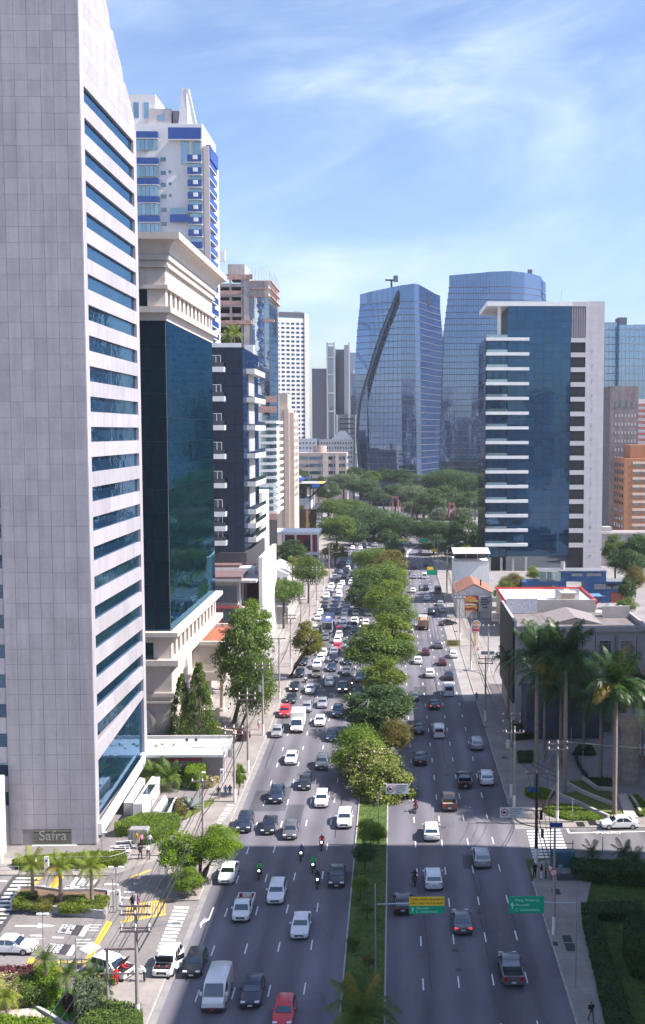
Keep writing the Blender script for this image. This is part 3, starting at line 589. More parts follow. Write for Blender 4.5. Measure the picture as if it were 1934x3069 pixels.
KN = {'small_pickup': 'small pickup truck', 'pickup': 'pickup truck', 'estate_car': 'estate car', 'camper_van': 'camper van', 'box_truck': 'box truck'}
CAT = {'van': 'van', 'minivan': 'van', 'camper_van': 'van', 'box_truck': 'truck', 'pickup': 'pickup', 'small_pickup': 'pickup'}
m_woodbed = M('timber_bed', (.34, .27, .21), .8, v=.2, s=3)
EXTRA = {(889, 2199): dict(lit=True, redplate=True), (637, 3040): dict(redplate=True), (880, 2075): dict(redplate=True, lit=True), (1027, 2078): dict(lit=True), (720, 2769): dict(bed=m_woodbed), (1539, 2964): dict(), (1388, 2807): dict(brake=True), (1303, 2129): dict(brake=True), (1349, 2435): dict(bed=m_woodbed)}
def lane_of(X, edges): return max(0, min(4, sum(1 for e in edges if X > e)))
def run_lanes(lst, edges, names, away):
    lanes = {}
    for k, c, x, y in lst:
        g = G(x, y); lanes.setdefault(lane_of(g.x, edges), []).append([g.y, g.x, k, c, (x, y)])
    for li, cars in lanes.items():
        cars.sort(); prev = -9
        ce = ([-19.95] + edges[0:] if not away else [-.65] + edges)
        for n, (Y, X, k, c, key) in enumerate(cars):
            L = SPEC[k][1]
            if Y < prev + .7: Y = prev + .7
            prev = Y + L
            lod = 0 if Y < 200 else 1 if Y < 262 else 2
            lab = f"{CN.get(c, c)} {KN.get(k, k)}, {ORD[n]} in the {names[li]} " + ('heading away' if away else 'of oncoming traffic')
            vehicle(k, c, X, Y + L if away else Y, math.pi + RN.uniform(-.015, .015) if away else RN.uniform(-.015, .015), lab, CAT.get(k, 'car'), 'vehicles heading away on the avenue' if away else 'oncoming vehicles on the avenue', lod, **EXTRA.get(key, {}))
run_lanes(ONC, [-16.75, -13.72, -10.7, -7.68], LN_ON, False)
run_lanes(AWAY, [2.58, 5.68, 8.72, 11.7], LN_AW, True)
def solo(kind, c, x, y, rz, lab, cat='car', **kw): return vehicle(kind, c, x, y, rz, lab, cat, 'cars stopped beside the avenue', 0, **kw)
g = G(1805, 2488); solo('sedan', W_, g.x, g.y + .9, -rad(88), 'white sedan standing in the taxi lane of the side street')
g = G(98, 2866); solo('sedan', W_, g.x, g.y + .9, rad(86), 'white sedan leaving along the paved plaza driveway above the garden')
g = G(1925, 2272); solo('hatchback', W_, g.x + .6, g.y + 4, math.pi, 'white hatchback parked among the palms beside the stone pillar')
g = G(1340, 1872); solo('sedan', B_, g.x + 2.2, g.y + .8, rad(118), 'black sedan turning in from the burger restaurant driveway')
g = G(1478, 1975); solo('SUV', B_, g.x + 1, g.y + 2, -rad(70), 'black SUV parked under the dark street name board')
# broken-down cars at the driveway mouth
g = G(484, 2937)
t = solo('SUV', W_, g.x, g.y, rad(-4), 'white SUV with its bonnet raised and driver door open beside the zebra crossing')
hw = .92
ob('bonnet_lid', MB().face([(-hw * .86, 1.2, 1.06), (hw * .86, 1.2, 1.06), (hw * .8, .55, 1.86), (-hw * .8, .55, 1.86)]).face([(-hw * .8, .56, 1.84), (hw * .8, .56, 1.84), (hw * .86, 1.19, 1.04), (-hw * .86, 1.19, 1.04)]).mesh('bonnet_lid', m_black), t)
eb = ob('engine_bay', MB().rbox(-hw * .78, hw * .78, .2, 1.1, .86, 1.03, .03).mesh('engine_bay', m_black), t)
for ex, ey in ((-.35, .45), (.35, .4)): ob('engine_part', MB().rbox(ex - .09, ex + .09, ey - .07, ey + .07, 1.0, 1.08, .02).mesh('engine_part', m_red), eb)
od = ob('open_door', MB().box(0, .06, 0, 1.0, .35, 1.05).mesh('open_door', PAINT['white']), t, (hw, 1.35, 0), (0, 0, -rad(38))); ob('door_glass', MB().box(.01, .05, .1, .9, 1.06, 1.5).mesh('door_glass', m_cglass), od)
g = G(392, 2936)
t = solo('SUV', W_, g.x, g.y, rad(62), 'white SUV with tailgate and bonnet open beside the red-clad people')
tg = ob('open_tailgate', MB().rbox(-.78, .78, 0, 1.15, 0, .1, .04).mesh('open_tailgate', PAINT['white']), t, (0, 4.1, 1.66), (rad(12), 0, 0)); ob('tailgate_glass', MB().box(-.6, .6, .15, .6, -.02, -.005).mesh('tailgate_glass', m_cglass), tg)
ob('bonnet_lid', MB().face([(-.76, 1.15, 1.06), (.76, 1.15, 1.06), (.7, .6, 1.8), (-.7, .6, 1.8)]).face([(-.7, .61, 1.78), (.7, .61, 1.78), (.76, 1.14, 1.04), (-.76, 1.14, 1.04)]).mesh('bonnet_lid', m_black), t)
ob('engine_bay', MB().rbox(-.7, .7, .2, 1.1, .86, 1.03, .03).mesh('engine_bay', m_black), t)
# bus with a blue roof
g = G(980, 1903); m_busb = M('bus_blue', (.05, .06, .26), .4, v=.06, coat=.4); m_busw = M('bus_grey', (.25, .26, .30), .45, v=.05)
b = thing('city_bus', 'city bus with a dark blue roof stopped in the oncoming queue', 'bus', (g.x, g.y + 1, 0))
ob('body', MB().rbox(-1.27, 1.27, 0, 12.0, .35, 3.0, .12).mesh('body', m_busw), b); ob('roof', MB().rbox(-1.24, 1.24, .2, 11.9, 2.98, 3.2, .1).mesh('roof', m_busb, None), b)
ob('windshield', MB().box(-1.12, 1.12, -.02, .0, 1.2, 2.75).mesh('windshield', m_cglass), b); ob('roof_unit', MB().rbox(-.5, .5, 3, 5.2, 3.2, 3.45, .05).mesh('roof_unit', m_white), b)
for s in (-1, 1):
    ob('side_windows', MB().box(s * 1.275 - .012, s * 1.275 + .012, .6, 11.5, 1.45, 2.6).mesh('side_windows', m_cglass), b); ob('headlight', MB().rbox(s * .9 - .18, s * .9 + .18, -.03, .05, .6, .85, .02).mesh('headlight', m_head), b)
    for yy in (2.4, 9.4): ob('wheel', MB().cyl((s * 1.0, yy, .5), (s * 1.29, yy, .5), .5, n=14).mesh('wheel', m_tyre), b)
    ob('mirror', MB().rbox(s * 1.45 - .08, s * 1.45 + .08, -.15, .0, 1.9, 2.4, .02).mesh('mirror', m_trim), b)
# tipper truck seen from behind
g = G(1270, 1890); m_rust = M('tipper_rust', (.42, .27, .20), .8, v=.25, s=2, streak=.3)
b = thing('dump_truck', 'rusty orange tipper truck with an open load bed heading away', 'truck', (g.x, g.y + 7.5, 0), math.pi)
mbx = MB()
for x0, x1, y0, y1 in ((-1.25, -1.15, 2.3, 7.4), (1.15, 1.25, 2.3, 7.4), (-1.15, 1.15, 2.3, 2.4), (-1.15, 1.15, 7.3, 7.4)): mbx.box(x0, x1, y0, y1, 1.1, 2.6)
mbx.box(-1.15, 1.15, 2.4, 7.3, 1.1, 1.3); ob('load_bed', mbx.mesh('load_bed', m_rust), b)
for xx in (-1.2, -.6, 0, .6, 1.2): ob('bed_rib', MB().box(xx - .05, xx + .05, 7.4, 7.5, 1.1, 2.65).mesh('bed_rib', m_rust), b)
ob('load', MB().loft([[(-1.1, 2.45, 2.2), (1.1, 2.45, 2.2), (1.1, 7.2, 2.2), (-1.1, 7.2, 2.2)], [(-.7, 3.2, 2.75), (.7, 3.2, 2.75), (.7, 6.4, 2.75), (-.7, 6.4, 2.75)]]).mesh('load', m_rust), b)
ob('cab', MB().rbox(-1.15, 1.15, 0, 2.0, .7, 2.7, .12).mesh('cab', PAINT['white']), b); ob('chassis', MB().box(-.5, .5, .5, 7.3, .6, 1.1).mesh('chassis', m_dark), b)
for s in (-1, 1):
    ob('tail_light', MB().box(s * .95 - .12, s * .95 + .12, 7.3, 7.42, .75, .9).mesh('tail_light', m_tail), b)
    for yy in (1.2, 5.4, 6.5): ob('wheel', MB().cyl((s * .8, yy, .5), (s * 1.2, yy, .5), .5, n=14).mesh('wheel', m_tyre), b)
# ------------------------------------------------------------------ people
m_skin = M('skin', (.42, .25, .18), .6, v=.05); m_hair = M('dark_hair', (.02, .015, .012), .7, v=.1)
CLO = {n: M('cloth_' + n, c, .85, v=.1, s=8) for n, c in dict(black=(.015, .015, .018), white=(.7, .7, .7), blue=(.05, .08, .2), purple=(.16, .03, .16), jeans=(.06, .09, .17), red=(.5, .02, .03), green=(.04, .38, .08), yellow=(.6, .4, .06), khaki=(.4, .31, .2), grey=(.2, .2, .21), pink=(.55, .25, .3), teal=(.1, .3, .33)).items()}
def skin_figure(joints, bones, radii, root):
    me = bpy.data.meshes.new('tmp'); me.from_pydata(joints, bones, []); o = bpy.data.objects.new('tmp', me); col.objects.link(o)
    o.modifiers.new('s', 'SKIN'); sv = me.skin_vertices[0].data
    for i, r in enumerate(radii): sv[i].radius = (r, r)
    sv[root].use_root = True
    sb = o.modifiers.new('d', 'SUBSURF'); sb.levels = 1; sb.render_levels = 1
    dg = bpy.context.evaluated_depsgraph_get(); out = bpy.data.meshes.new_from_object(o.evaluated_get(dg))
    bpy.data.objects.remove(o); return out
_PB = {}
def body(pose):
    if pose in _PB: return _PB[pose]
    J = {'pel': (0, 0, .95), 'spi': (0, 0, 1.2), 'che': (0, 0, 1.38), 'nec': (0, 0, 1.5), 'hea': (0, -.02, 1.63), 'top': (0, -.01, 1.72)}
    for s, n in ((-1, 'l'), (1, 'r')):
        J['sho' + n] = (s * .19, 0, 1.41); J['hip' + n] = (s * .1, 0, .9)
        w = s if pose == 'walk' else 0
        if pose in ('walk', 'stand', 'bend'):
            J['elb' + n] = (s * .26, .1 * w, 1.13); J['wri' + n] = (s * .25, -.1 + .16 * w, .9); J['fin' + n] = (s * .24, -.13 + .18 * w, .78)
            J['kne' + n] = (s * .11, -.04 - .17 * w, .5); J['ank' + n] = (s * .11, .02 - .26 * w + (.1 if w < 0 else 0), .1); J['toe' + n] = (s * .12, -.16 - .26 * w + (.1 if w < 0 else 0), .05)
        else:   # astride a motorcycle
            J['elb' + n] = (s * .3, -.2, 1.17); J['wri' + n] = (s * .3, -.43, 1.12); J['fin' + n] = (s * .28, -.5, 1.1)
            J['kne' + n] = (s * .24, -.34, .78); J['ank' + n] = (s * .22, -.1, .36); J['toe' + n] = (s * .22, -.28, .32)
    if pose == 'bend': J.update(che=(0, -.2, 1.3), nec=(0, -.27, 1.4), hea=(0, -.36, 1.48), top=(0, -.38, 1.58), shol=(-.19, -.2, 1.32), shor=(.19, -.2, 1.32), elbl=(-.26, -.42, 1.15), elbr=(.26, -.42, 1.15), wril=(-.2, -.65, 1.12), wrir=(.2, -.65, 1.12), finl=(-.18, -.75, 1.1), finr=(.18, -.75, 1.1))
    names = list(J); ix = {n: i for i, n in enumerate(names)}
    B = [('pel', 'spi'), ('spi', 'che'), ('che', 'nec'), ('nec', 'hea'), ('hea', 'top')]
    for n in 'lr': B += [('che', 'sho' + n), ('sho' + n, 'elb' + n), ('elb' + n, 'wri' + n), ('wri' + n, 'fin' + n), ('pel', 'hip' + n), ('hip' + n, 'kne' + n), ('kne' + n, 'ank' + n), ('ank' + n, 'toe' + n)]
    RA = {'pel': .15, 'spi': .135, 'che': .155, 'nec': .06, 'hea': .105, 'top': .075, 'sho': .075, 'elb': .052, 'wri': .04, 'fin': .03, 'hip': .1, 'kne': .07, 'ank': .05, 'toe': .045}
    me = skin_figure([J[n] for n in names], [(ix[a], ix[b]) for a, b in B], [RA[n[:3]] for n in names], 0)
    SEG = []
    for a, b in B:
        k = 0
        if a[:3] in ('pel', 'hip') and b[:3] in ('hip', 'kne') or a[:3] == 'kne': k = 1      # trousers
        if a[:3] == 'ank': k = 4
        if b[:3] in ('nec', 'hea') and a[:3] in ('nec',) or a[:3] in ('elb', 'wri'): k = 2
        if b == 'top': k = 3
        SEG.append((Vector(J[a]), Vector(J[b]), k))
    idx = []
    for p in me.polygons:
        c = Vector(p.center); best = (9, 0)
        for a, b, k in SEG:
            d = b - a; t = max(0, min(1, (c - a).dot(d) / d.length_squared)); q = (c - a - d * t).length
            if q < best[0]: best = (q, k)
        k = best[1]
        if k == 2 and (c - Vector(J['hea'])).length < .2 and c.y > J['hea'][1] + .02: k = 3
        idx.append(k)
    me.materials.clear(); _PB[pose] = (me, idx); return _PB[pose]
_PM = {}
def person(pose, shirt, legs, x, y, z, rz, label, group=None, head=None, scale=1.0, sleeves=False):
    key = (pose, shirt, legs, head, sleeves)
    if key not in _PM:
        me, idx = body(pose); m2 = me.copy(); sk = m_skin
        for m in (CLO[shirt], CLO[legs], CLO[shirt] if sleeves else sk, CLO[head] if head else m_hair, m_black): m2.materials.append(m)
        m2.polygons.foreach_set('material_index', idx); m2.polygons.foreach_set('use_smooth', [True] * len(idx)); _PM[key] = m2
    o = ob('person', _PM[key], None, (x, y, z), (0, 0, rz), (scale,) * 3); return tag(o, label, 'person', group)
def ped(pose, shirt, legs, px, py, rz, label, z=.0, **kw): g = G(px, py, z); return person(pose, shirt, legs, g.x, g.y, z, rz, label, 'people on foot', **kw)
ped('walk', 'white', 'black', 108, 2611, rad(90), 'pedestrian in white top and black trousers striding past the clipped hedge', .13)
ped('walk', 'grey', 'black', 172, 2608, rad(90), 'pedestrian in grey top walking behind the middle young palm', .13)
ped('stand', 'green', 'jeans', 193, 2608, rad(-60), 'pedestrian in green top by the railing of the hedge', .13)
ped('stand', 'black', 'black', 398, 2731, math.pi, 'man dressed in black standing on the yellow hatched box')
ped('stand', 'purple', 'jeans', 412, 2733, math.pi, 'man in purple shirt and jeans standing on the yellow hatched box')
ped('walk', 'black', 'black', 421, 2575, rad(30), 'pedestrian all in black walking by the entrance steps', .13)
ped('walk', 'white', 'black', 445, 2573, rad(20), 'pedestrian in white top and black trousers by the entrance steps', .13)
ped('walk', 'pink', 'black', 425, 2540, rad(10), 'pedestrian in pink top on the entrance steps', .13)
ped('stand', 'yellow', 'khaki', 409, 2535, rad(-30), 'pedestrian in yellow top beside the bicycle racks', .13)
ped('walk', 'white', 'blue', 449, 2540, rad(160), 'pedestrian with white shirt and blue backpack near the long hedge', .13)
ped('stand', 'khaki', 'khaki', 388, 2520, rad(60), 'person in tan clothes among the bicycle racks', .13)
ped('stand', 'blue', 'jeans', 677, 2390, math.pi, 'pedestrian in blue top waiting by the small pavement tree', .13); ped('stand', 'black', 'jeans', 690, 2389, math.pi, 'pedestrian in black top waiting by the small pavement tree', .13)
ped('stand', 'black', 'grey', 656, 2394, math.pi, 'pedestrian in black top and grey trousers beside the agave bed', .13)
ped('bend', 'white', 'black', 434, 2945, rad(-95), 'person in white shirt and cap leaning over the open bonnet', .0, head='white', sleeves=True)
ped('bend', 'red', 'white', 362, 2935, rad(100), 'person in red top and white trousers bending over a car', .0, sleeves=True); ped('stand', 'red', 'red', 349, 2955, rad(30), 'person dressed in red standing by the garden edge', .0, sleeves=True)
ped('walk', 'black', 'jeans', 1772, 3062, rad(10), 'pedestrian with a white bag walking on the shaded garden pavement', .13)
for i, (px, sh, lg, d) in enumerate(((1603, 'black', 'black', 'dressed in black by the traffic light post'), (1623, 'black', 'white', 'in black top and white trousers'), (1637, 'grey', 'black', 'in grey top'), (1651, 'white', 'jeans', 'in white top carrying a backpack'), (1680, 'teal', 'teal', 'in dark teal clothes behind the post'))):
    ped('stand', sh, lg, px, 2632 + (i % 2) * 4, rad(200 + 40 * i), 'pedestrian ' + d + ' waiting at the kerb corner', .13)
ped('walk', 'white', 'pink', 577 + 200, 2187, rad(170), 'pedestrian in pink and white on the far pavement by the white-based pole', .13)
ped('stand', 'teal', 'black', 1429, 2102, rad(180), 'pedestrian in teal top on the narrow pavement by the glass shelter', .13); ped('walk', 'pink', 'white', 1433, 1962, rad(120), 'pedestrian in pink near the drive-in entrance', .13)
ped('stand', 'black', 'black', 1421, 1915, rad(60), 'person in black beside the round restaurant sign', .13)
# ------------------------------------------------------------------ motorcycles with riders
def moto_meshes():
    mb = MB(); mb.rbox(-.14, .14, -.35, .25, .62, .92, .06); mb.rbox(-.12, .12, .2, .85, .72, .84, .04); mb.slot(1).box(-.12, .12, -.25, .3, .3, .62); mb.cyl((0, -.55, .95), (0, -.72, .33), .035, n=6)
    bar = MB().tube([(-.36, -.42, 1.05), (0, -.5, 1.0), (.36, -.42, 1.05)], .02)
    wh = MB().cyl((-.05, 0, 0), (.05, 0, 0), .31, n=14); return mb, bar, wh
_mm = moto_meshes(); _mt = {}
def moto(px, py, away, paintc, jacket, helmet, desc, legs='black', box=False):
    g = G(px, py); rz = math.pi if away else 0; y0 = g.y + (.9 if away else .75)
    t = thing('motorcycle', 'motorcycle ridden by ' + desc, 'motorcycle', (g.x, y0, 0), rz, 'motorcycles between the lanes')
    k = paintc
    if k not in _mt:
        c = MB(); c.v, c.f, c.mi = _mm[0].v, _mm[0].f, _mm[0].mi; _mt[k] = (c.mesh('fuel_tank_and_seat', [PAINT[k], m_dark]), _mt['x'][1] if 'x' in _mt else _mm[1].mesh('handlebar', m_dark), _mm[2].mesh('wheel', m_tyre))
    a, b, c = _mt[k]
    ob('frame', a, t); ob('handlebar', b, t); ob('wheel', c, t, (0, -.7, .31)); ob('wheel', c, t, (0, .62, .31))
    ob('headlight', MB().cyl((0, -.62, .95), (0, -.5, .95), .1, n=10).mesh('headlight', m_lit if not away else m_head), t); ob('tail_light', MB().box(-.08, .08, .84, .88, .76, .86).mesh('tail_light', m_tail), t)
    if box: ob('delivery_box', MB().rbox(-.24, .24, .42, .9, .88, 1.32, .04).mesh('delivery_box', m_dark), t)
    person('ride', jacket, legs, g.x, y0 + (.1 if not away else -.1), -.02, rz, 'motorcycle rider, ' + desc, 'motorcycle riders', head=helmet, sleeves=True)
for a in ((776, 2637, False, 'maroon', 'green', 'black', 'someone in a green jacket near the zebra crossing side'), (902, 2582, False, 'white', 'blue', 'black', 'someone in dark blue, ahead of three other bikes'), (938, 2618, False, 'black', 'green', 'green', 'someone in a bright green jacket and helmet'),
          (951, 2664, False, 'black', 'black', 'black', 'someone in black beside a black sedan'), (964, 2550, False, 'red', 'red', 'white', 'someone in a red jacket in the sunlight'), (916, 2047, False, 'red', 'grey', 'white', 'someone with a white helmet behind the oncoming cars'),
          (1055, 2062, False, 'black', 'red', 'black', 'someone in a red jacket by a green-grey car'), (1050, 2095, False, 'black', 'black', 'black', 'someone in black under the median tree'), (1082, 1870, False, 'red', 'black', 'black', 'someone in black in the far queue'), (1080, 1888, False, 'black', 'grey', 'white', 'someone in grey in the far queue'),
          (1244, 2661, True, 'black', 'black', 'black', 'someone in black heading away beside a white SUV'), (1247, 2439, True, 'maroon', 'purple', 'black', 'someone in purple heading away under the median sign'), (1207, 1875, True, 'black', 'black', 'black', 'someone in black heading away by the camper van'), (1211, 1764, True, 'white', 'pink', 'white', 'someone in pale pink far along the median kerb'),
          (1258, 1772, True, 'maroon', 'black', 'black', 'someone in black between two far cars'), (1227, 1727, True, 'maroon', 'black', 'maroon' if False else 'black', 'someone in black beneath the yellow and green sign')): moto(*a)
# ================================================================== buildings, west side of the avenue
def FB(face, plane, u0, u1, z0, z1, d0, d1):
    """box on a facade: F faces the camera (-y), R faces +x, L faces -x; d0..d1 = outward depth"""
    if face == 'F': return (u0, u1, plane - d1, plane - d0, z0, z1)
    if face == 'R': return (plane + d0, plane + d1, u0, u1, z0, z1)
    return (plane - d1, plane - d0, u0, u1, z0, z1)
def grid(face, plane, u0, u1, z0, z1, nu, nz, gap=.03, d0=.0, d1=.04, gz=None):
    gz = gap if gz is None else gz; du = (u1 - u0) / nu; dz = (z1 - z0) / nz
    return [FB(face, plane, u0 + i * du + gap / 2, u0 + (i + 1) * du - gap / 2, z0 + j * dz + gz / 2, z0 + (j + 1) * dz - gz / 2, d0, d1) for j in range(nz) for i in range(nu)]
m_gran = M('grey_granite', (.38, .36, .395), .55, v=.09, s=.3, rnd=.075, streak=.14, b=.05, bs=30)
m_granj = M('granite_joint', (.24, .23, .25), .9, v=.1)
m_lime = M('pale_limestone', (.60, .53, .48), .7, v=.06, s=.4, rnd=.02, streak=.08)
m_limej = M('limestone_backing', (.52, .47, .45), .8, v=.06)
g_safra = GL('tower_band_glass', (.008, .03, .06), .14, (.40, .62, .88), wav=.02, ws=.5, rnd=.25)
g_green = GL('dark_teal_glass', (.002, .014, .02), .12, (.24, .5, .72), wav=.035, ws=.16, rnd=.3, stretch=(1, 1, 2.2))
g_blue = GL('deep_blue_glass', (.006, .022, .06), .24, (.5, .68, .92), wav=.02, ws=.3, rnd=.3)
g_win = GL('window_glass', (.02, .03, .04), .2, (.8, .9, 1.0), rnd=.3)
# ---- granite office tower --------------------------------------------------
TX, TY = -34.9, 121.5
T = Th('granite_office_tower', 'tall grey granite office tower with dark ribbon windows and a slanting shoulder', 'building', (TX, TY, 0))
prof = [(TY + .04, 0), (152, 0), (152, 87.5), (151.2, 89.7), (149.4, 90.7), (146.6, 92.6), (142.4, 95.1), (138.4, 97.8), (135.6, 100.0), (131, 103), (TY + .04, 108)]
T.part('core', MB().loft([[(-62, y, z) for y, z in reversed(prof)], [(TX - .45, y, z) for y, z in reversed(prof)]]), m_granj)
fr = []
for r in range(57):
    for c in range(7):
        x1 = TX - c * 1.42; z0 = r * 1.766 + .15
        if r < 1 and 1 < c < 6: continue
        fr.append((x1 - 1.405, x1 - .015, TY - .02, TY + .05, z0 + .012, z0 + 1.754))
fr.sort(key=lambda b: -b[4] if b[4] > 20 else b[4]); T.bars('granite_panel', fr, m_gran, 300)
T.bars('granite_pier', [(-60, TX - 9.95, TY, TY + .05, 2.9 + 3.46 * k, 4.75 + 3.46 * k) for k in range(28)], m_gran); T.bar('granite_base', -60, TX - 9.95, TY, TY + .05, 0, 2.88, m_gran)
T.bars('ribbon_window', [(-60, TX - 9.97, TY + .02, TY + .06, 4.78 + 3.46 * k, 6.33 + 3.46 * k) for k in range(27)], g_safra, jit=.001)
# road-side face: ribbons of glass between granite bands
zb0 = 52.0 - 3.46 * 11
ylim = lambda z: 151.9 if z < 88 else np.interp(z, [88, 89.7, 92.6, 97.8, 103, 108], [151.8, 151.0, 146.4, 138.2, 130.8, 121.6])
for k in range(22):
    zt = zb0 + 3.46 * k; zl = zt - 1.72
    T.bars('window_pane', [(TX - .36, TX - .3, y0 + .01, y1 - .01, zl - .05, zt + .05) for y0, y1 in zip(frange(123.2, 150.2, 6)[:-1], frange(123.2, 150.2, 6)[1:])], g_safra, jit=.0022)
    T.bars('granite_band', [(TX - .44, TX + .05, y0 + .015, y1 - .015, zt + .01, zt + 1.73) for y0, y1 in zip(frange(123.2, 150.2, 3)[:-1], frange(123.2, 150.2, 3)[1:])], m_gran)
ztop = zb0 + 3.46 * 21 + 1.74
T.bar('granite_corner', TX - .44, TX + .055, TY + .06, 123.19, .1, 108, m_gran); T.bar('granite_end', TX - .44, TX + .055, 150.21, 152, .1, ztop, m_gran)
for r in range(14):
    z0 = ztop + r * 1.5
    for y0, y1 in zip(frange(123.2, 151.9, 8)[:-1], frange(123.2, 151.9, 8)[1:]):
        ya, yb = ylim(z0), ylim(z0 + 1.49)
        if y0 + .1 < yb: T.part('granite_panel', MB().loft([[(x, y0 + .012, z0 + .012), (x, min(y1 - .012, ya), z0 + .012), (x, min(y1 - .012, yb), z0 + 1.488), (x, y0 + .012, z0 + 1.488)] for x in (TX + .05, TX - .44)]), m_gran)
# lobby: tall glass under a sloping granite beam, entrance wall
T.part('granite_beam', MB().loft([[(x, 123.2, 11.35), (x, 150.2, 12.2), (x, 150.2, 11.4), (x, 123.2, 9.6)] for x in (TX + .05, TX - .44)]), m_gran)
T.bars('lobby_glass', [(TX - .36, TX - .3, y0 + .03, y1 - .03, 2.6, 11.4) for y0, y1 in zip(frange(123.2, 150.2, 7)[:-1], frange(123.2, 150.2, 7)[1:])], g_safra, jit=.001)
T.part('white_sloping_beam', MB().loft([[(x, 122.4, 2.3), (x, 150.6, 3.6), (x, 150.6, 2.4), (x, 122.4, .9)] for x in (TX + .5, TX + .08)]), M('white_marble', (.72, .70, .69), .4, v=.06, s=.8))
T.bars('entrance_glass', [(TX + .02, TX + .06, y0, y0 + 1.8, .15, 2.2) for y0 in (123, 125, 127)], g_win)
# recessed shop window with big metal letters
w0 = AT(80, 2506, TY); w1 = AT(204, 2560, TY)
T.bar('display_window', -42.1, -37.3, TY - .01, TY + .04, .05, 1.85, GL('display_glass', (.05, .055, .045), .15, (.8, .85, .8), rnd=0)); T.bar('window_sill', -42.3, -37.1, TY - .25, TY - .02, -.02, .06, m_white)
text('lettering', 'Safra', T.root, (-41.5 - TX, -.05, 1.12), (rad(90), 0, 0), 1.62, m_steel, sx=1.02, extr=.03)
T.root.location = (-34.6, 123.2, 0); T.root.scale = (1, .862, 1)
# ---- teal glass building with limestone cornices ------------------------------
X2, Y2, Y2b = -34.4, 166.0, 208.0
T = Th('limestone_glass_building', 'dark teal glass block between limestone cornices and colonnades', 'building', (X2, Y2, 0))
for z0, z1, i in ((0, 12.88, 0), (12.88, 15.5, .5), (15.5, 66.8, 0), (66.8, 69.5, .5), (69.5, 76.5, 0)): T.part('core', MB().box(-60, X2 - .06 - i, Y2 + .06 + i, Y2b - .05, z0, z1), m_limej)
T.bars('glass_pane', [b for b in grid('R', X2, Y2 + .1, Y2b - .1, 17.2, 64.8, 11, 13, .03, -.04, .02)], g_green, jit=.0035)
T.bars('glass_pane', grid('F', Y2, -54, X2 - .05, 17.2, 64.8, 8, 13, .03, -.04, .02), g_green, jit=.0015)
def collar(name, z0, z1, out, mat=m_lime, hgt=None): # a moulding that runs round both visible sides, built of stone lengths
    ys = frange(Y2 - out, Y2b + out * .7, 9); xs = frange(-58, X2 + out, 7)
    for a, b in zip(ys[:-1], ys[1:]): T.bar(name, X2 - .05, X2 + out, a + (0 if a > Y2 - out + .01 else 0), b - .012, z0, z1, mat)
    for a, b in zip(xs[:-1], xs[1:]): T.bar(name, a, min(b - .012, X2 - .06), Y2 - out, Y2 + .05, z0, z1, mat)
def cavetto(name, z0, z1, o0, o1, n=6):    # hollow moulding swept round the corner
    rg = []
    for i in range(n + 1):
        t = i / n; o = o0 + (o1 - o0) * (1 - math.cos(t * math.pi / 2)); z = z0 + (z1 - z0) * math.sin(t * math.pi / 2)
        rg.append([(-58, Y2 - o, z), (X2 + o, Y2 - o, z), (X2 + o, Y2b + o * .8, z), (-58, Y2b + o * .8, z)])
    T.part(name, MB().loft(rg, cap=False), m_lime)
cavetto('cavetto_cornice', 74.6, 76.5, .9, 2.6); collar('cornice_fascia', 76.5, 77.5, 2.75); collar('moulding', 73.75, 74.6, .8); collar('moulding', 73.1, 73.72, .45); collar('moulding', 72.7, 73.08, .62)
for f, p, a, b, n in (('R', X2, Y2, Y2b, 8), ('F', Y2, -57, X2 - .03, 8)): T.bars('stone_panel', grid(f, p, a, b, 70.1, 72.68, n, 1, .012, -.03, .1), m_lime)
collar('string_course', 69.5, 70.1, .5); collar('ledge', 65.9, 66.8, 1.0); cavetto('ledge_moulding', 64.75, 65.9, .15, .85, 4)
def piers(z0, z1, n=12):
    st = (Y2b - Y2) / n
    T.bars('pier', [(X2 - .5, X2 + .06, Y2 + i * st, Y2 + i * st + 1.45, z0, z1) for i in range(n)] + [(X2 - .5, X2 + .06, Y2b - .9, Y2b, z0, z1)], m_lime)
    T.bars('recessed_window', [(X2 - .52, X2 - .46, Y2 + i * st + 1.46, Y2 + (i + 1) * st - .02, z0 + .1, z1 - .05) for i in range(n)], g_green)
    T.bars('front_stone', [(-58, X2 - 7.6, Y2, Y2 + .4, z0, z1), (X2 - 2.7, X2 - .51, Y2, Y2 + .4, z0, z1)], m_lime); T.bar('front_window', X2 - 7.55, X2 - 2.75, Y2 + .2, Y2 + .3, z0, z1, g_green)
piers(66.82, 69.48); collar('ledge', 16.5, 17.2, 1.3); collar('frieze', 15.5, 16.48, .35); piers(12.9, 15.48); collar('ledge', 12.0, 12.88, 1.3)
for f, p, a, b, n in (('R', X2, Y2, Y2b, 13), ('F', Y2, -57, X2 - .03, 9)): T.bars('stone_panel', grid(f, p, a, b, 7.6, 11.98, n, 3, .015, -.04, .08), m_lime)
collar('string_course', 6.95, 7.58, .45); collar('stone_band', 6.3, 6.93, .15); collar('string_course', 5.95, 6.28, .45)
T.bars('stone_panel', [b for b in grid('R', X2, Y2, Y2b, 0, 5.93, 13, 4, .015, -.04, .08)], m_lime)
T.bars('stone_panel', grid('F', Y2, X2 - 2.6, X2 - .03, 0, 5.93, 2, 4, .015, -.04, .08), m_lime); T.bar('stone_panel', -58, X2 - 8.2, Y2 - .08, Y2 + .04, 0, 5.93, m_lime)
ax = X2 - 5.4; A = lambda r, y: [(ax + r * math.cos(rad(a)), y, 2.6 + r * math.sin(rad(a))) for a in frange(0, 180, 14)]
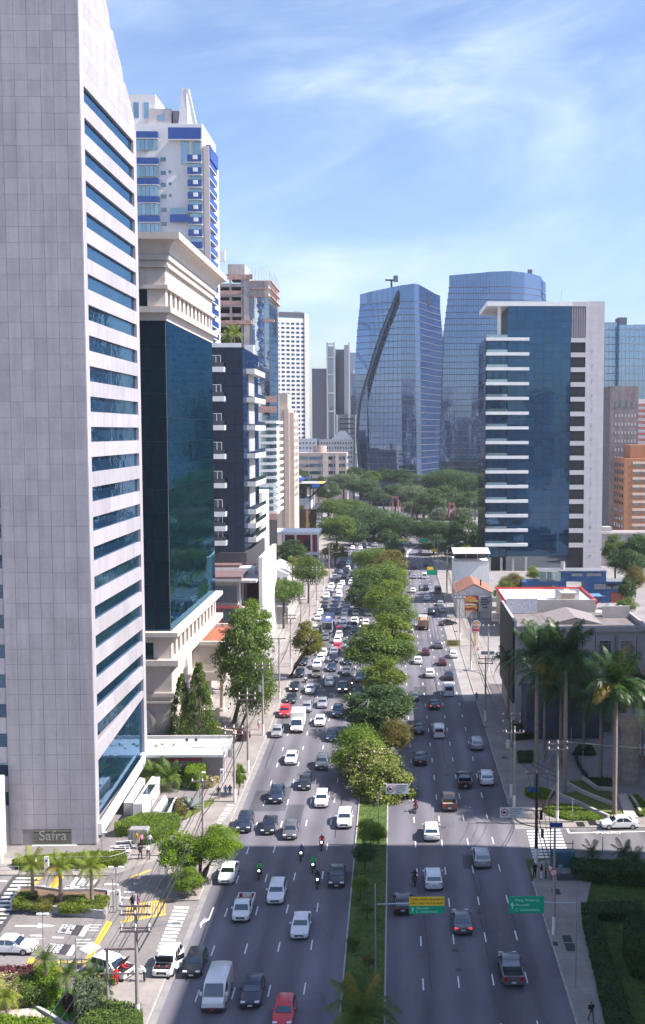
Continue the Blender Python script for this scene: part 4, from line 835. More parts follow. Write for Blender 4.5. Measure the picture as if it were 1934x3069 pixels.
for r0, r1, y in ((2.35, 2.85, Y2 - .25), (2.0, 2.33, Y2 - .15)):
    o, i = A(r1, y), A(r0, y); m_ = MB()
    for k in range(14): m_.loft([[i[k], o[k], o[k + 1], i[k + 1]], [(p[0], Y2 + .05, p[2]) for p in (i[k], o[k], o[k + 1], i[k + 1])]])
    for s in (-1, 1): m_.box(ax + s * r0 if s > 0 else ax - r1, ax + r1 if s > 0 else ax - r0, y, Y2 + .05, 0, 2.6)
    T.part('arch_surround', m_, m_lime)
T.part('arch_glass', MB().face([(p[0], Y2 - .02, p[2]) for p in A(2.0, 0)] + [(ax - 2, Y2 - .02, 0), (ax + 2, Y2 - .02, 0)]), GL('arch_glass', (.03, .07, .065), .25, (.7, .9, .85), rnd=0))
# porte-cochere wing
T2 = Th('limestone_porch', 'limestone porch on round columns with a terracotta roof beside the teal glass block', 'porch', (-31.5, 183, 0))
T2.bars('stone_panel', grid('F', 183, -34.2, -28.9, 7.1, 11.6, 5, 4, .012, 0, .06) + grid('R', -28.9, 183, 200, 7.1, 11.6, 8, 4, .012, 0, .06), m_lime)
T2.part('core', MB().box(-34.2, -28.96, 183.06, 200, 6.4, 11.4), m_limej)
T2.bars('parapet', [(-34.5, -28.5, 182.6, 183.3, 11.62, 12.3), (-29.2, -28.45, 183.32, 200.4, 11.62, 12.3), (-34.3, -29.3, 199.8, 200.4, 11.62, 12.3), (-34.36, -34.0, 183.32, 199.7, 11.62, 12.0)], m_lime); T2.bar('terracotta_roof', -33.95, -29.25, 183.35, 199.75, 11.45, 11.62, M('terracotta', (.33, .11, .06), .9, v=.2, s=2))
T2.bars('entablature', [(-34.3, -28.6, 182.7, 183.5, 5.5, 7.05), (-29.1, -28.55, 183.52, 200, 5.5, 7.05)], m_lime)
for cx, cy in ((-29.4, 183.7), (-32.9, 183.7), (-29.4, 199), (-32.9, 191)): T2.part('column', MB().lathe((cx, cy, 0), [(.62, 0), (.62, .5), (.45, .6), (.42, 5.0), (.6, 5.3), (.62, 5.5)], 14), m_lime, 40)
T2.bar('doorway', -34.3, -33.1, 188, 188.1, 0, 5, m_dark)
# ---- white residential tower with blue balconies -----------------------------
m_wall = M('white_render', (.74, .73, .73), .7, v=.04, s=.3, streak=.07); m_bblue = GL('blue_glass_parapet', (.018, .05, .21), .1, (.5, .6, 1.0), rnd=.12, rough=.12); g_res = GL('pale_window_glass', (.10, .20, .24), .3, (.8, .95, 1.0), rnd=.5)
Y3 = 285.0
T = Th('white_residential_tower', 'white residential tower with royal blue balcony parapets and a pointed roof fin', 'building', (-56, Y3 + 8, 0))
T.part('tower_wall', MB().box(-70, -49.1, Y3 + 1.2, Y3 + 22, 0, 127.2), m_wall); T.part('side_wing', MB().box(-49.1, -48.35, Y3 + 1.4, Y3 + 22, 0, 121.6), m_wall)
T.part('penthouse', MB().box(-69, -61.4, Y3 + 3, Y3 + 15, 127.2, 135), m_wall); T.part('penthouse_annex', MB().box(-63, -57.2, Y3 + 2, Y3 + 12, 127.2, 131.2), M('pinkish_render', (.55, .49, .48), .8, v=.06)); T.part('water_tank_house', MB().box(-56.9, -55.4, Y3 + 3, Y3 + 9, 127.2, 130.9), M('mauve_render', (.38, .32, .34), .8, v=.06))
T.part('roof_fin', MB().loft([[(x, Y3 + 1.4, z) for x, z in q] for q in ([(-55.3, 126.5), (-54.2, 136.2), (-53.2, 136.2), (-53.0, 126.5)],)] + [[(x, Y3 + 15, z) for x, z in ((-55.3, 126.5), (-55, 128), (-54, 128), (-53.0, 126.5))]]), m_wall)
T.part('roof_fin_brace', MB().loft([[(-53.2, Y3 + 1.3, 136.2), (-52.4, Y3 + 1.3, 136.0), (-50.3, Y3 + 1.3, 126), (-51.4, Y3 + 1.3, 126)], [(-53.2, Y3 + 2.2, 136.2), (-52.4, Y3 + 2.2, 136.0), (-50.3, Y3 + 2.2, 126), (-51.4, Y3 + 2.2, 126)]]), m_wall)
T.bars('penthouse_window', [(x, x + 1.3, Y3 + 2.94, Y3 + 3.02, 129, 133) for x in (-67, -64.4)] + [(-60.6, -59, Y3 + 1.94, Y3 + 2.02, 128, 129.6)], g_res)
T.bars('wall_window', [(-59.9, -58.6, Y3 + 1.12, Y3 + 1.22, z, z + 1.0) for z in (117.6, 114.2, 111.2, 108.2, 104.8, 101.2, 98, 94.5, 91)] + [(-57.9, -57.2, Y3 + 1.12, Y3 + 1.22, z, z + .7) for z in (114.6, 111.6, 108.6)], g_win)
stepz = [124.8, 118.2, 113.1, 108.5, 103.6, 98.7, 93.8, 89, 84]
for z in stepz:
    T.bar('blue_parapet', -66, -60.3, Y3 - .35, Y3 - .2, z - 1.65, z, m_bblue); T.bar('balcony_slab', -66, -60.3, Y3 - .35, Y3 + 1.18, z - 1.8, z - 1.66, m_wall); T.bar('balcony_side', -60.44, -60.3, Y3 - .18, Y3 + 1.18, z - 1.64, z, m_bblue)
    T.bars('balcony_window', [(x, x + 1.0, Y3 + .3, Y3 + .36, z - 4.6, z - 1.85) for x in (-65.9, -64.8, -63.7, -62.6, -61.5)], g_res)
k = 0; z = 119.0
T.bar('blue_parapet', -57.6, -49.2, Y3 - .3, Y3 - .15, 122.9, 125.8, m_bblue); T.bar('balcony_slab', -57.6, -49.2, Y3 - .3, Y3 + 1.18, 122.7, 122.88, m_wall); T.bars('tall_window', [(-54.5, -52.7, Y3 + .9, Y3 + 1.15, 117, 122.6), (-51.6, -49.6, Y3 + .9, Y3 + 1.15, 119, 122.6)], g_res)
while z > 66:
    T.bar('blue_parapet', -52.8, -49.2, Y3 - .3, Y3 - .15, z - 1.75, z, m_bblue); T.bar('balcony_slab', -52.8, -49.2, Y3 - .3, Y3 + 1.18, z - 1.92, z - 1.77, m_wall); T.bar('balcony_window', -52.5, -49.5, Y3 + .7, Y3 + .8, z - 3.1, z - 1.95, g_res)
    if k % 2 == 0 or k < 6: T.bar('air_conditioner', -51.3, -50.2, Y3 - .7, Y3 - .32, z - 1.2, z - .2, m_white)
    T.bar('blue_parapet', -48.3, -47.35, Y3 + 1.6, Y3 + 13.5, z - 2.2, z - .55, m_bblue); T.bar('balcony_slab', -48.3, -47.35, Y3 + 1.6, Y3 + 13.5, z - 2.4, z - 2.22, m_wall); T.bar('balcony_window', -48.33, -48.25, Y3 + 2, Y3 + 13, z - 3.6, z - 2.45, g_res)
    z -= 3.15; k += 1
T.bar('blue_parapet', -48.3, -47.1, Y3 + 1.45, Y3 + 14, 118.4, 121.9, m_bblue); T.bar('pier', -48.8, -47.4, Y3 + 1.0, Y3 + 1.38, 40, 121.5, M('pinkish_render', (.55, .49, .48)))
T.bar('blue_parapet', -57.5, -52.9, Y3 - .2, Y3 - .05, 101.9, 103.9, m_bblue); T.bar('glass_rail', -57.5, -52.9, Y3 - .2, Y3 - .12, 103.95, 105.5, g_res)
# ---- black glass tower with white balconies ----------------------------------
m_bgl = GL('black_blue_glass', (.006, .011, .024), .13, (.45, .58, .85), wav=.02, ws=.3, rnd=.35)
X4, Y4, Y4b = -34.0, 247.0, 275.0
T = Th('black_glass_tower', 'slim black glass tower with stacked white balconies and a palm roof garden', 'building', (X4, Y4, 0))
T.part('core', MB().box(-48, X4 - .06, Y4 + .06, Y4b, 0, 67), m_dark)
T.bars('glass_pane', grid('F', Y4, -46, X4, 20.5, 67, 6, 16, .04, -.04, .02), m_bgl, jit=.002); T.bars('glass_pane', grid('R', X4, Y4, Y4b, 20.5, 67, 6, 16, .04, -.04, .02), m_bgl, jit=.002)
T.bar('roof_parapet', -46, X4 - .4, Y4 + .5, Y4 + .7, 67, 68, m_white); T.bar('roof_box', -36.5, X4 - .3, Y4b - 6, Y4b - 3, 67, 69.3, m_white)
for k, z in enumerate((61.6, 55.0, 48.5, 42.0, 35.4, 28.9, 25.6, 22.3)):
    for nm, b, m in (('balcony_floor', (-41.3, -38.0, Y4 - 1.5, Y4 - .02, z - .18, z), m_white), ('white_parapet', (-41.3, -38.0, Y4 - 1.62, Y4 - 1.5, z - .18, z + .95), m_white), ('white_parapet', (-38.1, -37.98, Y4 - 1.48, Y4 - .02, z, z + .95), m_white), ('glass_rail', (-41.3, -38.0, Y4 - 1.6, Y4 - 1.54, z + .97, z + 1.9), g_win), ('balcony_door', (-41.0, -39.0, Y4 - .05, Y4 - .03, z + .3, z + 3.4), g_win)): T.bar(nm, *b, m)
    T.bars('door_frame', [(x, x + .12, Y4 - .1, Y4 - .055, z + .3, z + 3.5) for x in (-41.1, -40.05, -39.0)] + [(-41.1, -38.88, Y4 - .1, Y4 - .056, z + 3.52, z + 3.65)], m_white)
    o = [(X4 + .02, X4 + 2.0, Y4 + 6, Y4b - 2, z - .2, z), (X4 + 1.88, X4 + 2.0, Y4 + 6, Y4b - 2, z + .01, z + .95), (X4 + .02, X4 + 1.86, Y4 + 6, Y4 + 6.14, z + .01, z + .95)]
    T.bar('balcony_floor', *o[0], m_white); T.bar('white_parapet', *o[1], m_white); T.bar('white_parapet', *o[2], m_white); T.bar('glass_rail', X4 + 1.9, X4 + 1.97, Y4 + 6, Y4b - 2, z + .97, z + 1.9, g_win)
    if k < 6: T.bars('white_louvre', [(X4 + .03, X4 + .25, Y4 + 9 + 1.7 * j, Y4 + 9.7 + 1.7 * j, z - 5.2, z - .25) for j in range(6)], m_white)
T.part('podium', MB().box(-48, X4 + .6, Y4 - 1, Y4b + 6, 0, 20.4), M('charcoal_cladding', (.06, .055, .065), .6, v=.1))
# ---- low white house with a red terrace (in front of the black tower) ---------
T = Th('red_terrace_house', 'low white building with brown roofs and a red-walled upper terrace', 'building', (-38, 232, 0)); m_brown = M('brown_roof_sheet', (.16, .10, .10), .8, v=.2, s=1, streak=.1); m_pink = M('red_plaster', (.42, .07, .09), .7, v=.1)
T.part('wall', MB().box(-47, -33.6, 232.1, 246, 0, 15.9), m_lime); T.bar('roof', -47, -32.6, 231, 241.5, 16.4, 16.9, m_brown); T.bar('eave', -47, -32.5, 230.9, 231.2, 15.9, 16.38, m_conc); T.bar('roof', -47, -34.5, 241.8, 246, 17.6, 18.1, m_brown); T.bar('upper_wall', -42, -31, 241.5, 245.8, 15.9, 17.5, m_wall)
T.bars('front_window', [(x, x + 2.55, 231.6, 231.7, 11.2, 14.8) for x in (-46.6, -44, -41.4, -38.8, -36.2)], g_win); T.bars('front_window', [(x, x + 2.55, 231.9, 232.0, 4.6, 9.8) for x in (-46.6, -44, -41.4, -38.8, -36.2)], g_win); T.bars('red_beam', [(-47, -33.2, 231.4, 231.8, 10.0, 10.5), (-37.5, -37.1, 231.5, 231.85, 0, 9.9), (-41.4, -41, 231.5, 231.85, 0, 9.9)], m_pink)
T.bar('terrace_floor', -33.4, -29.3, 232, 246, 9.6, 10.0, M('terrace_tiles', (.52, .38, .36), .8, v=.1)); T.bar('terrace_roof', -33.5, -29.4, 231, 246, 15.6, 16.1, m_conc); T.bar('red_wall', -33.3, -29.3, 245.6, 245.8, 10.05, 15.5, m_pink); T.bars('terrace_column', [(-33.3, -32.9, y, y + .4, 10.05, 15.5) for y in (232.3, 237, 241.5)], m_wall); T.bar('terrace_rail', -29.5, -29.42, 232, 245.5, 10.05, 11.1, g_res)
T.bar('tall_white_wall', -29.2, -28.4, 234, 262, 0, 20.8, m_wall); T.part('terrace_base', MB().box(-33.4, -29.3, 233, 246, 0, 9.55), m_wall)
T.bars('roof_duct', [(-42.5, -42, 238, 240, 17, 19.3), (-42, -40, 238, 240, 18.5, 19.3)], m_dark)
# ---- tower under construction -------------------------------------------------
T = Th('unfinished_tower', 'tower under construction with bare concrete floors, orange safety nets and blue glazing', 'building', (-47, 345, 0)); Y5 = 345.0
m_bare = M('bare_concrete', (.48, .43, .42), .9, v=.2, s=.5, streak=.15); m_net = M('orange_safety_net', (.46, .28, .24), .8, v=.3, s=1.5); g_con = GL('new_glazing', (.05, .08, .12), .45, (.7, .82, .95), rnd=.3, wav=.02)
T.part('inner_core', MB().box(-56, -40, Y5 + 6, Y5 + 28, 0, 95), m_blk)
for j in range(15):
    z = 50 + j * 3.1
    T.bar('floor_slab', -58, -46.9, Y5, Y5 + 28, z, z + 1.0, m_bare); T.bars('column', [(x, x + .7, Y5 + .3, Y5 + 1.0, z + 1.0, z + 3.08) for x in (-55, -51.4, -47.8)], m_bare)
    if j % 3 == 1 or j == 12: T.bar('safety_net', -57, -47.2 + (3 if j == 4 else 0), Y5 - .25, Y5 - .12, z + .6, z + 1.9, m_net)
T.part('lift_core', MB().box(-46.9, -45.1, Y5 - .3, Y5 + 28, 20, 97), m_bare); T.part('roof_house', MB().box(-52.4, -47, Y5 + 4, Y5 + 16, 96.8, 101), m_bare); T.bar('safety_net', -54.8, -44, Y5 - .4, Y5 - .2, 95.6, 97.2, m_net)
T.bars('glazing', grid('F', Y5 - .2, -45.0, -39.0, 50, 90, 4, 12, .06, 0, .06) + grid('R', -39.0, Y5, Y5 + 26, 50, 90, 4, 12, .06, 0, .06), g_con, jit=.004); T.part('glazing_backing', MB().box(-45.05, -39.05, Y5 - .15, Y5 + 27.9, 20, 95), m_bare)
T.bars('scaffold_pole', [(x, x + .12, Y5 - .5, Y5 - .38, 88, 98 + RN.random() * 2) for x in frange(-45, -38.6, 7)] + [(-38.7, -38.58, y, y + .12, 88, 98 + RN.random() * 2) for y in frange(Y5, Y5 + 26, 6)], m_bare)
T.bars('scaffold_deck', [(-45, -38.4, Y5 - .9, Y5 - .3, z, z + .25) for z in (90.2, 92.6, 95)] + [(-38.9, -38.0, Y5, Y5 + 26, z, z + .25) for z in (90.2, 92.6, 95)], m_net)
T.bar('orange_gantry', -52.5, -44.2, Y5 - 2.2, Y5 - .6, 81.6, 82.8, m_net); T.bar('orange_gantry', -40.5, -37.3, Y5 - 1, Y5 + .4, 82.4, 83.2, m_net)
for j in range(14):
    z = 22 + j * 2.2
    T.bar('balcony_band', -44, -36.9, Y5 - 1.2, Y5 + 20, z, z + .85, m_wall); T.bars('balcony_glass', [(x, x + 2.2, Y5 - .5, Y5 - .42, z + .9, z + 2.15) for x in (-44, -41.6, -39.2)], g_res)
T.bars('safety_net', [(-44, -36.8, Y5 - 1.5, Y5 - 1.25, z, z + 2) for z in (54, 57.2)] + [(-44, -37, Y5 - 1.6, Y5 - 1.3, 20, 22)], m_net)
cr = Th('tower_crane', 'tower crane jib reaching past the blue and white tower', 'crane', (-62, Y5 + 12, 101)); cr.part('mast', MB().box(-62.6, -61.4, Y5 + 12, Y5 + 13, 101, 108), m_steel); cr.part('jib', MB().box(-65, -56.2, Y5 + 12, Y5 + 12.6, 104.6, 105.2), m_steel); cr.part('counterweight', MB().box(-56.2, -54.4, Y5 + 11.8, Y5 + 13.0, 103.2, 106.4), m_white)
# ---- cream slab, white grid hotel, grey towers, mid-rise blocks ---------------
def simple_block(name, label, x0, x1, y0, y1, z1, mat, win, cols, rows, zt, zb, wf=.62, hf=.5, side=None, gl=g_win, base=0):
    T = Th(name, label, 'building', ((x0 + x1) / 2, y0, 0)); T.part('wall', MB().box(x0, x1, y0, y1, base, z1), mat)
    dx = (win[1] - win[0]) / cols; dz = (zt - zb) / rows
    T.bars('window', [(win[0] + (i + (1 - wf) / 2) * dx, win[0] + (i + (1 + wf) / 2) * dx, y0 - .05, y0 + .02, zb + (j + (1 - hf) / 2) * dz, zb + (j + (1 + hf) / 2) * dz) for j in range(rows) for i in range(cols)], gl)
    if side:
        pl, a, b, n, s = side; dy = (b - a) / n
        T.bars('window', [((pl - .02 if s > 0 else pl - .05), (pl + .05 if s > 0 else pl + .02), a + (i + (1 - wf) / 2) * dy, a + (i + (1 + wf) / 2) * dy, zb + (j + (1 - hf) / 2) * dz, zb + (j + (1 + hf) / 2) * dz) for j in range(rows) for i in range(n)], gl)
    return T
m_cream = M('cream_render', (.60, .49, .42), .8, v=.06, s=.3, streak=.08)
T = simple_block('cream_apartment_slab', 'narrow cream apartment slab beside the white balcony floors', -46.5, -41.2, 430, 452, 57, m_cream, (-46.4, -45.5), 1, 12, 55, 22, .5, .4)
T.part('side_block', MB().box(-41.2, -39.3, 431, 452, 0, 55.6), m_cream); T.bars('side_window', [(-39.3, -39.2, 433 + 6 * i, 435 + 6 * i, 22 + 2.7 * j, 23.4 + 2.7 * j) for j in range(12) for i in range(3)], g_win); T.bar('roof_house', -46.5, -42, 434, 445, 57, 63.2, M('roof_house_render', (.45, .38, .33), .8))
T.bar('vertical_stripe', -43.3, -43.0, 429.9, 430.0, 10, 56.5, M('terracotta_stripe', (.5, .22, .14)))
T = simple_block('white_grid_hotel', 'white high-rise with a regular grid of small dark windows', -87, -61, 800, 830, 130.5, m_wall, (-86.2, -63.8), 6, 27, 128.3, 42, .66, .48, gl=GL('hotel_glass', (.04, .06, .10), .3, (.6, .75, 1), rnd=.45))
T.bar('roof_band', -85.5, -64.5, 799.8, 800.5, 131, 135, M('dark_roof_band', (.08, .08, .11), .6)); T.bars('corner_tower', [(-87, -85.6, 799, 830, 0, 135.6), (-64.4, -61, 799.4, 830, 0, 134)], m_wall); T.root.rotation_euler.z = rad(20); T.bar('roof_crane', -72, -65, 803, 803.4, 135.4, 136, m_steel); T.bar('white_annex', -97, -87.1, 796, 830, 0, 134, m_wall)
g_gt = GL('grey_tower_glass', (.05, .07, .11), .35, (.6, .7, .88), rnd=.2); m_lgrey = M('light_grey_frame', (.50, .50, .53), .6, v=.05)
T = Th('grey_framed_tower', 'grey glass tower cluster with pale vertical frames beyond the park', 'building', (-45, 900, 0))
for x0, x1, y0, zt, m in ((-67, -54, 902, 100, M('slate_wall', (.17, .17, .22), .6, v=.06)), (-54, -48, 897, 118, g_gt), (-48, -40, 905, 116, M('slate_wall', (.17, .17, .22))), (-40, -36.5, 896, 119, m_lgrey), (-36.4, -30, 900, 113, g_gt), (-46, -31, 894, 62, M('slate_wall', (.17, .17, .22)))): T.part('tower_block', MB().box(x0, x1, y0, y0 + 24, 0, zt), m)
T.bars('vertical_frame', [(x, x + 1.3, 893.6, 897, 30, zt) for x, zt in ((-54.4, 121), (-48.6, 121), (-36.6, 121), (-31, 62), (-46.6, 62))] + [(-54.4, -48, 893.5, 896, z, z + 1.2) for z in (64, 79, 94, 108, 119)], m_lgrey); T.bars('horizontal_band', [(-44, -32, 893.4, 893.9, z, z + .9) for z in range(30, 62, 4)], m_blk)
T = simple_block('low_white_flats', 'row of low white apartment houses below the white grid high-rise', -66, -49, 700, 720, 43.5, m_wall, (-65.5, -50), 7, 5, 42, 27, .5, .45); T = simple_block('pale_gabled_flats', 'pale apartment block with a stepped gable beside the mirrored tower', -48, -25.5, 702, 722, 43, M('pale_render', (.62, .58, .56), .8, v=.06), (-47, -26), 12, 5, 42, 27, .5, .45); T.part('gable', MB().loft([[(-40, y, 43), (-26, y, 43), (-31, y, 48.5), (-34, y, 48.5)] for y in (702.2, 715)]), m_wall)
m_tan = M('tan_stone', (.40, .32, .29), .8, v=.08, s=.3)
T = simple_block('tan_striped_office', 'tan office block with dark ribbon windows above the park trees', -57, -27.5, 640, 668, 35.5, m_tan, (-56.8, -28), 4, 5, 34.6, 13, .92, .45, side=(-27.5, 641, 667, 3, 1), gl=GL('ribbon_glass', (.02, .05, .07), .3, (.6, .85, .95), rnd=.5)); T.bars('pale_pier', [(-41.5, -38.2, 639.7, 640, 12, 35), (-34, -32, 639.7, 640, 12, 35)], M('pale_tan', (.55, .45, .40), .8)); T.part('roof_drum', MB().cyl((-44, 655, 35.4), (-44, 655, 39.5), 4, n=20), m_tan, 40)
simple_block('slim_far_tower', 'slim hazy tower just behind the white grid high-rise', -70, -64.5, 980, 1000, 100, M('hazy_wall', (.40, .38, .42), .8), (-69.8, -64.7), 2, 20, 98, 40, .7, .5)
# ---- brown glass building with a helipad on the roof --------------------------
Y6 = 470.0; g_brn = GL('bronze_glass', (.035, .026, .014), .2, (.62, .55, .38), rnd=.2, wav=.03, ws=.3)
T = Th('bronze_glass_building', 'low bronze glass building carrying a rooftop helipad on raking struts', 'building', (-44, Y6, 0)); T.part('core', MB().box(-54.5, -33.5, Y6 + .1, Y6 + 45, 0, 14), m_dark)
T.bars('bronze_pane', grid('F', Y6, -54.5, -33.4, 6.2, 14.2, 12, 2, .05, -.02, .05), g_brn, jit=.004); T.bars('amber_pane', grid('F', Y6, -52.5, -35.8, 2.2, 5.9, 14, 1, .1, -.02, .05), M('amber_glass', (.36, .25, .09), .2, v=.1)); T.bars('side_pane', grid('R', -33.4, Y6, Y6 + 40, 4.5, 14.2, 8, 2, .06, -.02, .05), GL('grey_glass', (.05, .055, .06), .25, rnd=.2), jit=.003)  # lower window row in plain amber-coloured glass
T.part('roof_block', MB().box(-49.5, -36.5, Y6 + 6, Y6 + 32, 14, 18.6), m_wall); T.part('control_room', MB().box(-47, -39, Y6 + 8, Y6 + 20, 18.6, 23.4), m_dark); T.bars('control_room_window', [(x, x + 2.2, Y6 + 7.9, Y6 + 8, 19.2, 22.8) for x in (-46.8, -44.4, -42)], g_win)
T.bar('helipad_deck', -53, -30.5, Y6 + 4, Y6 + 28, 24.6, 25.2, M('helipad_deck', (.34, .34, .36), .8, v=.1)); T.bars('deck_edge', [(-53, -30.5, Y6 + 3.7, Y6 + 3.98, 23.6, 25.3), (-30.48, -30.2, Y6 + 3.7, Y6 + 28, 24.2, 25.3)], m_blk)
T.bars('yellow_stripe', [(-52, -49.5, Y6 + 4.5, Y6 + 27, 25.22, 25.24), (-33.5, -31, Y6 + 4.5, Y6 + 27, 25.22, 25.24), (-49, -34, Y6 + 4.6, Y6 + 6, 25.22, 25.24)], m_yel); T.bars('blue_panel', [(-52.6, -49.8, Y6 + 3.6, Y6 + 3.69, 23.8, 25.0), (-35.5, -32, Y6 + 3.6, Y6 + 3.69, 23.8, 25.0)], M('blue_panel', (.03, .16, .6), .5)); T.bar('red_panel', -47.5, -45, Y6 + 3.6, Y6 + 3.69, 23.7, 25.1, M('crimson_panel', (.45, .02, .10), .5))
mbs = MB()
for a, b in (((-52, 23.8), (-48, 18.8)), ((-50, 23.8), (-47, 19)), ((-32, 23.8), (-36.8, 18.8)), ((-44, 23.8), (-40, 19.4)), ((-40, 23.8), (-44, 19.4)), ((-36.4, 24.5), (-36.4, 14))):
    for yy in (Y6 + 5, Y6 + 24): mbs.cyl((a[0], yy, a[1]), (b[0], yy, b[1]), .3, n=6)
T.part('raking_struts', mbs, m_dark); T.part('roof_planting', MB().box(-49.4, -39.2, Y6 + 5, Y6 + 5.9, 14.2, 15.6), M('yellow_shrub', (.34, .33, .05), .9, v=.3, s=2, b=.6, bs=3))
h = Th('helicopter', 'blue and white helicopter parked on the rooftop helipad', 'helicopter', (-42, Y6 + 14, 25.3)); m_hb = M('helicopter_blue', (.05, .10, .36), .3, coat=.5); cz = 26.6
h.part('cabin', MB().loft([[(-45.5 + x, Y6 + 14 + r * math.cos(a), cz + z0 + r * 1.05 * math.sin(a)) for a in [i * math.pi / 5 for i in range(10)]] for x, r, z0 in ((0, .2, -.3), (.8, .9, -.1), (2.2, 1.25, 0), (4.2, 1.2, .05), (5.2, .7, .3), (6, .4, .5))]), [m_hb], 60); h.part('windscreen', MB().loft([[(-45.0 + x, Y6 + 13.4 + r * math.cos(a), cz + .35 + r * math.sin(a)) for a in [i * math.pi / 4 for i in range(8)]] for x, r in ((0, .3), (.6, .75), (1.6, .9), (2.2, .5))]), g_win, 60)
h.part('tail_boom', MB().tube([(-40, Y6 + 14, cz + .5), (-36.5, Y6 + 14, cz + .7)], .35, 8, .15), m_hb); h.part('tail_fin', MB().box(-36.8, -36.1, Y6 + 13.95, Y6 + 14.05, cz + .5, cz + 1.9), m_hb); h.part('rotor_mast', MB().cyl((-42.8, Y6 + 14, cz + 1.1), (-42.8, Y6 + 14, cz + 2.0), .18), m_white); h.part('engine_cowling', MB().rbox(-44, -41, Y6 + 13.4, Y6 + 14.6, cz + .9, cz + 1.5, .15), m_white)
for a in (20, 110, 200, 290): h.part('rotor_blade', MB().loft([[(-42.8 + d * math.cos(rad(a)) - w * math.sin(rad(a)), Y6 + 14 + d * math.sin(rad(a)) + w * math.cos(rad(a)), cz + 1.95 + z) for w, z in ((-.17, 0), (.17, 0), (.17, .05), (-.17, .05))] for d in (.2, 6)]), m_steel)
for s in (-1, 1): h.part('skid', MB().tube([(-44.5, Y6 + 14 + s, 25.4), (-40.5, Y6 + 14 + s, 25.4)], .08), m_dark)
# ---- white-framed red pavilion, sheds ----------------------------------------
T = Th('red_pavilion', 'white-framed two-storey pavilion with red interior over a brick ground floor', 'building', (-37, 392, 0)); Y7 = 392.0
T.bar('roof', -49, -26.9, Y7, Y7 + 16, 10.6, 11.6, m_white); T.bars('post', [(x, x + .6, Y7 + .1, Y7 + .7, 1.2, 10.55) for x in (-49, -44.5, -40, -35.8, -30, -27.6)], m_white); T.bar('floor_beam', -41, -27, Y7, Y7 + 1, 3.2, 4.2, m_white); T.part('back_wall', MB().box(-41, -27.5, Y7 + 7, Y7 + 7.4, 0, 10.55), m_pink); T.bar('red_floor', -41, -27.5, Y7 + 1.02, Y7 + 6.9, 3.6, 4.1, m_red); T.part('brick_base', MB().box(-34.5, -27.6, Y7 + .2, Y7 + 7, 0, 3.15), M('brick_wall', (.28, .10, .07), .9, v=.2, s=3)); T.bars('dark_door', [(-39.8, -36, Y7 + 6.7, Y7 + 6.9, 4.2, 9), (-33, -30.5, Y7 + 6.7, Y7 + 6.9, 4.2, 8)], m_dark)
T = Th('grey_shed', 'shed with a pale grey sheet roof behind the fan palm', 'shed', (-36, 330, 0)); T.part('wall', MB().box(-42, -32.3, 330, 352, 0, 4.2), m_wall); T.part('roof', MB().loft([[(-42.5, y, 4.2), (-37, y, 6.6), (-31.8, y, 4.2)] for y in (329.5, 352.5)]), M('grey_sheet_roof', (.45, .46, .48), .5, v=.08)); T.bar('skylight', -40, -38, 332, 336, 6.0, 7.4, m_white); T.bars('window', [(x, x + 1.2, 329.9, 330, 1.2, 3.4) for x in (-41, -38.5, -36, -33.8)], g_win)
T = Th('concrete_garden_wall', 'long grey concrete garden wall behind the pavement trees', 'wall', (-27, 290, 0)); T.bars('wall_panel', [(-31 + .0 * i, -26.6, 268 + .1 * i, 268.3 + .1 * i, 0, 4.4) for i in range(1)] + [(-26.6, -26.3, 268 + 6 * i, 273.95 + 6 * i, 0, 4.2) for i in range(6)], m_conc)
T = Th('white_balcony_block', 'small white block with tiny windows left of the balcony floors', 'building', (-41, 330, 0)); T.part('wall', MB().box(-45, -38.8, 321, 338, 0, 30), m_wall); T.bars('window', [(x, x + .4, 320.9, 321, z, z + .6) for x in (-44, -42.3, -40.6) for z in (12, 15, 18, 21)], m_dark)
# ================================================================== mirrored twin towers
def stripe_glass(name, c, tintc, refl, period, wav):
    """far curtain wall: mirror glass whose mullions are too fine to build at this distance"""
    mt = GL(name, c, refl, tintc, wav=wav, ws=.12, rnd=.1, stretch=(1, 1, .5)); t = mt.node_tree
    g = t.nodes.new('ShaderNodeNewGeometry'); sp = N(t, 'ShaderNodeSeparateXYZ'); t.links.new(g.outputs['Position'], sp.inputs[0])
    u = mathn(t, 'FRACT', mathn(t, 'DIVIDE', mathn(t, 'ADD', sp.outputs[0], sp.outputs[1]), period)); ln = mathn(t, 'LESS_THAN', u, .14)
    out = [n for n in t.nodes if n.type == 'OUTPUT_MATERIAL'][0]; src = out.inputs[0].links[0].from_socket
    d = N(t, 'ShaderNodeBsdfDiffuse'); d.inputs[0].default_value = (.10, .12, .17, 1); ms = t.nodes.new('ShaderNodeMixShader')
    t.links.new(mathn(t, 'MULTIPLY', ln, .4), ms.inputs[0]); t.links.new(src, ms.inputs[1]); t.links.new(d.outputs[0], ms.inputs[2]); t.links.new(ms.outputs[0], out.inputs[0]); return mt
g_twin = stripe_glass('mirror_curtain_wall', (.022, .05, .125), (.31, .43, .66), .48, 1.5, .05)
m_ledge = M('slate_sun_shade', (.13, .14, .20), .5, m=.4, v=.06)
def lerp_ring(levels, z):
    for (z0, r0), (z1, r1) in zip(levels[:-1], levels[1:]):
        if z0 <= z <= z1: t = (z - z0) / (z1 - z0); t = t * t * (3 - 2 * t) if False else t; return [(a[0] + (b[0] - a[0]) * t, a[1] + (b[1] - a[1]) * t, z) for a, b in zip(r0, r1)]
    return [(p[0], p[1], z) for p in (levels[0][1] if z < levels[0][0] else levels[-1][1])]
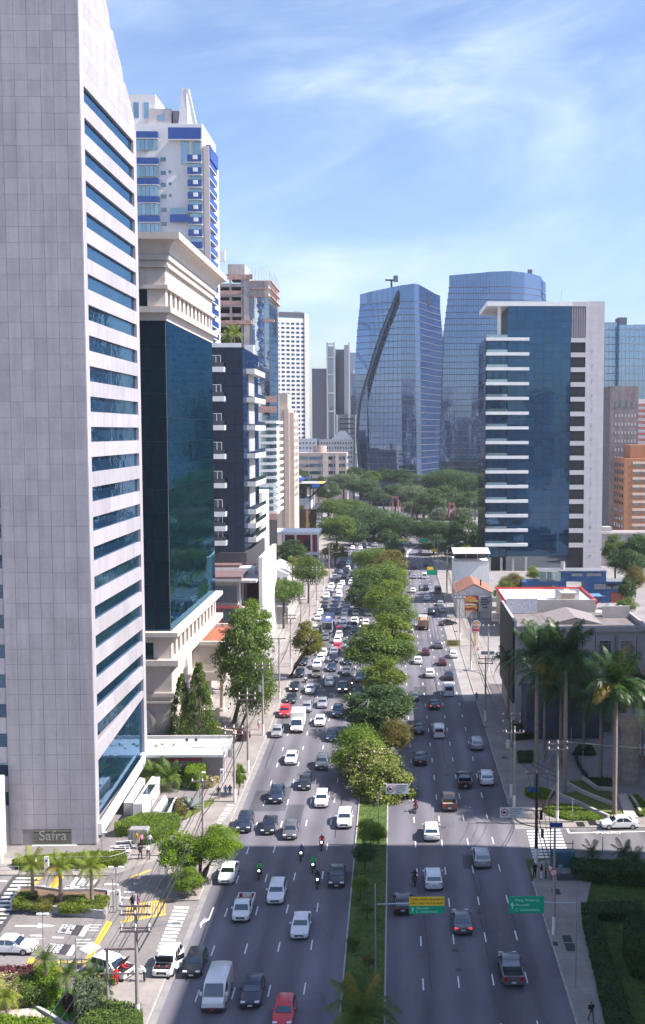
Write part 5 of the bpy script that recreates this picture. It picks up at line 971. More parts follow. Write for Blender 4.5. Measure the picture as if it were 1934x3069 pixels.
def twin(name, label, base, levels, ztop_of, nfl, fh, z0):
    T = Th(name, label, 'building', base)
    for k in range(nfl):
        za, zb = z0 + k * fh, z0 + (k + 1) * fh
        T.part('glass_storey', MB().loft([lerp_ring(levels, za), lerp_ring(levels, zb - .5)], cap=False), g_twin)
        c = Vector(base); o = []
        for zz in (zb - .5, zb): o.append([(c.x + (p[0] - c.x) * 1.012, c.y + (p[1] - c.y) * 1.012, zz) for p in lerp_ring(levels, zz)])
        T.part('sun_shade', MB().loft(o), m_ledge)
    zt = z0 + nfl * fh; r = lerp_ring(levels, zt); top = [(p[0], p[1], ztop_of(p)) for p in r]
    T.part('glass_crown', MB().loft([r, top]), g_twin); return T
rg1 = lambda l, c, r: [(l, 708), (l + 8, 700.5), (c - 9, 690.5), (c, 690), (c + 3, 691), (r - 3, 726), (r, 731), (r - 2, 745), (l + 6, 745)]
lv1 = [(0, rg1(-22.0, 15.4, 30.0)), (20, rg1(-22.6, 15.2, 30.6)), (86, rg1(-24.6, 14.6, 32.6)), (112, rg1(-23.2, 14.1, 33.4)), (127, rg1(-21.6, 13.6, 32)), (145, rg1(-19.8, 13.2, 30.2))]
T = twin('mirrored_tower', 'blue mirrored tower with a dark diagonal fin sweeping across its face', (2, 712, 0), lv1, lambda p: 136.5 + max(0, 1 - abs(p[0] - 13.2) / 34) * 4.6, 31, 4.1, 3)
T.part('roof_plant', MB().box(-14, 24, 708, 738, 130, 137.6), m_ledge)
FX = lambda x, y: (1060 + x / 3.882, 820 + y / 3.884)
mf = MB(); path = [(520, 215), (430, 420), (335, 650), (250, 890), (185, 1110), (120, 1330), (80, 1500), (52, 1700), (45, 1900), (62, 2150), (90, 2400)]
rings = []
for i, (x, y) in enumerate(path):
    w = 14 if i < 7 else 18
    p = AT(*FX(x, y), 694); yy = 688.0 + max(0, (6 - p.x)) * .42
    rings.append([(AT(*FX(x - w, y), yy - 1.6).x, yy - 1.6, p.z), (AT(*FX(x + w, y - 8), yy - 2.4).x, yy - 2.4, p.z + .6), (AT(*FX(x + w, y), yy + .4).x, yy + .6, p.z), (AT(*FX(x - w, y), yy + .4).x, yy + 1.2, p.z)])
T.part('diagonal_fin', MB().loft(rings), M('dark_fin', (.018, .035, .06), .6, v=.1), 50)
cr = Th('roof_crane', 'window-cleaning crane on the roof of the mirrored tower with the fin', 'crane', (-1, 715, 138)); cr.part('mast', MB().box(-1.4, -.2, 714, 715, 137.6, 147), m_dark); cr.part('jib', MB().box(-5, 3.5, 714, 715, 146, 147), m_dark); cr.part('cab', MB().box(.4, 3.4, 713.6, 715.4, 145.4, 149.4), m_ledge)
rg2 = lambda l, c, r: [(l, 742), (l + 22, 740), (c - 24, 738.5), (c - 10, 738.5), (c - 1, 740.5), (c + 6, 745), (c + 12, 752), (r - 4, 768), (r, 780), (r - 3, 792), (l + 4, 792)]
lv2 = [(0, rg2(30.6, 90, 112)), (67, rg2(31.9, 90, 112)), (106, rg2(33.3, 90, 111.5)), (137, rg2(37.2, 90, 110)), (158, rg2(39.6, 90, 108))]
T = twin('mirrored_tower', 'taller blue mirrored tower with rounded corner behind the white-slabbed office', (70, 766, 0), lv2, lambda p: 153 + max(0, 1 - abs(p[0] - 76) / 45) * 3.4, 34, 4.2, 3)
cr = Th('roof_crane', 'window-cleaning crane on the roof of the taller mirrored tower', 'crane', (96, 765, 153)); cr.part('mast', MB().box(95.6, 96.6, 765, 766, 152, 158), m_dark); cr.part('cab', MB().box(94.4, 97.6, 764.6, 766.4, 157.4, 161), m_ledge)
# ================================================================== office tower with white balcony slabs
Y8 = 371.0; m_pal = M('pale_stone_cladding', (.56, .53, .55), .6, v=.05, s=.3, rnd=.03, streak=.05)
g_off = GL('office_blue_glass', (.002, .028, .06), .13, (.24, .46, .8), wav=.02, ws=.2, rnd=.35)
T = Th('blue_glass_office_tower', 'blue glass office tower with white balcony slabs, flat white roof and stone end wall', 'building', (50, Y8, 0))
T.part('core', MB().box(32.2, 65.6, Y8 + 1.2, Y8 + 33, 0, 79.6), m_blk); T.part('upper_core', MB().box(39.2, 65.6, Y8 + .2, Y8 + 33, 0, 90.4), m_blk)
FHT = 5.02
T.bars('glass_pane', grid('F', Y8, 39.1, 60.7, 5.2, 90.4, 7, 34, .06, -.05, .02, gz=.07), g_off, jit=.0012)
for k in range(15):
    z = 79.9 - FHT * k
    T.bar('white_slab', 31.8, 46.4, Y8 - 1.3, Y8 + .9, z - 1.05, z, m_white); T.bar('stone_band', 60.75, 65.7, Y8 - .25, Y8 + .5, z - 1.55, z, m_pal)
    T.bars('recessed_window', [(32.3 + 2.25 * i, 34.45 + 2.25 * i, Y8 + 1.05, Y8 + 1.15, z - 4.9, z - 1.1) for i in range(3)], g_off, jit=.001); T.bars('vent_grille', [(61 + 1.55 * i, 62.4 + 1.55 * i, Y8 + .1, Y8 + .18, z - 4.0, z - 2.2) for i in range(3)], m_trim)
    T.bar('glass_rail', 31.9, 39, Y8 - 1.2, Y8 - 1.15, z + .02, z + .9, g_res)
    if k in (5, 8, 10): T.part('balcony_planting', MB().box(32.6, 38, Y8 - 1, Y8 - .4, z + .02, z + 1.1), M('planter_green', (.04, .10, .03), .9, v=.4, s=3, b=.8, bs=4))
    T.bars('side_pane', [(31.75, 31.8, Y8 + 2 + 7.6 * i, Y8 + 9.4 + 7.6 * i, z - 4.9, z - .1) for i in range(4)], GL('side_glass', (.04, .04, .06), .3, (.6, .62, .75), rnd=.3), jit=.002)
T.part('west_wall', MB().box(31.82, 32.2, Y8 + 1.2, Y8 + 33, 0, 79.8), m_dark)
T.bars('tall_louvre', [(60.9 + .8 * i, 61.5 + .8 * i, Y8 - .1, Y8 + .1, 80.1, 90.4) for i in range(6)], M('mauve_louvre', (.26, .23, .27), .6)); T.bar('louvre_back', 60.75, 65.7, Y8 + .12, Y8 + .2, 80, 90.4, m_blk)
T.part('white_roof_slab', MB().loft([[(x, y, z) for x, y in ((32.0, Y8 - .9), (60.8, Y8 - .9), (60.8, Y8 + 30), (31.8, Y8 + 30))] for z in (90.5, 92.0)]), m_white); T.part('roof_column', MB().cyl((36.6, Y8 + 3, 80), (36.6, Y8 + 3, 90.5), .7, n=16), m_white, 40); T.bar('roof_strip', 60.82, 65.7, Y8 - .2, Y8 + 30, 90.5, 92.02, m_pal)
T.bars('stone_panel', grid('F', Y8, 65.76, 72.1, 0, 92.2, 3, 44, .04, -.02, .06), m_pal); T.part('end_wall', MB().box(65.74, 72.15, Y8 + .02, Y8 + 33, 0, 92.2), M('cladding_joint', (.40, .38, .40), .8))
T.bars('wall_vent', [(67.9, 68.5, Y8 - .1, Y8 - .05, 75 - FHT * k, 75.9 - FHT * k) for k in range(15)], m_steel); T.bar('antenna', 58, 58.12, Y8 + 5, Y8 + 5.12, 92, 96.5, m_steel)
T.bars('entrance_column', [(x, x + .8, Y8 - .5, Y8 + .3, 0, 4.6) for x in (33, 37, 41, 45.5)], m_conc); T.bar('entrance_glass', 39, 60, Y8 + .05, Y8 + .12, .1, 5.1, g_win)
# ================================================================== far east skyline
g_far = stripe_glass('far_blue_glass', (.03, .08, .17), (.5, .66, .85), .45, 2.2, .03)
T = Th('stepped_blue_tower', 'stepped pale blue glass tower at the edge of the skyline', 'building', (130, 600, 0))
for x0, x1, y0, zt in ((117, 124.5, 604, 108.5), (124.6, 133, 598, 106.5), (133.1, 152, 601, 107)): T.part('glass_shaft', MB().box(x0, x1, y0, y0 + 30, 0, zt), g_far)
T.bars('horizontal_band', [(x0, x1, y - .2, y, z, z + .5) for z in range(20, 106, 4) for x0, x1, y in ((117, 124.5, 604), (124.6, 133, 598), (133.1, 152, 601))], M('pale_blue_band', (.2, .27, .36), .5)); T.part('roof_box', MB().box(125, 129.5, 602, 612, 106.5, 111), m_ledge)
m_rough = M('rough_concrete', (.25, .22, .23), .95, v=.22, s=.5, streak=.35)
T = simple_block('bare_concrete_tower', 'stained bare concrete tower with small pale windows', 86.2, 97.5, 430, 452, 66, m_rough, (88, 97), 7, 13, 56, 12, .42, .36, gl=M('pale_blind', (.5, .5, .52), .6, v=.1)); T.bars('window', [(88.3 + 2.3 * i, 89.6 + 2.3 * i, 429.9, 430, 57.5, 60) for i in range(4)], g_win)
m_org = M('orange_brick', (.36, .17, .09), .85, v=.1, s=1.2, streak=.1)
T = simple_block('orange_brick_flats', 'orange brick apartment block at the edge of the view', 86, 108, 400, 420, 38, m_org, (89, 108), 6, 9, 37, 11, .55, .5, side=(86, 401, 419, 4, -1)); T.part('roof_house', MB().box(89, 100, 404, 416, 38, 43), m_org); T.bars('pale_band', [(89, 108, 399.8, 400, 12.8 + 2.9 * k, 13.7 + 2.9 * k) for k in range(9)], m_cream)
T = simple_block('red_striped_flats', 'pale apartment block with red balcony stripes behind the concrete tower', 133, 160, 600, 620, 66, M('pale_render', (.62, .58, .56)), (134, 160), 8, 12, 64, 26, .7, .4); T.bars('red_band', [(133, 160, 599.6, 600, 27 + 3.2 * k, 28.2 + 3.2 * k) for k in range(12)], M('brick_red_band', (.4, .12, .1), .8))
T = Th('long_grey_building', 'long low grey building beneath the concrete tower', 'building', (90, 380, 0)); T.part('wall', MB().box(73, 130, 384, 400, 0, 11.4), M('warm_grey_render', (.30, .27, .28), .85, v=.08, streak=.1)); T.bar('roof_curb', 73, 130, 383.8, 384.2, 11.4, 12, m_conc); T.bar('roof_unit', 76, 79, 388, 392, 12, 13.6, m_conc)
# ================================================================== low buildings on the east side
T = Th('white_party_wall_house', 'plain white block with an open roof terrace under a sheet canopy', 'building', (22, 300, 0)); T.part('wall', MB().box(17.1, 26.9, 300, 312, 0, 11.8), M('bright_white_wall', (.8, .8, .79), .7, v=.04, s=.4, streak=.06)); T.part('canopy', MB().loft([[(x, 299.2, 14.0), (x, 299.2, 14.1), (x, 308, 14.9), (x, 308, 14.8)] for x in (16.7, 27.2)]), M('canopy_sheet', (.5, .45, .43), .6, v=.1)); T.bars('canopy_post', [(x, x + .12, 300, 300.12, 11.82, 13.9) for x in (17.2, 20.3, 23.5, 26.7)], m_steel); T.part('terrace_wall', MB().box(17.4, 26.6, 307, 307.2, 11.8, 14.2), m_dark); T.bar('parapet', 17.05, 26.95, 299.9, 300.1, 11.8, 12.1, m_conc)
m_tile = M('clay_roof_tile', (.30, .13, .09), .85, v=.25, s=2.5)
T = Th('gabled_burger_house', 'small gabled house with clay tile roof and burger billboards', 'building', (21, 276, 0)); T.part('wall', MB().loft([[(16.5, y, 0), (25.4, y, 0), (25.4, y, 6.6), (20.9, y, 8.7), (16.5, y, 6.6)] for y in (276, 292)]), m_wall)
for s, (xa, xb) in ((-1, (20.9, 16.1)), (1, (20.9, 25.8))):
    for i in range(6):
        t0, t1 = i / 6, (i + 1) / 6; f = lambda t, dz: (xa + (xb - xa) * t, 8.95 - 2.45 * t + dz)
        (x0, z0), (x1, z1) = f(t0, 0), f(t1, 0); T.part('tile_course', MB().loft([[(x0, y, z0 - .12), (x1, y, z1 - .12), (x1, y, z1 + .05), (x0, y, z0)] for y in (275.6, 292.3)]), m_tile)
T.part('chimney', MB().cyl((22.8, 279, 8), (22.8, 279, 9.6), .2), m_dark)
def board(name, label, x0, x1, y, z0, z1, mat, legs=True): # a flat hoarding on posts
    T = Th(name, label, 'sign', ((x0 + x1) / 2, y, 0)); T.bar('panel', x0, x1, y, y + .15, z0, z1, mat)
    if legs: T.bars('post', [(x, x + .16, y + .16, y + .3, 0, z0 + .4) for x in (x0 + .15, x1 - .3)], m_dark)
    return T
def shape(T, name, pts, y, mat, z=0): return T.part(name, MB().loft([[(p[0], y, p[1]) for p in pts], [(p[0], y + .02, p[1]) for p in pts]]), mat)
T = board('burger_billboard', 'billboard showing a large burger', 18.4, 22.0, 275.2, 1.9, 5.9, M('billboard_maroon', (.22, .04, .04), .5))
bx = lambda u: 18.4 + 3.6 * u; bz = lambda v: 1.9 + 4.0 * v
for nm, pts, c in (('top_bun', [(.0, .72), (.02, .86), (.2, .97), (.5, .98), (.75, .9), (.88, .74)], (.75, .28, .08)), ('lettuce', [(.0, .7), (.88, .74), (1, .66), (.9, .58), (.5, .62), (.2, .58)], (.5, .5, .1)), ('tomato', [(.0, .52), (0, .66), (.5, .6), (.6, .5)], (.55, .05, .06)), ('cheese', [(.02, .38), (.02, .5), (.5, .5), (.85, .44), (.8, .36), (.4, .4)], (.8, .7, .6)), ('sauce', [(0, .24), (.05, .32), (.5, .34), (.92, .3), (.9, .14), (.8, .1), (.7, .26), (.3, .22)], (.85, .4, .05)), ('patty', [(0, .08), (0, .22), (.4, .2), (.7, .24), (.72, .1)], (.25, .06, .04)), ('bottom_bun', [(0, 0), (0, .08), (.7, .1), (.88, .0)], (.7, .25, .1))):
    shape(T, nm, [(bx(u), bz(v)) for u, v in pts], 275.16, M('print_' + nm, c, .5, v=.08, s=4))
T = board('arrow_billboard', 'pale billboard with dark lines of text and an arrow beside the burger', 22.05, 25.5, 275.2, 1.8, 5.9, M('billboard_lilac', (.5, .5, .56), .6)); m_ink = M('print_ink', (.03, .025, .04), .6, v=.05)
T.bars('text_line', [(22.5, 22.5 + w, 275.14, 275.19, z, z + .24) for w, z in ((2.5, 5.3), (1.9, 4.85), (2.6, 4.4), (2.2, 3.95), (1.7, 3.5))], m_ink); shape(T, 'arrow', [(23, 2.75), (23, 3.05), (24.0, 3.05), (24.0, 3.2), (24.4, 2.9), (24.0, 2.6), (24.0, 2.75)], 275.16, m_ink)
T = board('menu_billboard', 'white billboard with red TODO DIA lettering beside the dark restaurant wall', 24.2, 28.1, 262, 1.6, 3.7, m_white)
text('lettering', 'TODO', T.root, (24.5 - 26.15, -.03, 3.15), (rad(90), 0, 0), .62, m_red, extr=.01); text('lettering', 'DIA', T.root, (24.5 - 26.15, -.03, 2.45), (rad(90), 0, 0), 1.0, m_red, extr=.01)
T.bars('price_line', [(26.5, 27.1, 261.95, 261.99, z, z + .12) for z in (3.3, 2.75, 2.2)], m_ink); T.bars('food_picture', [(27.4, 27.9, 261.95, 261.99, z, z + .35) for z in (3.2, 2.6, 2.0)], M('print_top_bun', (.75, .28, .08)))
T = Th('round_restaurant_sign', 'round burger restaurant sign on a tall printed pylon', 'sign', (18.7, 239, 0)); c0 = (18.6, 239)
for r, y, m in ((.95, 238.7, m_white), (.82, 238.66, M('logo_blue', (.03, .06, .35), .5))): T.part('sign_disc', MB().cyl((c0[0], y + .1, 5.0), (c0[0], y, 5.0), r, n=24), m)
shape(T, 'bun_top', [(18.6 + .72 * math.cos(rad(a)), 5.12 + .6 * math.sin(rad(a))) for a in frange(15, 165, 8)], 238.6, M('logo_orange', (.8, .32, .04), .5)); shape(T, 'bun_bottom', [(18.6 + .72 * math.cos(rad(a)), 4.85 + .5 * math.sin(rad(a))) for a in frange(195, 345, 8)], 238.6, M('logo_orange', (.8, .32, .04))); shape(T, 'logo_band', [(17.85, 4.78), (19.35, 4.78), (19.35, 5.22), (17.85, 5.22)], 238.58, m_white)
text('lettering', 'BURGER', T.root, (-.1, -.46, 5.1), (rad(90), 0, 0), .3, m_red, 'CENTER'); text('lettering', 'KING', T.root, (-.1, -.46, 4.87), (rad(90), 0, 0), .3, m_red, 'CENTER')
T.part('pylon', MB().rbox(18.0, 19.2, 238.8, 239.1, 0, 3.5, .05), m_white); T.bars('pylon_print', [(18.15, 18.6, 238.72, 238.79, .4 + .6 * i, .8 + .6 * i) for i in range(5)], M('print_sauce', (.85, .4, .05))); T.bar('pylon_cap', 17.9, 19.3, 238.7, 239.2, 3.52, 4.0, m_red); T.part('neck', MB().cyl((18.6, 239, 3.9), (18.6, 239, 4.2), .15), m_steel)
m_crm = M('cream_wall', (.58, .50, .36), .8, v=.06, streak=.06)
T = Th('cream_restaurant', 'cream restaurant with red roof trim and white roof sheets', 'building', (38, 252, 0)); T.part('wall', MB().box(26.6, 48.1, 252.1, 276, 0, 7.4), m_crm); T.bars('red_parapet', [(30, 48.2, 251.9, 252.1, 7.4, 8.3), (26.4, 26.65, 252.2, 276, 7.4, 8.3), (48, 48.25, 252.2, 276, 7.4, 8.3), (26.7, 47.9, 275.8, 276.1, 7.4, 8.0)], m_red); T.bars('white_roof_sheet', [(x, x + 5.6, 252.4, 275.4, 7.42, 7.6) for x in (26.9, 32.7, 42.3)], m_white); T.bar('grey_roof_sheet', 38.4, 42.2, 252.4, 275.4, 7.42, 7.55, m_conc)
T.part('brick_porch', MB().box(27, 30, 250.6, 252, 3, 8.0), M('terracotta_porch', (.35, .15, .1), .85, v=.1)); T.bar('porch_door', 27.4, 28.8, 250.5, 250.58, 3.2, 6.8, m_dark); T.part('stair_tower', MB().box(39.4, 42.4, 249, 252, 0, 10.2), m_crm); T.bar('stair_tower_roof', 39, 42.8, 248.6, 252.4, 10.2, 10.6, m_conc)
T.bars('roof_unit', [(39.2, 41.4, 258, 260, 7.7, 9.9), (42.8, 45, 258, 260, 7.7, 9.9)], m_steel); T.bars('wall_rib', [(x, x + .2, 252.0, 252.08, 2, 7.3) for x in (42.8, 45.7, 47.8)], m_crm)
m_ctb = M('container_blue', (.035, .11, .27), .5, v=.12, s=1, streak=.2)
T = Th('container_building', 'two-level building of corrugated blue shipping containers', 'building', (52, 300, 0))
def container(x0, x1, z0, z1, win=()):
    T.part('container', MB().box(x0, x1, 300.1, 306, z0, z1), m_ctb); n = int((x1 - x0) / .45)
    T.bars('corrugation', [(x0 + (x1 - x0) * (i + .1) / n, x0 + (x1 - x0) * (i + .6) / n, 299.98, 300.08, z0 + .15, z1 - .15) for i in range(n)], m_ctb); T.bars('container_frame', [(x0, x1, 299.92, 300.0, z1 - .14, z1), (x0, x1, 299.92, 300.0, z0, z0 + .14)], m_ctb); T.bars('window', [(a, b, 299.86, 299.91, c, d) for a, b, c, d in win], g_win)
container(47.1, 59.8, 6.1, 9.0, [(50, 53, 7.6, 8.4), (54.2, 58.4, 7.6, 8.4)]); container(36.2, 48.6, 3.1, 6.0, [(39.6, 45.6, 4.0, 5.0)]); container(53.8, 66.3, 3.1, 6.0, [(56.4, 59.8, 3.9, 5.4), (60, 63.6, 3.9, 5.4), (64, 65.4, 3.9, 5.4)]); container(54, 60.9, .1, 3.0, [(56, 57.3, 1.6, 2.3), (58, 59.4, 1.6, 2.3)])
T.bars('glass_room', [(41 + 2.1 * i, 43 + 2.1 * i, 300.4, 300.5, 6.1, 8.8) for i in range(3)], g_res); T.bars('roof_edge', [(40.6, 60, 299.8, 306.2, 9.02, 9.2), (48.7, 53.7, 300.2, 306, 3.1, 3.3), (60, 66.4, 299.8, 306, 6.02, 6.12)], m_steel); T.part('water_tank', MB().cyl((48, 303, 9.2), (48, 303, 11.4), .6, n=14), m_steel, 40); T.part('brick_part', MB().box(61, 66, 300.2, 306, 0, 3.0), M('brick_wall', (.28, .10, .07))); T.part('blue_awning', MB().box(52, 57.5, 293, 298, 2.8, 3.0), M('blue_awning', (.1, .25, .5), .6))
# institution with deep-set windows
m_tau = M('grey_taupe_render', (.42, .38, .385), .85, v=.07, s=.4, streak=.1); YI = 172.0
T = Th('grey_institution', 'grey rendered building with a flat parapet and deep-set gridded windows behind the royal palms', 'building', (30, YI, 0)); T.part('wall', MB().box(19.7, 41, YI, 193, 0, 15.8), m_tau); T.bars('cornice', [(19.4, 41.3, YI - .35, YI, 15.8, 16.7), (40.9, 41.35, YI + .02, 193, 15.8, 16.7)], m_tau); T.bars('parapet', [(19.5, 19.9, YI + .02, 193, 15.8, 17.6), (20, 36, 190, 190.4, 15.8, 18.2), (36.1, 40.8, 184, 184.4, 15.8, 18.0)], m_conc); T.bar('roof', 20, 40.8, YI + .1, 189.9, 15.8, 15.9, M('bitumen_roof', (.17, .15, .15), .9, v=.25, s=.5)); T.part('dark_side_panel', MB().box(19.3, 19.68, YI + .3, 193, 4, 17.4), m_blk)
for x0, x1 in ((24, 25.9), (28, 29.9), (33.3, 35.2), (36.8, 38.7)):
    for z1 in (14.3, 9.9):
        z0 = z1 - 2.25
        T.bar('window', x0, x1, YI - .02, YI + .0, z0, z1, g_win); T.bars('window_frame', [(x0 - .28, x0, YI - .12, YI - .0, z0 - .2, z1 + .2), (x1, x1 + .28, YI - .12, YI, z0 - .2, z1 + .2), (x0, x1, YI - .12, YI, z1, z1 + .25), (x0, x1, YI - .2, YI, z0 - .25, z0)] + [(x0 + (x1 - x0) * t - .03, x0 + (x1 - x0) * t + .03, YI - .07, YI - .03, z0, z1) for t in (.25, .75)] + [(x0, x1, YI - .07, YI - .03, z0 + t, z0 + t + .06) for t in (.4, 1.8)], m_tau)
    T.bars('facade_groove', [(x0 - .7, x0 - .6, YI - .03, YI - .0, 3, 15.2), (x1 + .6, x1 + .7, YI - .03, YI, 3, 15.2)], m_blk)
T.part('low_wing', MB().box(20.8, 33, YI - 6, YI - .1, 0, 7.4), M('navy_cladding', (.055, .065, .10), .6, v=.1)); T.bars('cladding_sheet', grid('F', YI - 6, 20.8, 33, .2, 7.3, 4, 5, .05, 0, .05), M('navy_sheet', (.06, .07, .11), .5, v=.1, rnd=.1)); T.part('vent_cowl', MB().lathe((37.6, 186, 15.9), [(.5, 0), (.5, .8), (1.1, .9), (.9, 1.8), (.3, 2.2)], 12), m_steel, 40)
T.part('tiled_roof', MB().loft([[(26, y, 15.95), (30.5, y, 17.1), (35, y, 15.95)] for y in (178, 189)]), M('grey_tiles', (.24, .21, .21), .9, v=.2, s=3)); T.part('rooftop_sign_frame', MB().box(20, 25.5, 189, 189.2, 16, 18.6), M('white_blue_print', (.5, .52, .62), .6, v=.3, s=3))
T = Th('red_slatted_gate', 'row of dark red slatted fence panels along the narrow pavement', 'fence', (20.7, 185, 0)); T.bars('slat', [(20.7, 20.8, 172 + .9 * i, 172.5 + .9 * i, .13, 3.2) for i in range(34)], M('dark_red_slat', (.16, .04, .04), .7, v=.15))
# ================================================================== towers just outside the view (they shade the avenue and stand in the reflections)
def tall_block(label, x0, x1, y0, y1, z, mat, n, gl=g_win, face='L'):
    T = Th('office_tower', label, 'building', ((x0 + x1) / 2, y0, 0)); T.part('wall', MB().box(x0, x1, y0, y1, 0, z), mat)
    T.bars('window_band', [((x0 - .08, x0 + .02) if face == 'L' else (x1 - .02, x1 + .08)) + (y0 + 1, y1 - 1, 4 + k * z / n, 4 + k * z / n + 1.8) for k in range(int(n) - 1)] + [(x0 + 1, x1 - 1, y1 - .02, y1 + .08, 4 + k * z / n, 4 + k * z / n + 1.8) for k in range(int(n) - 1)], gl); return T
tall_block('pale office tower beside the shaded garden, out of view', 40, 66, 30, 116.0, 64.0, m_pal, 15)
T = Th('office_tower', 'round-cornered office tower beyond the side street, out of view', 'building', (62, 152, 0))
pl = [(51.5, 138)] + arc(54, 158, 2.4, 200, 160, 3) + [(51.5, 182)] + [(72, 182), (72, 136)]
T.part('wall', MB().prism([(50.5, 133), (49.2, 141), (48.6, 151), (49.0, 162), (50.5, 171.5), (72, 173.5), (72, 130.5), (53.5, 130.5)], 0, 53.0), m_pal)

# mid-rise blocks behind the viewpoint; the mirrored facades show them
m_beige = M('beige_render', (.52, .45, .38), .8, v=.08, s=.1, streak=.1)
for i, (x, w, h, d, mt) in enumerate(((-150, 26, 78, -210, m_beige), (-104, 22, 92, -190, m_wall), (-66, 24, 70, -230, m_rough), (-28, 26, 88, -200, m_beige), (14, 20, 96, -220, m_wall), (46, 24, 74, -180, m_tau), (84, 26, 90, -205, m_beige), (128, 24, 82, -195, m_wall), (170, 28, 94, -215, m_tau))):
    T = Th('apartment_tower', ORD[i] + ' apartment tower of the row behind the viewpoint, visible only in reflections', 'building', (x, d, 0), 'towers behind the viewpoint'); T.part('wall', MB().box(x - w / 2, x + w / 2, d - 20, d, 0, h), mt)
    n = int(h / 3.4); T.bars('window_row', [(x - w / 2 + 1 + k * (w - 2) / 4, x - w / 2 + 1 + (k + .62) * (w - 2) / 4, d - .02, d + .06, 3 + j * 3.4, 4.6 + j * 3.4) for j in range(n) for k in range(4)], m_dark, 120)
# ================================================================== vegetation
rs = np.random.RandomState(5)
def leaf_quads(P, Nn, size, asp=.62):
    """P points, Nn normals -> verts, faces of small folded leaf blades"""
    n = len(P); r = rs.normal(size=(n, 3)); u = np.cross(Nn, r); u /= np.linalg.norm(u, axis=1, keepdims=True) + 1e-9; v = np.cross(Nn, u)
    s = size * rs.uniform(.6, 1.3, (n, 1)); a = u * s * .5; b = v * s * asp * .5; up = Nn * s * .12
    V = np.stack([P - a, P - b * .9 + up * .2, P + a - up, P + b * .9 + up * .2], 1).reshape(-1, 3)
    F = np.arange(n * 4).reshape(-1, 4); return V, F
def np_mesh(name, V, F, mat):
    me = bpy.data.meshes.new(name); me.vertices.add(len(V)); me.vertices.foreach_set('co', V.astype(np.float32).ravel())
    n = len(F); me.loops.add(n * 4); me.loops.foreach_set('vertex_index', F.astype(np.int32).ravel()); me.polygons.add(n); me.polygons.foreach_set('loop_start', (np.arange(n) * 4).astype(np.int32))
    me.materials.append(mat); me.update(calc_edges=True); me.validate(); return me
def unit_dirs(n):
    d = rs.normal(size=(n, 3)); return d / np.linalg.norm(d, axis=1, keepdims=True)
def crown_mesh(name, clumps, per, leaf, flat=0., inner=.35, rmin=.24, rmax=.44, cone=False, fill=.35):
    C = []
    for i in range(clumps):
        d = unit_dirs(1)[0]; rr = rs.uniform(inner, .8) ** .8
        if d[2] < -.25: d[2] *= .55
        c = d * rr; c[2] = c[2] * (1 - flat * .45) + flat * .12
        if cone: z = rs.uniform(-1, .92); w = (1 - z) * .42 + .04; a = rs.uniform(0, 6.28); c = np.array([math.cos(a) * w, math.sin(a) * w, z])
        C.append((c, rs.uniform(rmin, rmax) * ((1.15 - z) * .5 + .15 if cone else 1)))
    Ps, Ns = [], []
    for c, r in C:
        d = unit_dirs(per); d[:, 2] = np.where(d[:, 2] < -.3, -d[:, 2] * .6, d[:, 2]); d /= np.linalg.norm(d, axis=1, keepdims=True)
        p = c + d * (r * rs.uniform(.5, 1.12, (per, 1)) ** .8) * np.array([1, 1, .8]); nn = d * .6 + np.array([0, 0, .5]) + rs.normal(size=(per, 3)) * .5
        Ps.append(p); Ns.append(nn / np.linalg.norm(nn, axis=1, keepdims=True))
    if not cone:
        n = int(clumps * per * fill); d = unit_dirs(n); p = d * (rs.uniform(.25, .95, (n, 1)) ** .6); p *= (1 + .16 * np.sin(d[:, :1] * 5 + d[:, 2:] * 4) * np.cos(d[:, 1:2] * 6)); p[:, 2] = p[:, 2] * (1 - flat * .45) + flat * .1; p = p[p[:, 2] > -.75]
        nn = p + np.array([0, 0, .5]) + rs.normal(size=p.shape) * .5; Ps.append(p); Ns.append(nn / np.linalg.norm(nn, axis=1, keepdims=True))
    V, F = leaf_quads(np.concatenate(Ps), np.concatenate(Ns), leaf); return np_mesh(name, V, F, bpy.data.materials['leaf_mid']), [c for c, r in C]
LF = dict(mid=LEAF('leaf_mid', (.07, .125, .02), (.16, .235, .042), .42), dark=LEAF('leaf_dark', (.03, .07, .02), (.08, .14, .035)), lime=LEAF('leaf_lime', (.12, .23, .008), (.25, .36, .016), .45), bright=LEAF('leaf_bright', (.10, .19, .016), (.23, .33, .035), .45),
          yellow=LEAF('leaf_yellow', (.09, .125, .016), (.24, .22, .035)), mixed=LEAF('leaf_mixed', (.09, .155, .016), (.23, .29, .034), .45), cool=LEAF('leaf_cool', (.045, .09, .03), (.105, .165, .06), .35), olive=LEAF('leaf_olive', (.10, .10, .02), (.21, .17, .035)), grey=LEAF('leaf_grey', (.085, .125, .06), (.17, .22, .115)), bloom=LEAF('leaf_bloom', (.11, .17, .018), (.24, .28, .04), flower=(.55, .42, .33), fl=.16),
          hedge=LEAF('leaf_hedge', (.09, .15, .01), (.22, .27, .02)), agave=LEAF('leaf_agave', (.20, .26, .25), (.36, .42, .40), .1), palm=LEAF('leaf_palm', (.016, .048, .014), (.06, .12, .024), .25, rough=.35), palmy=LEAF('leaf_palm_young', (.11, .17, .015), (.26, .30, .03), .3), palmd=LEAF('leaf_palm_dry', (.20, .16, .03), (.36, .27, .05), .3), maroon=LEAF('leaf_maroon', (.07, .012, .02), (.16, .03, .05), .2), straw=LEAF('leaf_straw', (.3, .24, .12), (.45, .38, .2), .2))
CV = {}
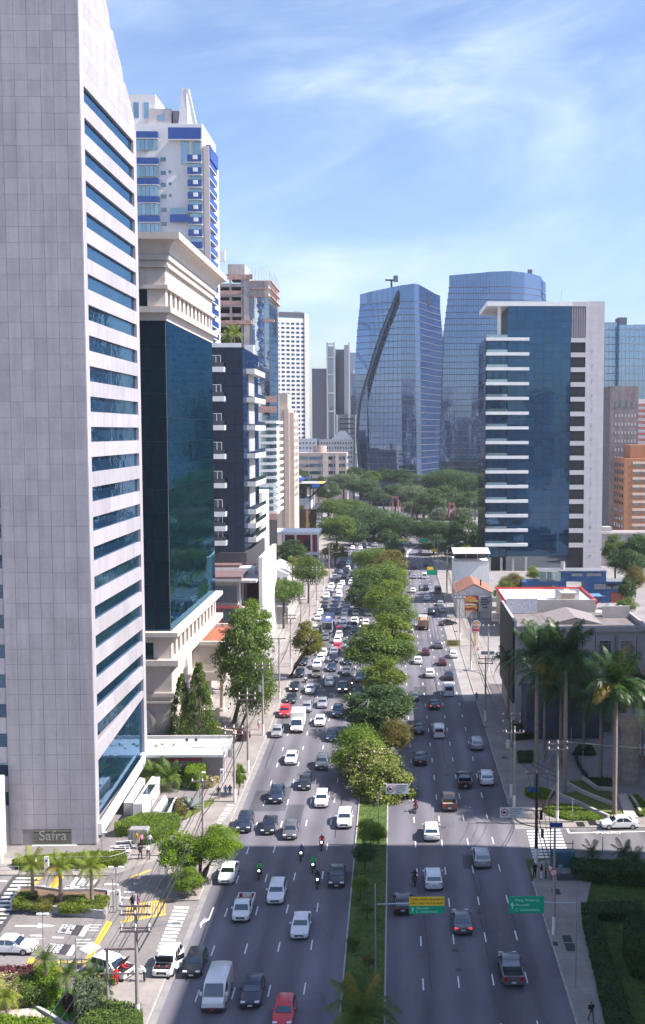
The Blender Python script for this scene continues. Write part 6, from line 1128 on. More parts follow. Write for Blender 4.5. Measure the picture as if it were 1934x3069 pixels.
for nm, kw in dict(round=dict(clumps=62, per=230, leaf=.07), broad=dict(clumps=66, per=220, leaf=.07, flat=.3), ragged=dict(clumps=48, per=240, leaf=.075, rmin=.15, rmax=.38, inner=.5, fill=.14), sparse=dict(clumps=34, per=150, leaf=.08, rmin=.16, rmax=.3, fill=.1), cone=dict(clumps=120, per=150, leaf=.055, cone=True, rmin=.2, rmax=.34), bush=dict(clumps=26, per=190, leaf=.11, inner=.3, rmin=.3, rmax=.5)).items(): CV[nm] = crown_mesh('crown_' + nm, **kw)
_CM = {}
def crown_obj(kind, leafk, parent, loc, sc, rz):
    k = (kind, leafk)
    if k not in _CM:
        m = CV[kind][0].copy(); m.materials.clear(); m.materials.append(LF[leafk]); _CM[k] = m
    return ob('crown', _CM[k], parent, loc, (0, 0, rz), sc)
m_bark = M('bark', (.10, .075, .06), .9, v=.25, s=2, b=.5, bs=10); m_ptrunk = M('palm_trunk', (.27, .21, .18), .85, v=.15, s=1.5, streak=.1); m_shaft = M('crownshaft_green', (.13, .22, .03), .5, v=.1)
def tree(label, X, Y, zc, rx, rz_, kind='round', leafk='mid', z0=.13, ry=None, group='street trees', trunk_r=None, name='tree', lean=(0, 0)):
    ry = ry or rx; T = thing(name, label, 'tree', (X, Y, z0), 0, group); zz = zc - z0; rot = RN.uniform(0, 6.28)
    mb = MB(); r = trunk_r or max(.12, rx * .055); cx, cy = lean
    fork = max(.6, zz - rz_ * .55); mb.tube([(0, 0, -.1), (cx * .3, cy * .3, fork * .5), (cx * .7, cy * .7, fork)], r * 1.15, 8, r * .75)
    cs = CV[kind][1]; ca, sa = math.cos(rot), math.sin(rot)
    for i in range(0, len(cs), max(1, len(cs) // 9)):
        c = cs[i]; q = (cx + (c[0] * ca - c[1] * sa) * rx * .92, cy + (c[0] * sa + c[1] * ca) * ry * .92, zz + c[2] * rz_)
        mid = (cx * .8 + q[0] * .42, cy * .8 + q[1] * .42, fork + (q[2] - fork) * .55); mb.tube([(cx * .7, cy * .7, fork - .1), mid, q], r * .5, 5, r * .12)
    ob('trunk', mb.mesh('trunk', m_bark, 60), T); crown_obj(kind, leafk, T, (cx, cy, zz), (rx, ry, rz_), rot); return T
def tree_px(label, cx, cy, w, h, Y, kind='round', leafk='mid', base=None, **kw):
    """crown given by its centre and size in the picture at depth Y"""
    w *= 1.0; h *= 1.06; p = AT(cx, cy, Y); s = F_PX / Y; b = AT(base, cy, Y).x if base else p.x
    return tree(label, b, Y, p.z, w / 2 / s, h / 2 / s, kind, leafk, lean=(p.x - b, 0), **kw)
GM = 'trees on the planted median'
for a in (
    ('rounded light green tree with pale blossom over the median, in front of its twin', 1150, 2365, 215, 180, 140, 'ragged', 'bloom'), ('bright green tree on the median left of the blossoming one', 1075, 2265, 180, 170, 148, 'round', 'bright'), ('second blossom-flecked tree crowding the median', 1120, 2295, 210, 160, 144, 'ragged', 'bloom'),
    ('olive orange-tinged round tree on the median', 1185, 2208, 108, 100, 157, 'round', 'olive'), ('dark shaded tree on the median behind the olive one', 1125, 2130, 230, 160, 168, 'ragged', 'dark'), ('smaller dark tree on the median touching the shaded road', 1185, 2105, 110, 90, 172, 'round', 'dark'),  # the shaded crown carries its shade in the dark leaf colour
    ('yellow-green tree on the median above the dark ones', 1150, 2035, 150, 125, 180, 'ragged', 'mixed'), ('broad green tree on the median leaning over the oncoming lanes', 1120, 1960, 200, 150, 197, 'ragged', 'mid'), ('broad yellow-flecked tree on the median', 1165, 1905, 170, 140, 205, 'ragged', 'mixed'), ('wide low tree on the median leaning over the departing lanes', 1200, 1955, 110, 90, 200, 'broad', 'mid'),
    ('median tree below the white diamond sign', 1185, 1845, 140, 110, 230, 'round', 'mid'), ('wide yellow-green median tree beyond the diamond sign', 1160, 1800, 160, 130, 255, 'ragged', 'mixed'), ('dark green median tree shading the queue', 1090, 1790, 120, 115, 262, 'ragged', 'dark'), ('flat-topped median tree above the yellow and green far sign', 1135, 1745, 170, 125, 285, 'broad', 'mid'), ('far median tree touching the yellow and green sign', 1175, 1735, 120, 110, 300, 'ragged', 'mixed'),
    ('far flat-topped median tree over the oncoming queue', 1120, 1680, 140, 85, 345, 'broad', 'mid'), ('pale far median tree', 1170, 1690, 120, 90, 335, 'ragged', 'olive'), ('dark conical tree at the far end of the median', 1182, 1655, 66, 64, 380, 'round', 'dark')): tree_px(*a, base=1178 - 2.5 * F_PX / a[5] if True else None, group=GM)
for X, Y, zc, r, k, l, lab in ((-2.6, 120.5, 2.2, 1.7, 'bush', 'bright', 'bright low shrub at the foot of the truck-ban sign'), (-1.8, 121.5, 1.6, 1.3, 'bush', 'lime', 'lime shrub beside the truck-ban sign pole'), (-3.1, 114.2, 2.2, 1.5, 'ragged', 'dark', 'dark small tree in the sunlit gap of the median'), (-3.4, 108, 1.5, 1.1, 'bush', 'bright', 'bright green shrub on the shaded median strip'), (-2.6, 103, 1.2, .9, 'sparse', 'mid', 'thin sapling on the shaded median strip'), (-3.4, 88.5, 1.0, 1.1, 'bush', 'dark', 'dark shrub near the median lamp post'), (-2.7, 84.5, 1.0, 1.2, 'bush', 'dark', 'dark leafy shrub by the median lamp foot'), (-3.1, 81, .8, .9, 'bush', 'mid', 'low green shrub at the near end of the median'), (-2.2, 92.5, 1.3, .8, 'sparse', 'olive', 'thin brownish shrub on the median'), (-3.7, 97, .7, .7, 'bush', 'mid', 'small shrub on the median grass')):
    T = thing('shrub', lab, 'shrub', (X, Y, .13), 0, 'median shrubs'); ob('stem', MB().cyl((0, 0, 0), (0, 0, zc), .05, n=5).mesh('stem', m_bark), T); crown_obj(k, l, T, (0, 0, zc), (r, r, r * .8), RN.uniform(0, 6))
# west side
GW = 'trees on the west pavement'
tree_px('tall dense leafy tree beside the limestone porch', 735, 1985, 190, 330, 176, 'ragged', 'mid', base=700, group=GW, trunk_r=.35); tree_px('rounded lower tree merging with the tall one at the utility poles', 760, 2060, 150, 200, 172, 'round', 'mid', base=720, group=GW); tree_px('narrow upper tree behind the porch tree', 765, 1870, 120, 150, 195, 'ragged', 'bright', base=770, group=GW)
tree_px('tree with a dark leaning trunk on the pavement by the queue', 925, 1925, 110, 130, 208, 'ragged', 'yellow', base=868, group=GW, trunk_r=.42); tree_px('feathery tree in front of the concrete garden wall', 850, 1775, 135, 90, 262, 'broad', 'mid', group=GW); tree_px('pavement tree left of the far queue', 925, 1715, 110, 90, 300, 'round', 'mid', group=GW); tree_px('light green tree above the far queue', 1005, 1655, 90, 60, 385, 'ragged', 'yellow', group=GW); tree_px('flat-topped tree beside the red pavilion', 1010, 1585, 125, 90, 420, 'broad', 'mid', group=GW)
tree_px('bright green street tree with two lobes over the driveway kerb', 655, 2535, 140, 120, 112, 'round', 'lime', base=600, group=GW, trunk_r=.3); tree_px('bright green crown overhanging the driveway beside the bare twigs', 545, 2560, 165, 150, 112, 'ragged', 'lime', base=592, group=GW, trunk_r=.28); tree_px('low green crown hanging over the driveway mouth', 560, 2640, 110, 85, 109, 'ragged', 'bright', base=590, group=GW)
tree_px('small pavement tree by the waiting pedestrians', 718, 2330, 44, 90, 140, 'ragged', 'bright', base=715, group=GW, trunk_r=.07)
for n, (cx, cy, w, h) in enumerate(((546, 2130, 62, 220), (597, 2112, 78, 250))): tree_px(('slimmer' if n == 0 else 'fuller') + ' dark conical cypress in front of the limestone arches', cx, cy, w * 1.75, h * 1.05, 164, 'cone', 'mid', group='cypresses', name='cypress')
# twigs of the leafless branch
g = G(604, 2640); T = thing('bare_tree', 'leafless twiggy tree between two green crowns', 'tree', (g.x, 112, .13), 0); mb = MB(); mb.tube([(0, 0, 0), (.1, 0, 2.6), (.3, 0, 5.2)], .22, 7, .12)
for i in range(46):
    a, e = RN.uniform(0, 6.28), RN.uniform(.1, 1.2); l = RN.uniform(.8, 1.9); o = Vector((.2 + RN.uniform(-.4, .4), RN.uniform(-.4, .4), RN.uniform(2.6, 5.2))); q = o + Vector((math.cos(a) * math.cos(e), math.sin(a) * math.cos(e), math.sin(e))) * l; mb.tube([o, (o + q) / 2 + Vector((0, 0, .15)), q], .035, 4, .012)
ob('trunk', mb.mesh('trunk', m_bark), T)
# park trees at the end of the avenue
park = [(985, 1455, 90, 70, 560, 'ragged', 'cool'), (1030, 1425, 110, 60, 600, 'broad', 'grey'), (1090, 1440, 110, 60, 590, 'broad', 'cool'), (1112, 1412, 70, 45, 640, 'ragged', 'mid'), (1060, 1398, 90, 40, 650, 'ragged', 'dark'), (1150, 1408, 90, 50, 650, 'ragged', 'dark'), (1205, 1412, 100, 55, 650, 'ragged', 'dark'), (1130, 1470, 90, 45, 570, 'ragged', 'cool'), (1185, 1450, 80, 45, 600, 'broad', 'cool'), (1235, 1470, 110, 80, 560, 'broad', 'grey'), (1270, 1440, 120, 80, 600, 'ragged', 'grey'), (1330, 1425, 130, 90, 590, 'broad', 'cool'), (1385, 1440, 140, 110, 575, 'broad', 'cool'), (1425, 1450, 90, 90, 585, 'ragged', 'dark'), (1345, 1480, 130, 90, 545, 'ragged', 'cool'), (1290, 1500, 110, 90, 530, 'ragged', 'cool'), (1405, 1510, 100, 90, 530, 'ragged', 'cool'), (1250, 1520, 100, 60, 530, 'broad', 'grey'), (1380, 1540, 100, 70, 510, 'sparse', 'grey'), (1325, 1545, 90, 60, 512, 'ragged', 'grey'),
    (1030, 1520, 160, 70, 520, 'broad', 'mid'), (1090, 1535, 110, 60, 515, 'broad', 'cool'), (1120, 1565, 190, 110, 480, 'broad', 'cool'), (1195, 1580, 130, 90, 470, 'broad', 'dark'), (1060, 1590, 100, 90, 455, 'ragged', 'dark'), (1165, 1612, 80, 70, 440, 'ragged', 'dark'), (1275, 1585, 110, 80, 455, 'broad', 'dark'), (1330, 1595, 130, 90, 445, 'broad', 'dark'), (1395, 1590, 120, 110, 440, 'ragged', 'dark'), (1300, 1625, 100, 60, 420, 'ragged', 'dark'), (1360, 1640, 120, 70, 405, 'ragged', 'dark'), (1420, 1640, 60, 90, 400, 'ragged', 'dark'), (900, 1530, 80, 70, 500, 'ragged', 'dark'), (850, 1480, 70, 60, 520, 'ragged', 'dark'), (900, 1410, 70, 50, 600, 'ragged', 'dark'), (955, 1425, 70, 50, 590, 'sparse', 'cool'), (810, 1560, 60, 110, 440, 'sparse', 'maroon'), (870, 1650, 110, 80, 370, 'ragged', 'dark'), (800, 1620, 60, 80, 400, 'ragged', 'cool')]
pw = ['flat-topped', 'rounded', 'spreading', 'dense', 'loose']
lw = dict(mid='bright green', cool='cool green', grey='hazy green', yellow='yellow-green', bright='bright green', dark='dark green', olive='olive', maroon='bare purplish')
seen = set()
for i, a in enumerate(park):
    cx, cy, w, h, Y, k, l = a; row = 'in front of the mirrored tower' if cx < 1300 and cy < 1460 else 'at the foot of the taller mirrored tower' if cy < 1480 else 'closing the end of the avenue' if cx < 1240 else 'beside the blue glass office tower'
    if cx < 960: row = 'around the helipad building'
    cy += 20 if cy < 1500 else 6; h *= .92
    lab = f'{lw[l]} {pw[i % 5]} park tree {row}'
    for ex in ('', ', farther back', ', lower one', ', half hidden'):
        if lab + ex not in seen: lab += ex; break
    seen.add(lab); tree_px(lab, cx, cy, w, h * 1.08, Y, k, l, group='park trees at the end of the avenue', z0=0)
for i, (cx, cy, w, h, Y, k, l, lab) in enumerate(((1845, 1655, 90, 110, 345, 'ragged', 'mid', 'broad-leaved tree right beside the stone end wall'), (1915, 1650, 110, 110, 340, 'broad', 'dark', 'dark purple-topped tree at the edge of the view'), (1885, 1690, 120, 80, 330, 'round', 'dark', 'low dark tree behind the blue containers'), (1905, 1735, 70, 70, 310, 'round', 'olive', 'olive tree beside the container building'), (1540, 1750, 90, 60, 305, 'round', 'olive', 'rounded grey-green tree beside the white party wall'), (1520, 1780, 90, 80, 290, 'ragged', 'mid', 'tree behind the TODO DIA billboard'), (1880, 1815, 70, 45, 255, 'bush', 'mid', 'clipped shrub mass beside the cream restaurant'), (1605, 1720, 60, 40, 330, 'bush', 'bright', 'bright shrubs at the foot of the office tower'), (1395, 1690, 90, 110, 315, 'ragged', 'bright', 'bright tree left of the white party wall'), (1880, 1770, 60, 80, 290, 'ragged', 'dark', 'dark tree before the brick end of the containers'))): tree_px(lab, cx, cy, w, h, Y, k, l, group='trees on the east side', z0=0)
# ------------------------------------------------------------------ palms
def frond_mesh(name, droop, n=30, wid=.17, mat=None, lift=.35):
    mb = MB(); pts = []
    for i in range(n + 1):
        t = i / n; pts.append(Vector((t * (1 - droop * .22 * t), 0, lift * t - droop * t * t)))
    mb.tube(pts[::5] + ([pts[-1]] if n % 5 else []), .01, 4, .003)
    for i in range(3, n + 1):
        p = pts[i]; d = (pts[i] - pts[i - 1]).normalized(); t = i / n; L = wid * (1.8 * math.sin(math.pi * min(1, t * .8 + .16)) ** .7)
        for s in (-1, 1):
            sw = ((i * 7919) % 13 / 13 - .5) * .35; side_ = Vector((d.x * .6 + sw * .3, s * .8, d.z * .6 - .25 + sw)).normalized(); q = p + side_ * L; w = d * .011
            m = p.lerp(q, .55) + Vector((0, 0, L * .06)); e = q + Vector((0, 0, -L * .28)); mb.face([p - w, p + w, m + w * .9, m - w * .9]); mb.face([m - w * .9, m + w * .9, e + w * .2, e - w * .2])
    return mb.mesh(name, mat)
FR = {}
for lk in ('palm', 'palmy', 'palmd', 'mid'):
    for dr in (.35, .75, 1.25): FR[lk, dr] = frond_mesh('frond', dr, mat=LF[lk], lift=.75 - dr * .25)
def palm(label, X, Y, z0, ht, r, nf, leaf='palm', dry=.0, trunk=.3, shaft=0., group='palms', name='palm_tree', lean=0., cat='palm'):
    T = thing(name, label, cat, (X, Y, z0), 0, group); prof = [(0, -.1, 1.25), (.12, .12, 1.05), (.5, .5, 1.0), (1, 1, .78)]
    mb = MB(); rings = []
    for t, _, k in prof:
        rings.append([(lean * t + trunk * k * math.cos(a), trunk * k * math.sin(a), ht * t) for a in [i * math.pi / 5 for i in range(10)]])
    mb.loft(rings); ob('trunk', mb.mesh('trunk', m_ptrunk, 60), T)
    if shaft: ob('crownshaft', MB().lathe((lean, 0, ht), [(trunk * .8, 0), (trunk * .85, shaft * .4), (trunk * .35, shaft)], 10).mesh('crownshaft', m_shaft, 60), T)
    for i in range(nf):
        lev = (i + .5) / nf; dr = .35 if lev < .3 else .75 if lev < .7 else 1.25; a = i * 2.4 + RN.uniform(-.2, .2); lk = 'palmd' if RN.random() < dry else leaf
        ob('frond', FR[lk, dr], T, (lean, 0, ht + shaft * .95), (0, -rad(max(0, 50 - lev * 95)) - RN.uniform(-.1, .1), a), (r * RN.uniform(.9, 1.1),) * 3)
    return T
RP = 'royal palms'
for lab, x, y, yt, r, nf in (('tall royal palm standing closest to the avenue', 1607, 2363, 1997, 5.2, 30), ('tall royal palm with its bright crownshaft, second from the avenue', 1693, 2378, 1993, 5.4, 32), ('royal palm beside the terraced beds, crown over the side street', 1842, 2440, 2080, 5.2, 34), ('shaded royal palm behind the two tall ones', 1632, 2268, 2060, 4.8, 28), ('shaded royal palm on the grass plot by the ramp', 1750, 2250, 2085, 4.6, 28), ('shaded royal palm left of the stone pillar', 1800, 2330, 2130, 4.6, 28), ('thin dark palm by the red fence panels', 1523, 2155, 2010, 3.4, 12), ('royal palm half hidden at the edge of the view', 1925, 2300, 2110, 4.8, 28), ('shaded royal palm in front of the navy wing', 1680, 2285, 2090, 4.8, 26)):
    g = G(x, y); s = F_PX / g.y; h = (y - yt) / s; palm(lab, g.x, g.y, 0, h, r, nf, 'palm', .06, .28 if y > 2300 else .24, 1.9, RP, 'royal_palm')
for lab, x, y in (('young feathery palm in the planter, nearest the zebra crossing', 99, 2694), ('young feathery palm in the middle of the planter', 183, 2703), ('young feathery palm at the lamp end of the planter', 276, 2703)):
    g = G(x, y, .4); palm(lab, g.x, g.y, .4, 3.1, 2.0, 16, 'palmy', .1, .2, .5, 'young palms in the planter')
for lab, x, y, h, r, nf, lf in (('garden palm with a leaning trunk by the maroon hedge', 147, 2978, 2.9, 1.35, 20, 'mid'), ('garden palm on the bright lawn', 202, 3013, 2.5, 1.4, 20, 'mid'), ('garden palm at the corner of the view by the recycling bins', 22, 3048, 1.6, 1.6, 18, 'palmy'), ('low fan of palm leaves by the parked car', 275, 2935, .4, 1.3, 14, 'mid'), ('low yellow cycad by the parked car', 325, 2950, .25, 1.0, 14, 'palmy'), ('low dark cycad behind the garden shrubs', 305, 2935, .3, 1.2, 14, 'palm'), ('low dark palm clump in the garden corner', 320, 2985, .3, 1.1, 12, 'palm')):
    g = G(x, y); palm(lab, g.x, g.y, .1, h, r, nf, lf, .04, .14, 0, 'garden palms', lean=-.3 if 'leaning' in lab else 0)
for lab, x, y, h, r in (('bushy cycad palm nearest the granite tower', 463, 2345, .9, 2.6), ('bushy cycad palm beside the stone water wall', 507, 2366, 1.5, 2.5), ('cycad palm behind the water wall', 500, 2310, 1.4, 2.7)):
    g = G(x, y); palm(lab, g.x, g.y, .1, h, r, 30, 'mid', 0, .3, 0, 'cycad palms by the granite tower')
palm('palm crown rising at the bottom edge of the median', -2.5, 79.0, .13, 3.4, 3.4, 24, 'mid', .05, .16, .4, None); g = G(878, 1757); palm('shaggy fan palm in front of the grey shed', g.x, g.y, 0, 7.2, 2.6, 34, 'mid', .3, .28, 0, None)
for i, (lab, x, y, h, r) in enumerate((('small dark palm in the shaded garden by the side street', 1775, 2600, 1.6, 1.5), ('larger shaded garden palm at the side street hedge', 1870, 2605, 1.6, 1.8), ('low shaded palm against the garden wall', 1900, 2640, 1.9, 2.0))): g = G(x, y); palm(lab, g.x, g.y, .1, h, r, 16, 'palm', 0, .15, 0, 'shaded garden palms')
for i, (x, l) in enumerate(((-36.8, 'taller'), (-38.6, 'shorter'))): palm(f'{l} golden palm on the roof garden of the black glass tower', x, 254 + i, 67, 3.6 - i, 2.6, 16, 'palmy', .1, .15, 0, 'roof garden palms')
T = thing('shrub', 'golden bushes on the roof of the black glass tower', 'shrub', (-43, 250, 67)); crown_obj('bush', 'lime', T, (0, 0, .9), (1.6, 1.2, 1.0), 1)
# agave
g = G(572, 2425); T = thing('agave', 'big silver-blue agave in the corner bed by the pavement', 'plant', (g.x, g.y, .1))
for i in range(34):
    e = rad(RN.uniform(8, 80)); mb = MB(); L = RN.uniform(1.3, 1.9); mb.loft([[(t * L, w, .05 + t * t * -.15), (t * L, 0, -.05 * (1 - t)), (t * L, -w, .05 + t * t * -.15)] for t, w in ((0, .08), (.35, .14), (.75, .09), (1, .005))]); ob('leaf', mb.mesh('leaf', LF['agave']), T, (0, 0, .1), (0, -e, i * 2.4))
# ------------------------------------------------------------------ hedges and beds
def hedge(label, poly, z0, h, leafk='hedge', dens=170, leaf=.16, name='hedge', cat='hedge', group=None, rough=.12):
    """clipped hedge: leafy shell over a dark woody core"""
    poly = [(p[0], p[1]) for p in poly]; cx = sum(p[0] for p in poly) / len(poly); cy = sum(p[1] for p in poly) / len(poly); T = thing(name, label, cat, (cx, cy, z0), 0, group); L = [(x - cx, y - cy) for x, y in poly]
    ins = lambda k: [(x * k, y * k) for x, y in L]; ob('woody_core', MB().prism(ins(.93), 0, h * .9).mesh('woody_core', M('hedge_core', (.03, .045, .012), .95, v=.2)), T)
    xs = [p[0] for p in L]; ys = [p[1] for p in L]; A = np.array(L)
    def inside(P):
        r = np.zeros(len(P), bool); j = len(A) - 1
        for i in range(len(A)):
            c = ((A[i, 1] > P[:, 1]) != (A[j, 1] > P[:, 1])) & (P[:, 0] < (A[j, 0] - A[i, 0]) * (P[:, 1] - A[i, 1]) / (A[j, 1] - A[i, 1] + 1e-9) + A[i, 0]); r ^= c; j = i
        return r
    n = int(min(26000, dens * (max(xs) - min(xs)) * (max(ys) - min(ys)))); P = np.stack([rs.uniform(min(xs), max(xs), n), rs.uniform(min(ys), max(ys), n)], 1); P = P[inside(P)]
    bump = .12 * np.sin(P[:, 0] * 2.1) * np.sin(P[:, 1] * 1.7); top = np.column_stack([P, h + bump * rough * 4 + rs.uniform(-rough, rough, len(P))]); tn = rs.normal(size=(len(P), 3)) * .5 + [0, 0, 1]
    SP, SN = [], []
    for i in range(len(L)):
        a, b = np.array(L[i]), np.array(L[(i + 1) % len(L)]); ln = np.linalg.norm(b - a); m = int(min(9000, dens * ln * h * 1.2)); t = rs.uniform(0, 1, (m, 1)); q = a + (b - a) * t; nr = np.array([(b - a)[1], -(b - a)[0]]) / (ln + 1e-9); mid = (a + b) / 2
        if np.dot(nr, mid) < 0: nr = -nr
        q = q + nr * rs.uniform(-rough, rough, (m, 1)); SP.append(np.column_stack([q, rs.uniform(0, h, m)])); SN.append(np.column_stack([np.tile(nr, (m, 1)), np.zeros(m)]) + rs.normal(size=(m, 3)) * .5)
    V, F = leaf_quads(np.concatenate([top] + SP), (lambda q: q / np.linalg.norm(q, axis=1, keepdims=True))(np.concatenate([tn] + SN)), leaf); ob('foliage', np_mesh('foliage', V, F, LF[leafk]), T); return T
def hpx(label, pts, z0, h, *a, **k): return hedge(label, [G(x, y, z0 + h)[:2] for x, y in pts], z0, h, *a, **k)
Z1h = lambda x, y: (x / 3.7925, 2420 + y / 3.7925); Z3h = lambda x, y: (270 + x / 3.371, 2160 + y / 3.371)
hpx('clipped hedge along the foot of the granite tower', [Z1h(140, 590), Z1h(300, 545), Z1h(760, 520), Z1h(1090, 490), Z1h(1400, 490), Z1h(1440, 540), Z1h(1400, 600), Z1h(1200, 615), Z1h(800, 630), Z1h(500, 640), Z1h(200, 640)], .1, .7, 'hedge', 240)
hpx('planter hedge nearest the zebra crossing', [Z1h(230, 950), Z1h(420, 945), Z1h(430, 990), Z1h(300, 1000), Z1h(260, 1030), Z1h(350, 1070), Z1h(330, 1110), Z1h(150, 1110), Z1h(160, 1040)], .5, .45, 'hedge', 260); hpx('yellow-brown planter hedge in the middle', [Z1h(480, 1020), Z1h(560, 980), Z1h(630, 1000), Z1h(600, 1070), Z1h(580, 1130), Z1h(370, 1130), Z1h(400, 1060)], .4, .45, 'yellow', 260)
hpx('planter hedge wrapped round the lamp-end palm', [Z1h(730, 1000), Z1h(960, 985), Z1h(970, 1030), Z1h(1060, 1050), Z1h(1110, 1030), Z1h(1080, 995), Z1h(1240, 1000), Z1h(1235, 1080), Z1h(1180, 1150), Z1h(680, 1150), Z1h(670, 1090), Z1h(780, 1050)], .4, .5, 'hedge', 260)
hpx('large bright green clipped hedge beside the bicycle racks', [Z3h(250, 1030), Z3h(500, 925), Z3h(880, 930), Z3h(905, 980), Z3h(830, 1050), Z3h(700, 1120), Z3h(560, 1150), Z3h(545, 1060), Z3h(260, 1060)], .1, 1.3, 'bright', 200); hpx('low yellow flower border along the limestone arches', [Z3h(580, 150), Z3h(1190, 150), Z3h(1300, 175), Z3h(1190, 195), Z3h(580, 195)], .1, .8, 'yellow', 120, .25)
hpx('mixed orange-flowered bed beside the agave', [Z3h(870, 790), Z3h(1000, 760), Z3h(960, 900), Z3h(870, 920)], .1, .7, 'olive', 160, .22); hpx('round clipped yellow-green bush by the low white building', [Z3h(1000, 400), Z3h(1150, 390), Z3h(1165, 480), Z3h(1080, 540), Z3h(960, 510)], .1, 2.2, 'lime', 120, .22, name='shrub', cat='shrub'); hpx('dark shrub bed behind the cycads', [Z3h(600, 370), Z3h(960, 380), Z3h(980, 500), Z3h(560, 520)], .1, 1.4, 'dark', 60, .3)
hpx('dry grassy bed in front of the low white building', [Z3h(930, 560), Z3h(1310, 560), Z3h(1240, 640), Z3h(930, 640)], .1, .5, 'straw', 80, .3)
for lab, pts, lk, hh in (('pale cream-leaved hedge at the garden corner', [(0, 2915), (60, 2920), (62, 2970), (40, 2985), (0, 2985)], 'straw', 1.2), ('dark green garden hedge beside the cream one', [(62, 2925), (150, 2925), (155, 2970), (65, 2975)], 'mid', 1.3), ('maroon clipped hedge along the driveway edge', [(0, 2896), (95, 2892), (115, 2905), (100, 2918), (0, 2920)], 'maroon', .8), ('yellow leafy shrubs behind the leaning palm', [(110, 2890), (175, 2885), (175, 2930), (150, 2970), (110, 2930)], 'lime', 1.5), ('grey-green spreading shrub above the bottom edge', [(225, 2935), (300, 2930), (290, 3000), (230, 3010)], 'grey', 2.0), ('maroon ground shrubs by the garden palm', [(190, 2975), (225, 2980), (235, 3010), (200, 3010)], 'maroon', .6), ('dense green shrubs against the white-based pole', [(300, 2990), (420, 3010), (420, 3090), (215, 3090), (240, 3060)], 'mid', 1.4), ('yellow-green plants along the bottom edge', [(0, 3040), (150, 3050), (150, 3100), (0, 3100)], 'lime', 1.2)):
    hpx(lab, pts, .1, hh, lk, 130, .22, group='garden planting by the driveway', rough=.22, name='shrub_bed', cat='shrubs')
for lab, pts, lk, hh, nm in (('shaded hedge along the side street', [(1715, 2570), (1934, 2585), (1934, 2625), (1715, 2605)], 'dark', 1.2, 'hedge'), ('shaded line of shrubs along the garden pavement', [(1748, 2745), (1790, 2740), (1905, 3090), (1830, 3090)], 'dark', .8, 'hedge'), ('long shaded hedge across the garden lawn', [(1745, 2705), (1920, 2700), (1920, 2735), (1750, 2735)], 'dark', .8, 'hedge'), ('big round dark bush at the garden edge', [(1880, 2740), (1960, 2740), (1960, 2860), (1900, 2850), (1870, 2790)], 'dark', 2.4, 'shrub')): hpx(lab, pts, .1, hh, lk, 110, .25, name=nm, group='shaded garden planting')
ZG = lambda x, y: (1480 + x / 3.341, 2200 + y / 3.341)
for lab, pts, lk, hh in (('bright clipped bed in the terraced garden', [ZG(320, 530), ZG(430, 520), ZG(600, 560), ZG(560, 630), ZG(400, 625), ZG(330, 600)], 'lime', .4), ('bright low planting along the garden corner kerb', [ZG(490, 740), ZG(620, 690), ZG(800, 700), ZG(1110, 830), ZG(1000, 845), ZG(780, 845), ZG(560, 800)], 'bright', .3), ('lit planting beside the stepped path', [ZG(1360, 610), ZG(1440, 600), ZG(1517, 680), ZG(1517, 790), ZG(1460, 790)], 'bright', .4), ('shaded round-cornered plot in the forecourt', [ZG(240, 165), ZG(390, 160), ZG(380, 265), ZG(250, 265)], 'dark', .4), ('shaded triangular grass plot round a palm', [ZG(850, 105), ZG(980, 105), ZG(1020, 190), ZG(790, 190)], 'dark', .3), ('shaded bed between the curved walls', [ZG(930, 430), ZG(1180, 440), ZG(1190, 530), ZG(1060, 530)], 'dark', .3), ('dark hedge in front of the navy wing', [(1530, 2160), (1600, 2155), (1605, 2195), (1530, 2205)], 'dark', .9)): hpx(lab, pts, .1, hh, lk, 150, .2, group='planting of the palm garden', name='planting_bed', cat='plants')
for nm, pts, c in (('lawn', [ZG(700, 600), ZG(850, 560), ZG(1200, 690), ZG(1300, 800), ZG(1130, 830)], (.10, .13, .02)), ('bare_soil', [ZG(390, 640), ZG(560, 635), ZG(600, 700), ZG(450, 730)], (.33, .16, .10)), ('lawn', [ZG(750, 470), ZG(900, 460), ZG(1180, 580), ZG(1190, 680), ZG(1000, 620)], (.08, .10, .02)), ('lawn', [(0, 3000), (0, 2960), (190, 2975), (225, 3030), (240, 3069), (90, 3020)], (.06, .17, .012)), ('lawn', [(180, 2960), (215, 2960), (235, 3020), (205, 3040)], (.06, .17, .012)), ('lawn', [Z3h(820, 930), Z3h(1250, 780), Z3h(1260, 830), Z3h(1000, 980), Z3h(900, 1000)], (.10, .20, .015))): flat(nm, pts, .14, M(nm + '_%d' % int(c[0] * 1000), c, .95, v=.25, s=1.2, b=.5))
# turf on the median and rough grass on the shaded lawn: uncountable blades
n = 15000; P = np.column_stack([rs.uniform(-4.3, -.85, n), 60 + 90 * rs.uniform(0, 1, n) ** 1.1, np.full(n, .17)]); nn = rs.normal(size=(n, 3)) * .7 + [0, -.3, .6]; V, F = leaf_quads(P, nn / np.linalg.norm(nn, axis=1, keepdims=True), .2, .4); o = ob('grass', np_mesh('grass', V, F, LF['bright'])); tag(o, 'rough green turf covering the median strip', 'grass', kind='stuff')
n = 16000; P = np.column_stack([rs.uniform(19.5, 34, n), rs.uniform(70, 116, n), np.full(n, .04)]); nn = rs.normal(size=(n, 3)) * .5 + [0, -.2, .8]; V, F = leaf_quads(P, nn / np.linalg.norm(nn, axis=1, keepdims=True), .28, .4); o = ob('grass', np_mesh('grass', V, F, LF['mid'])); tag(o, 'shaded lawn grass beside the avenue', 'grass', kind='stuff')
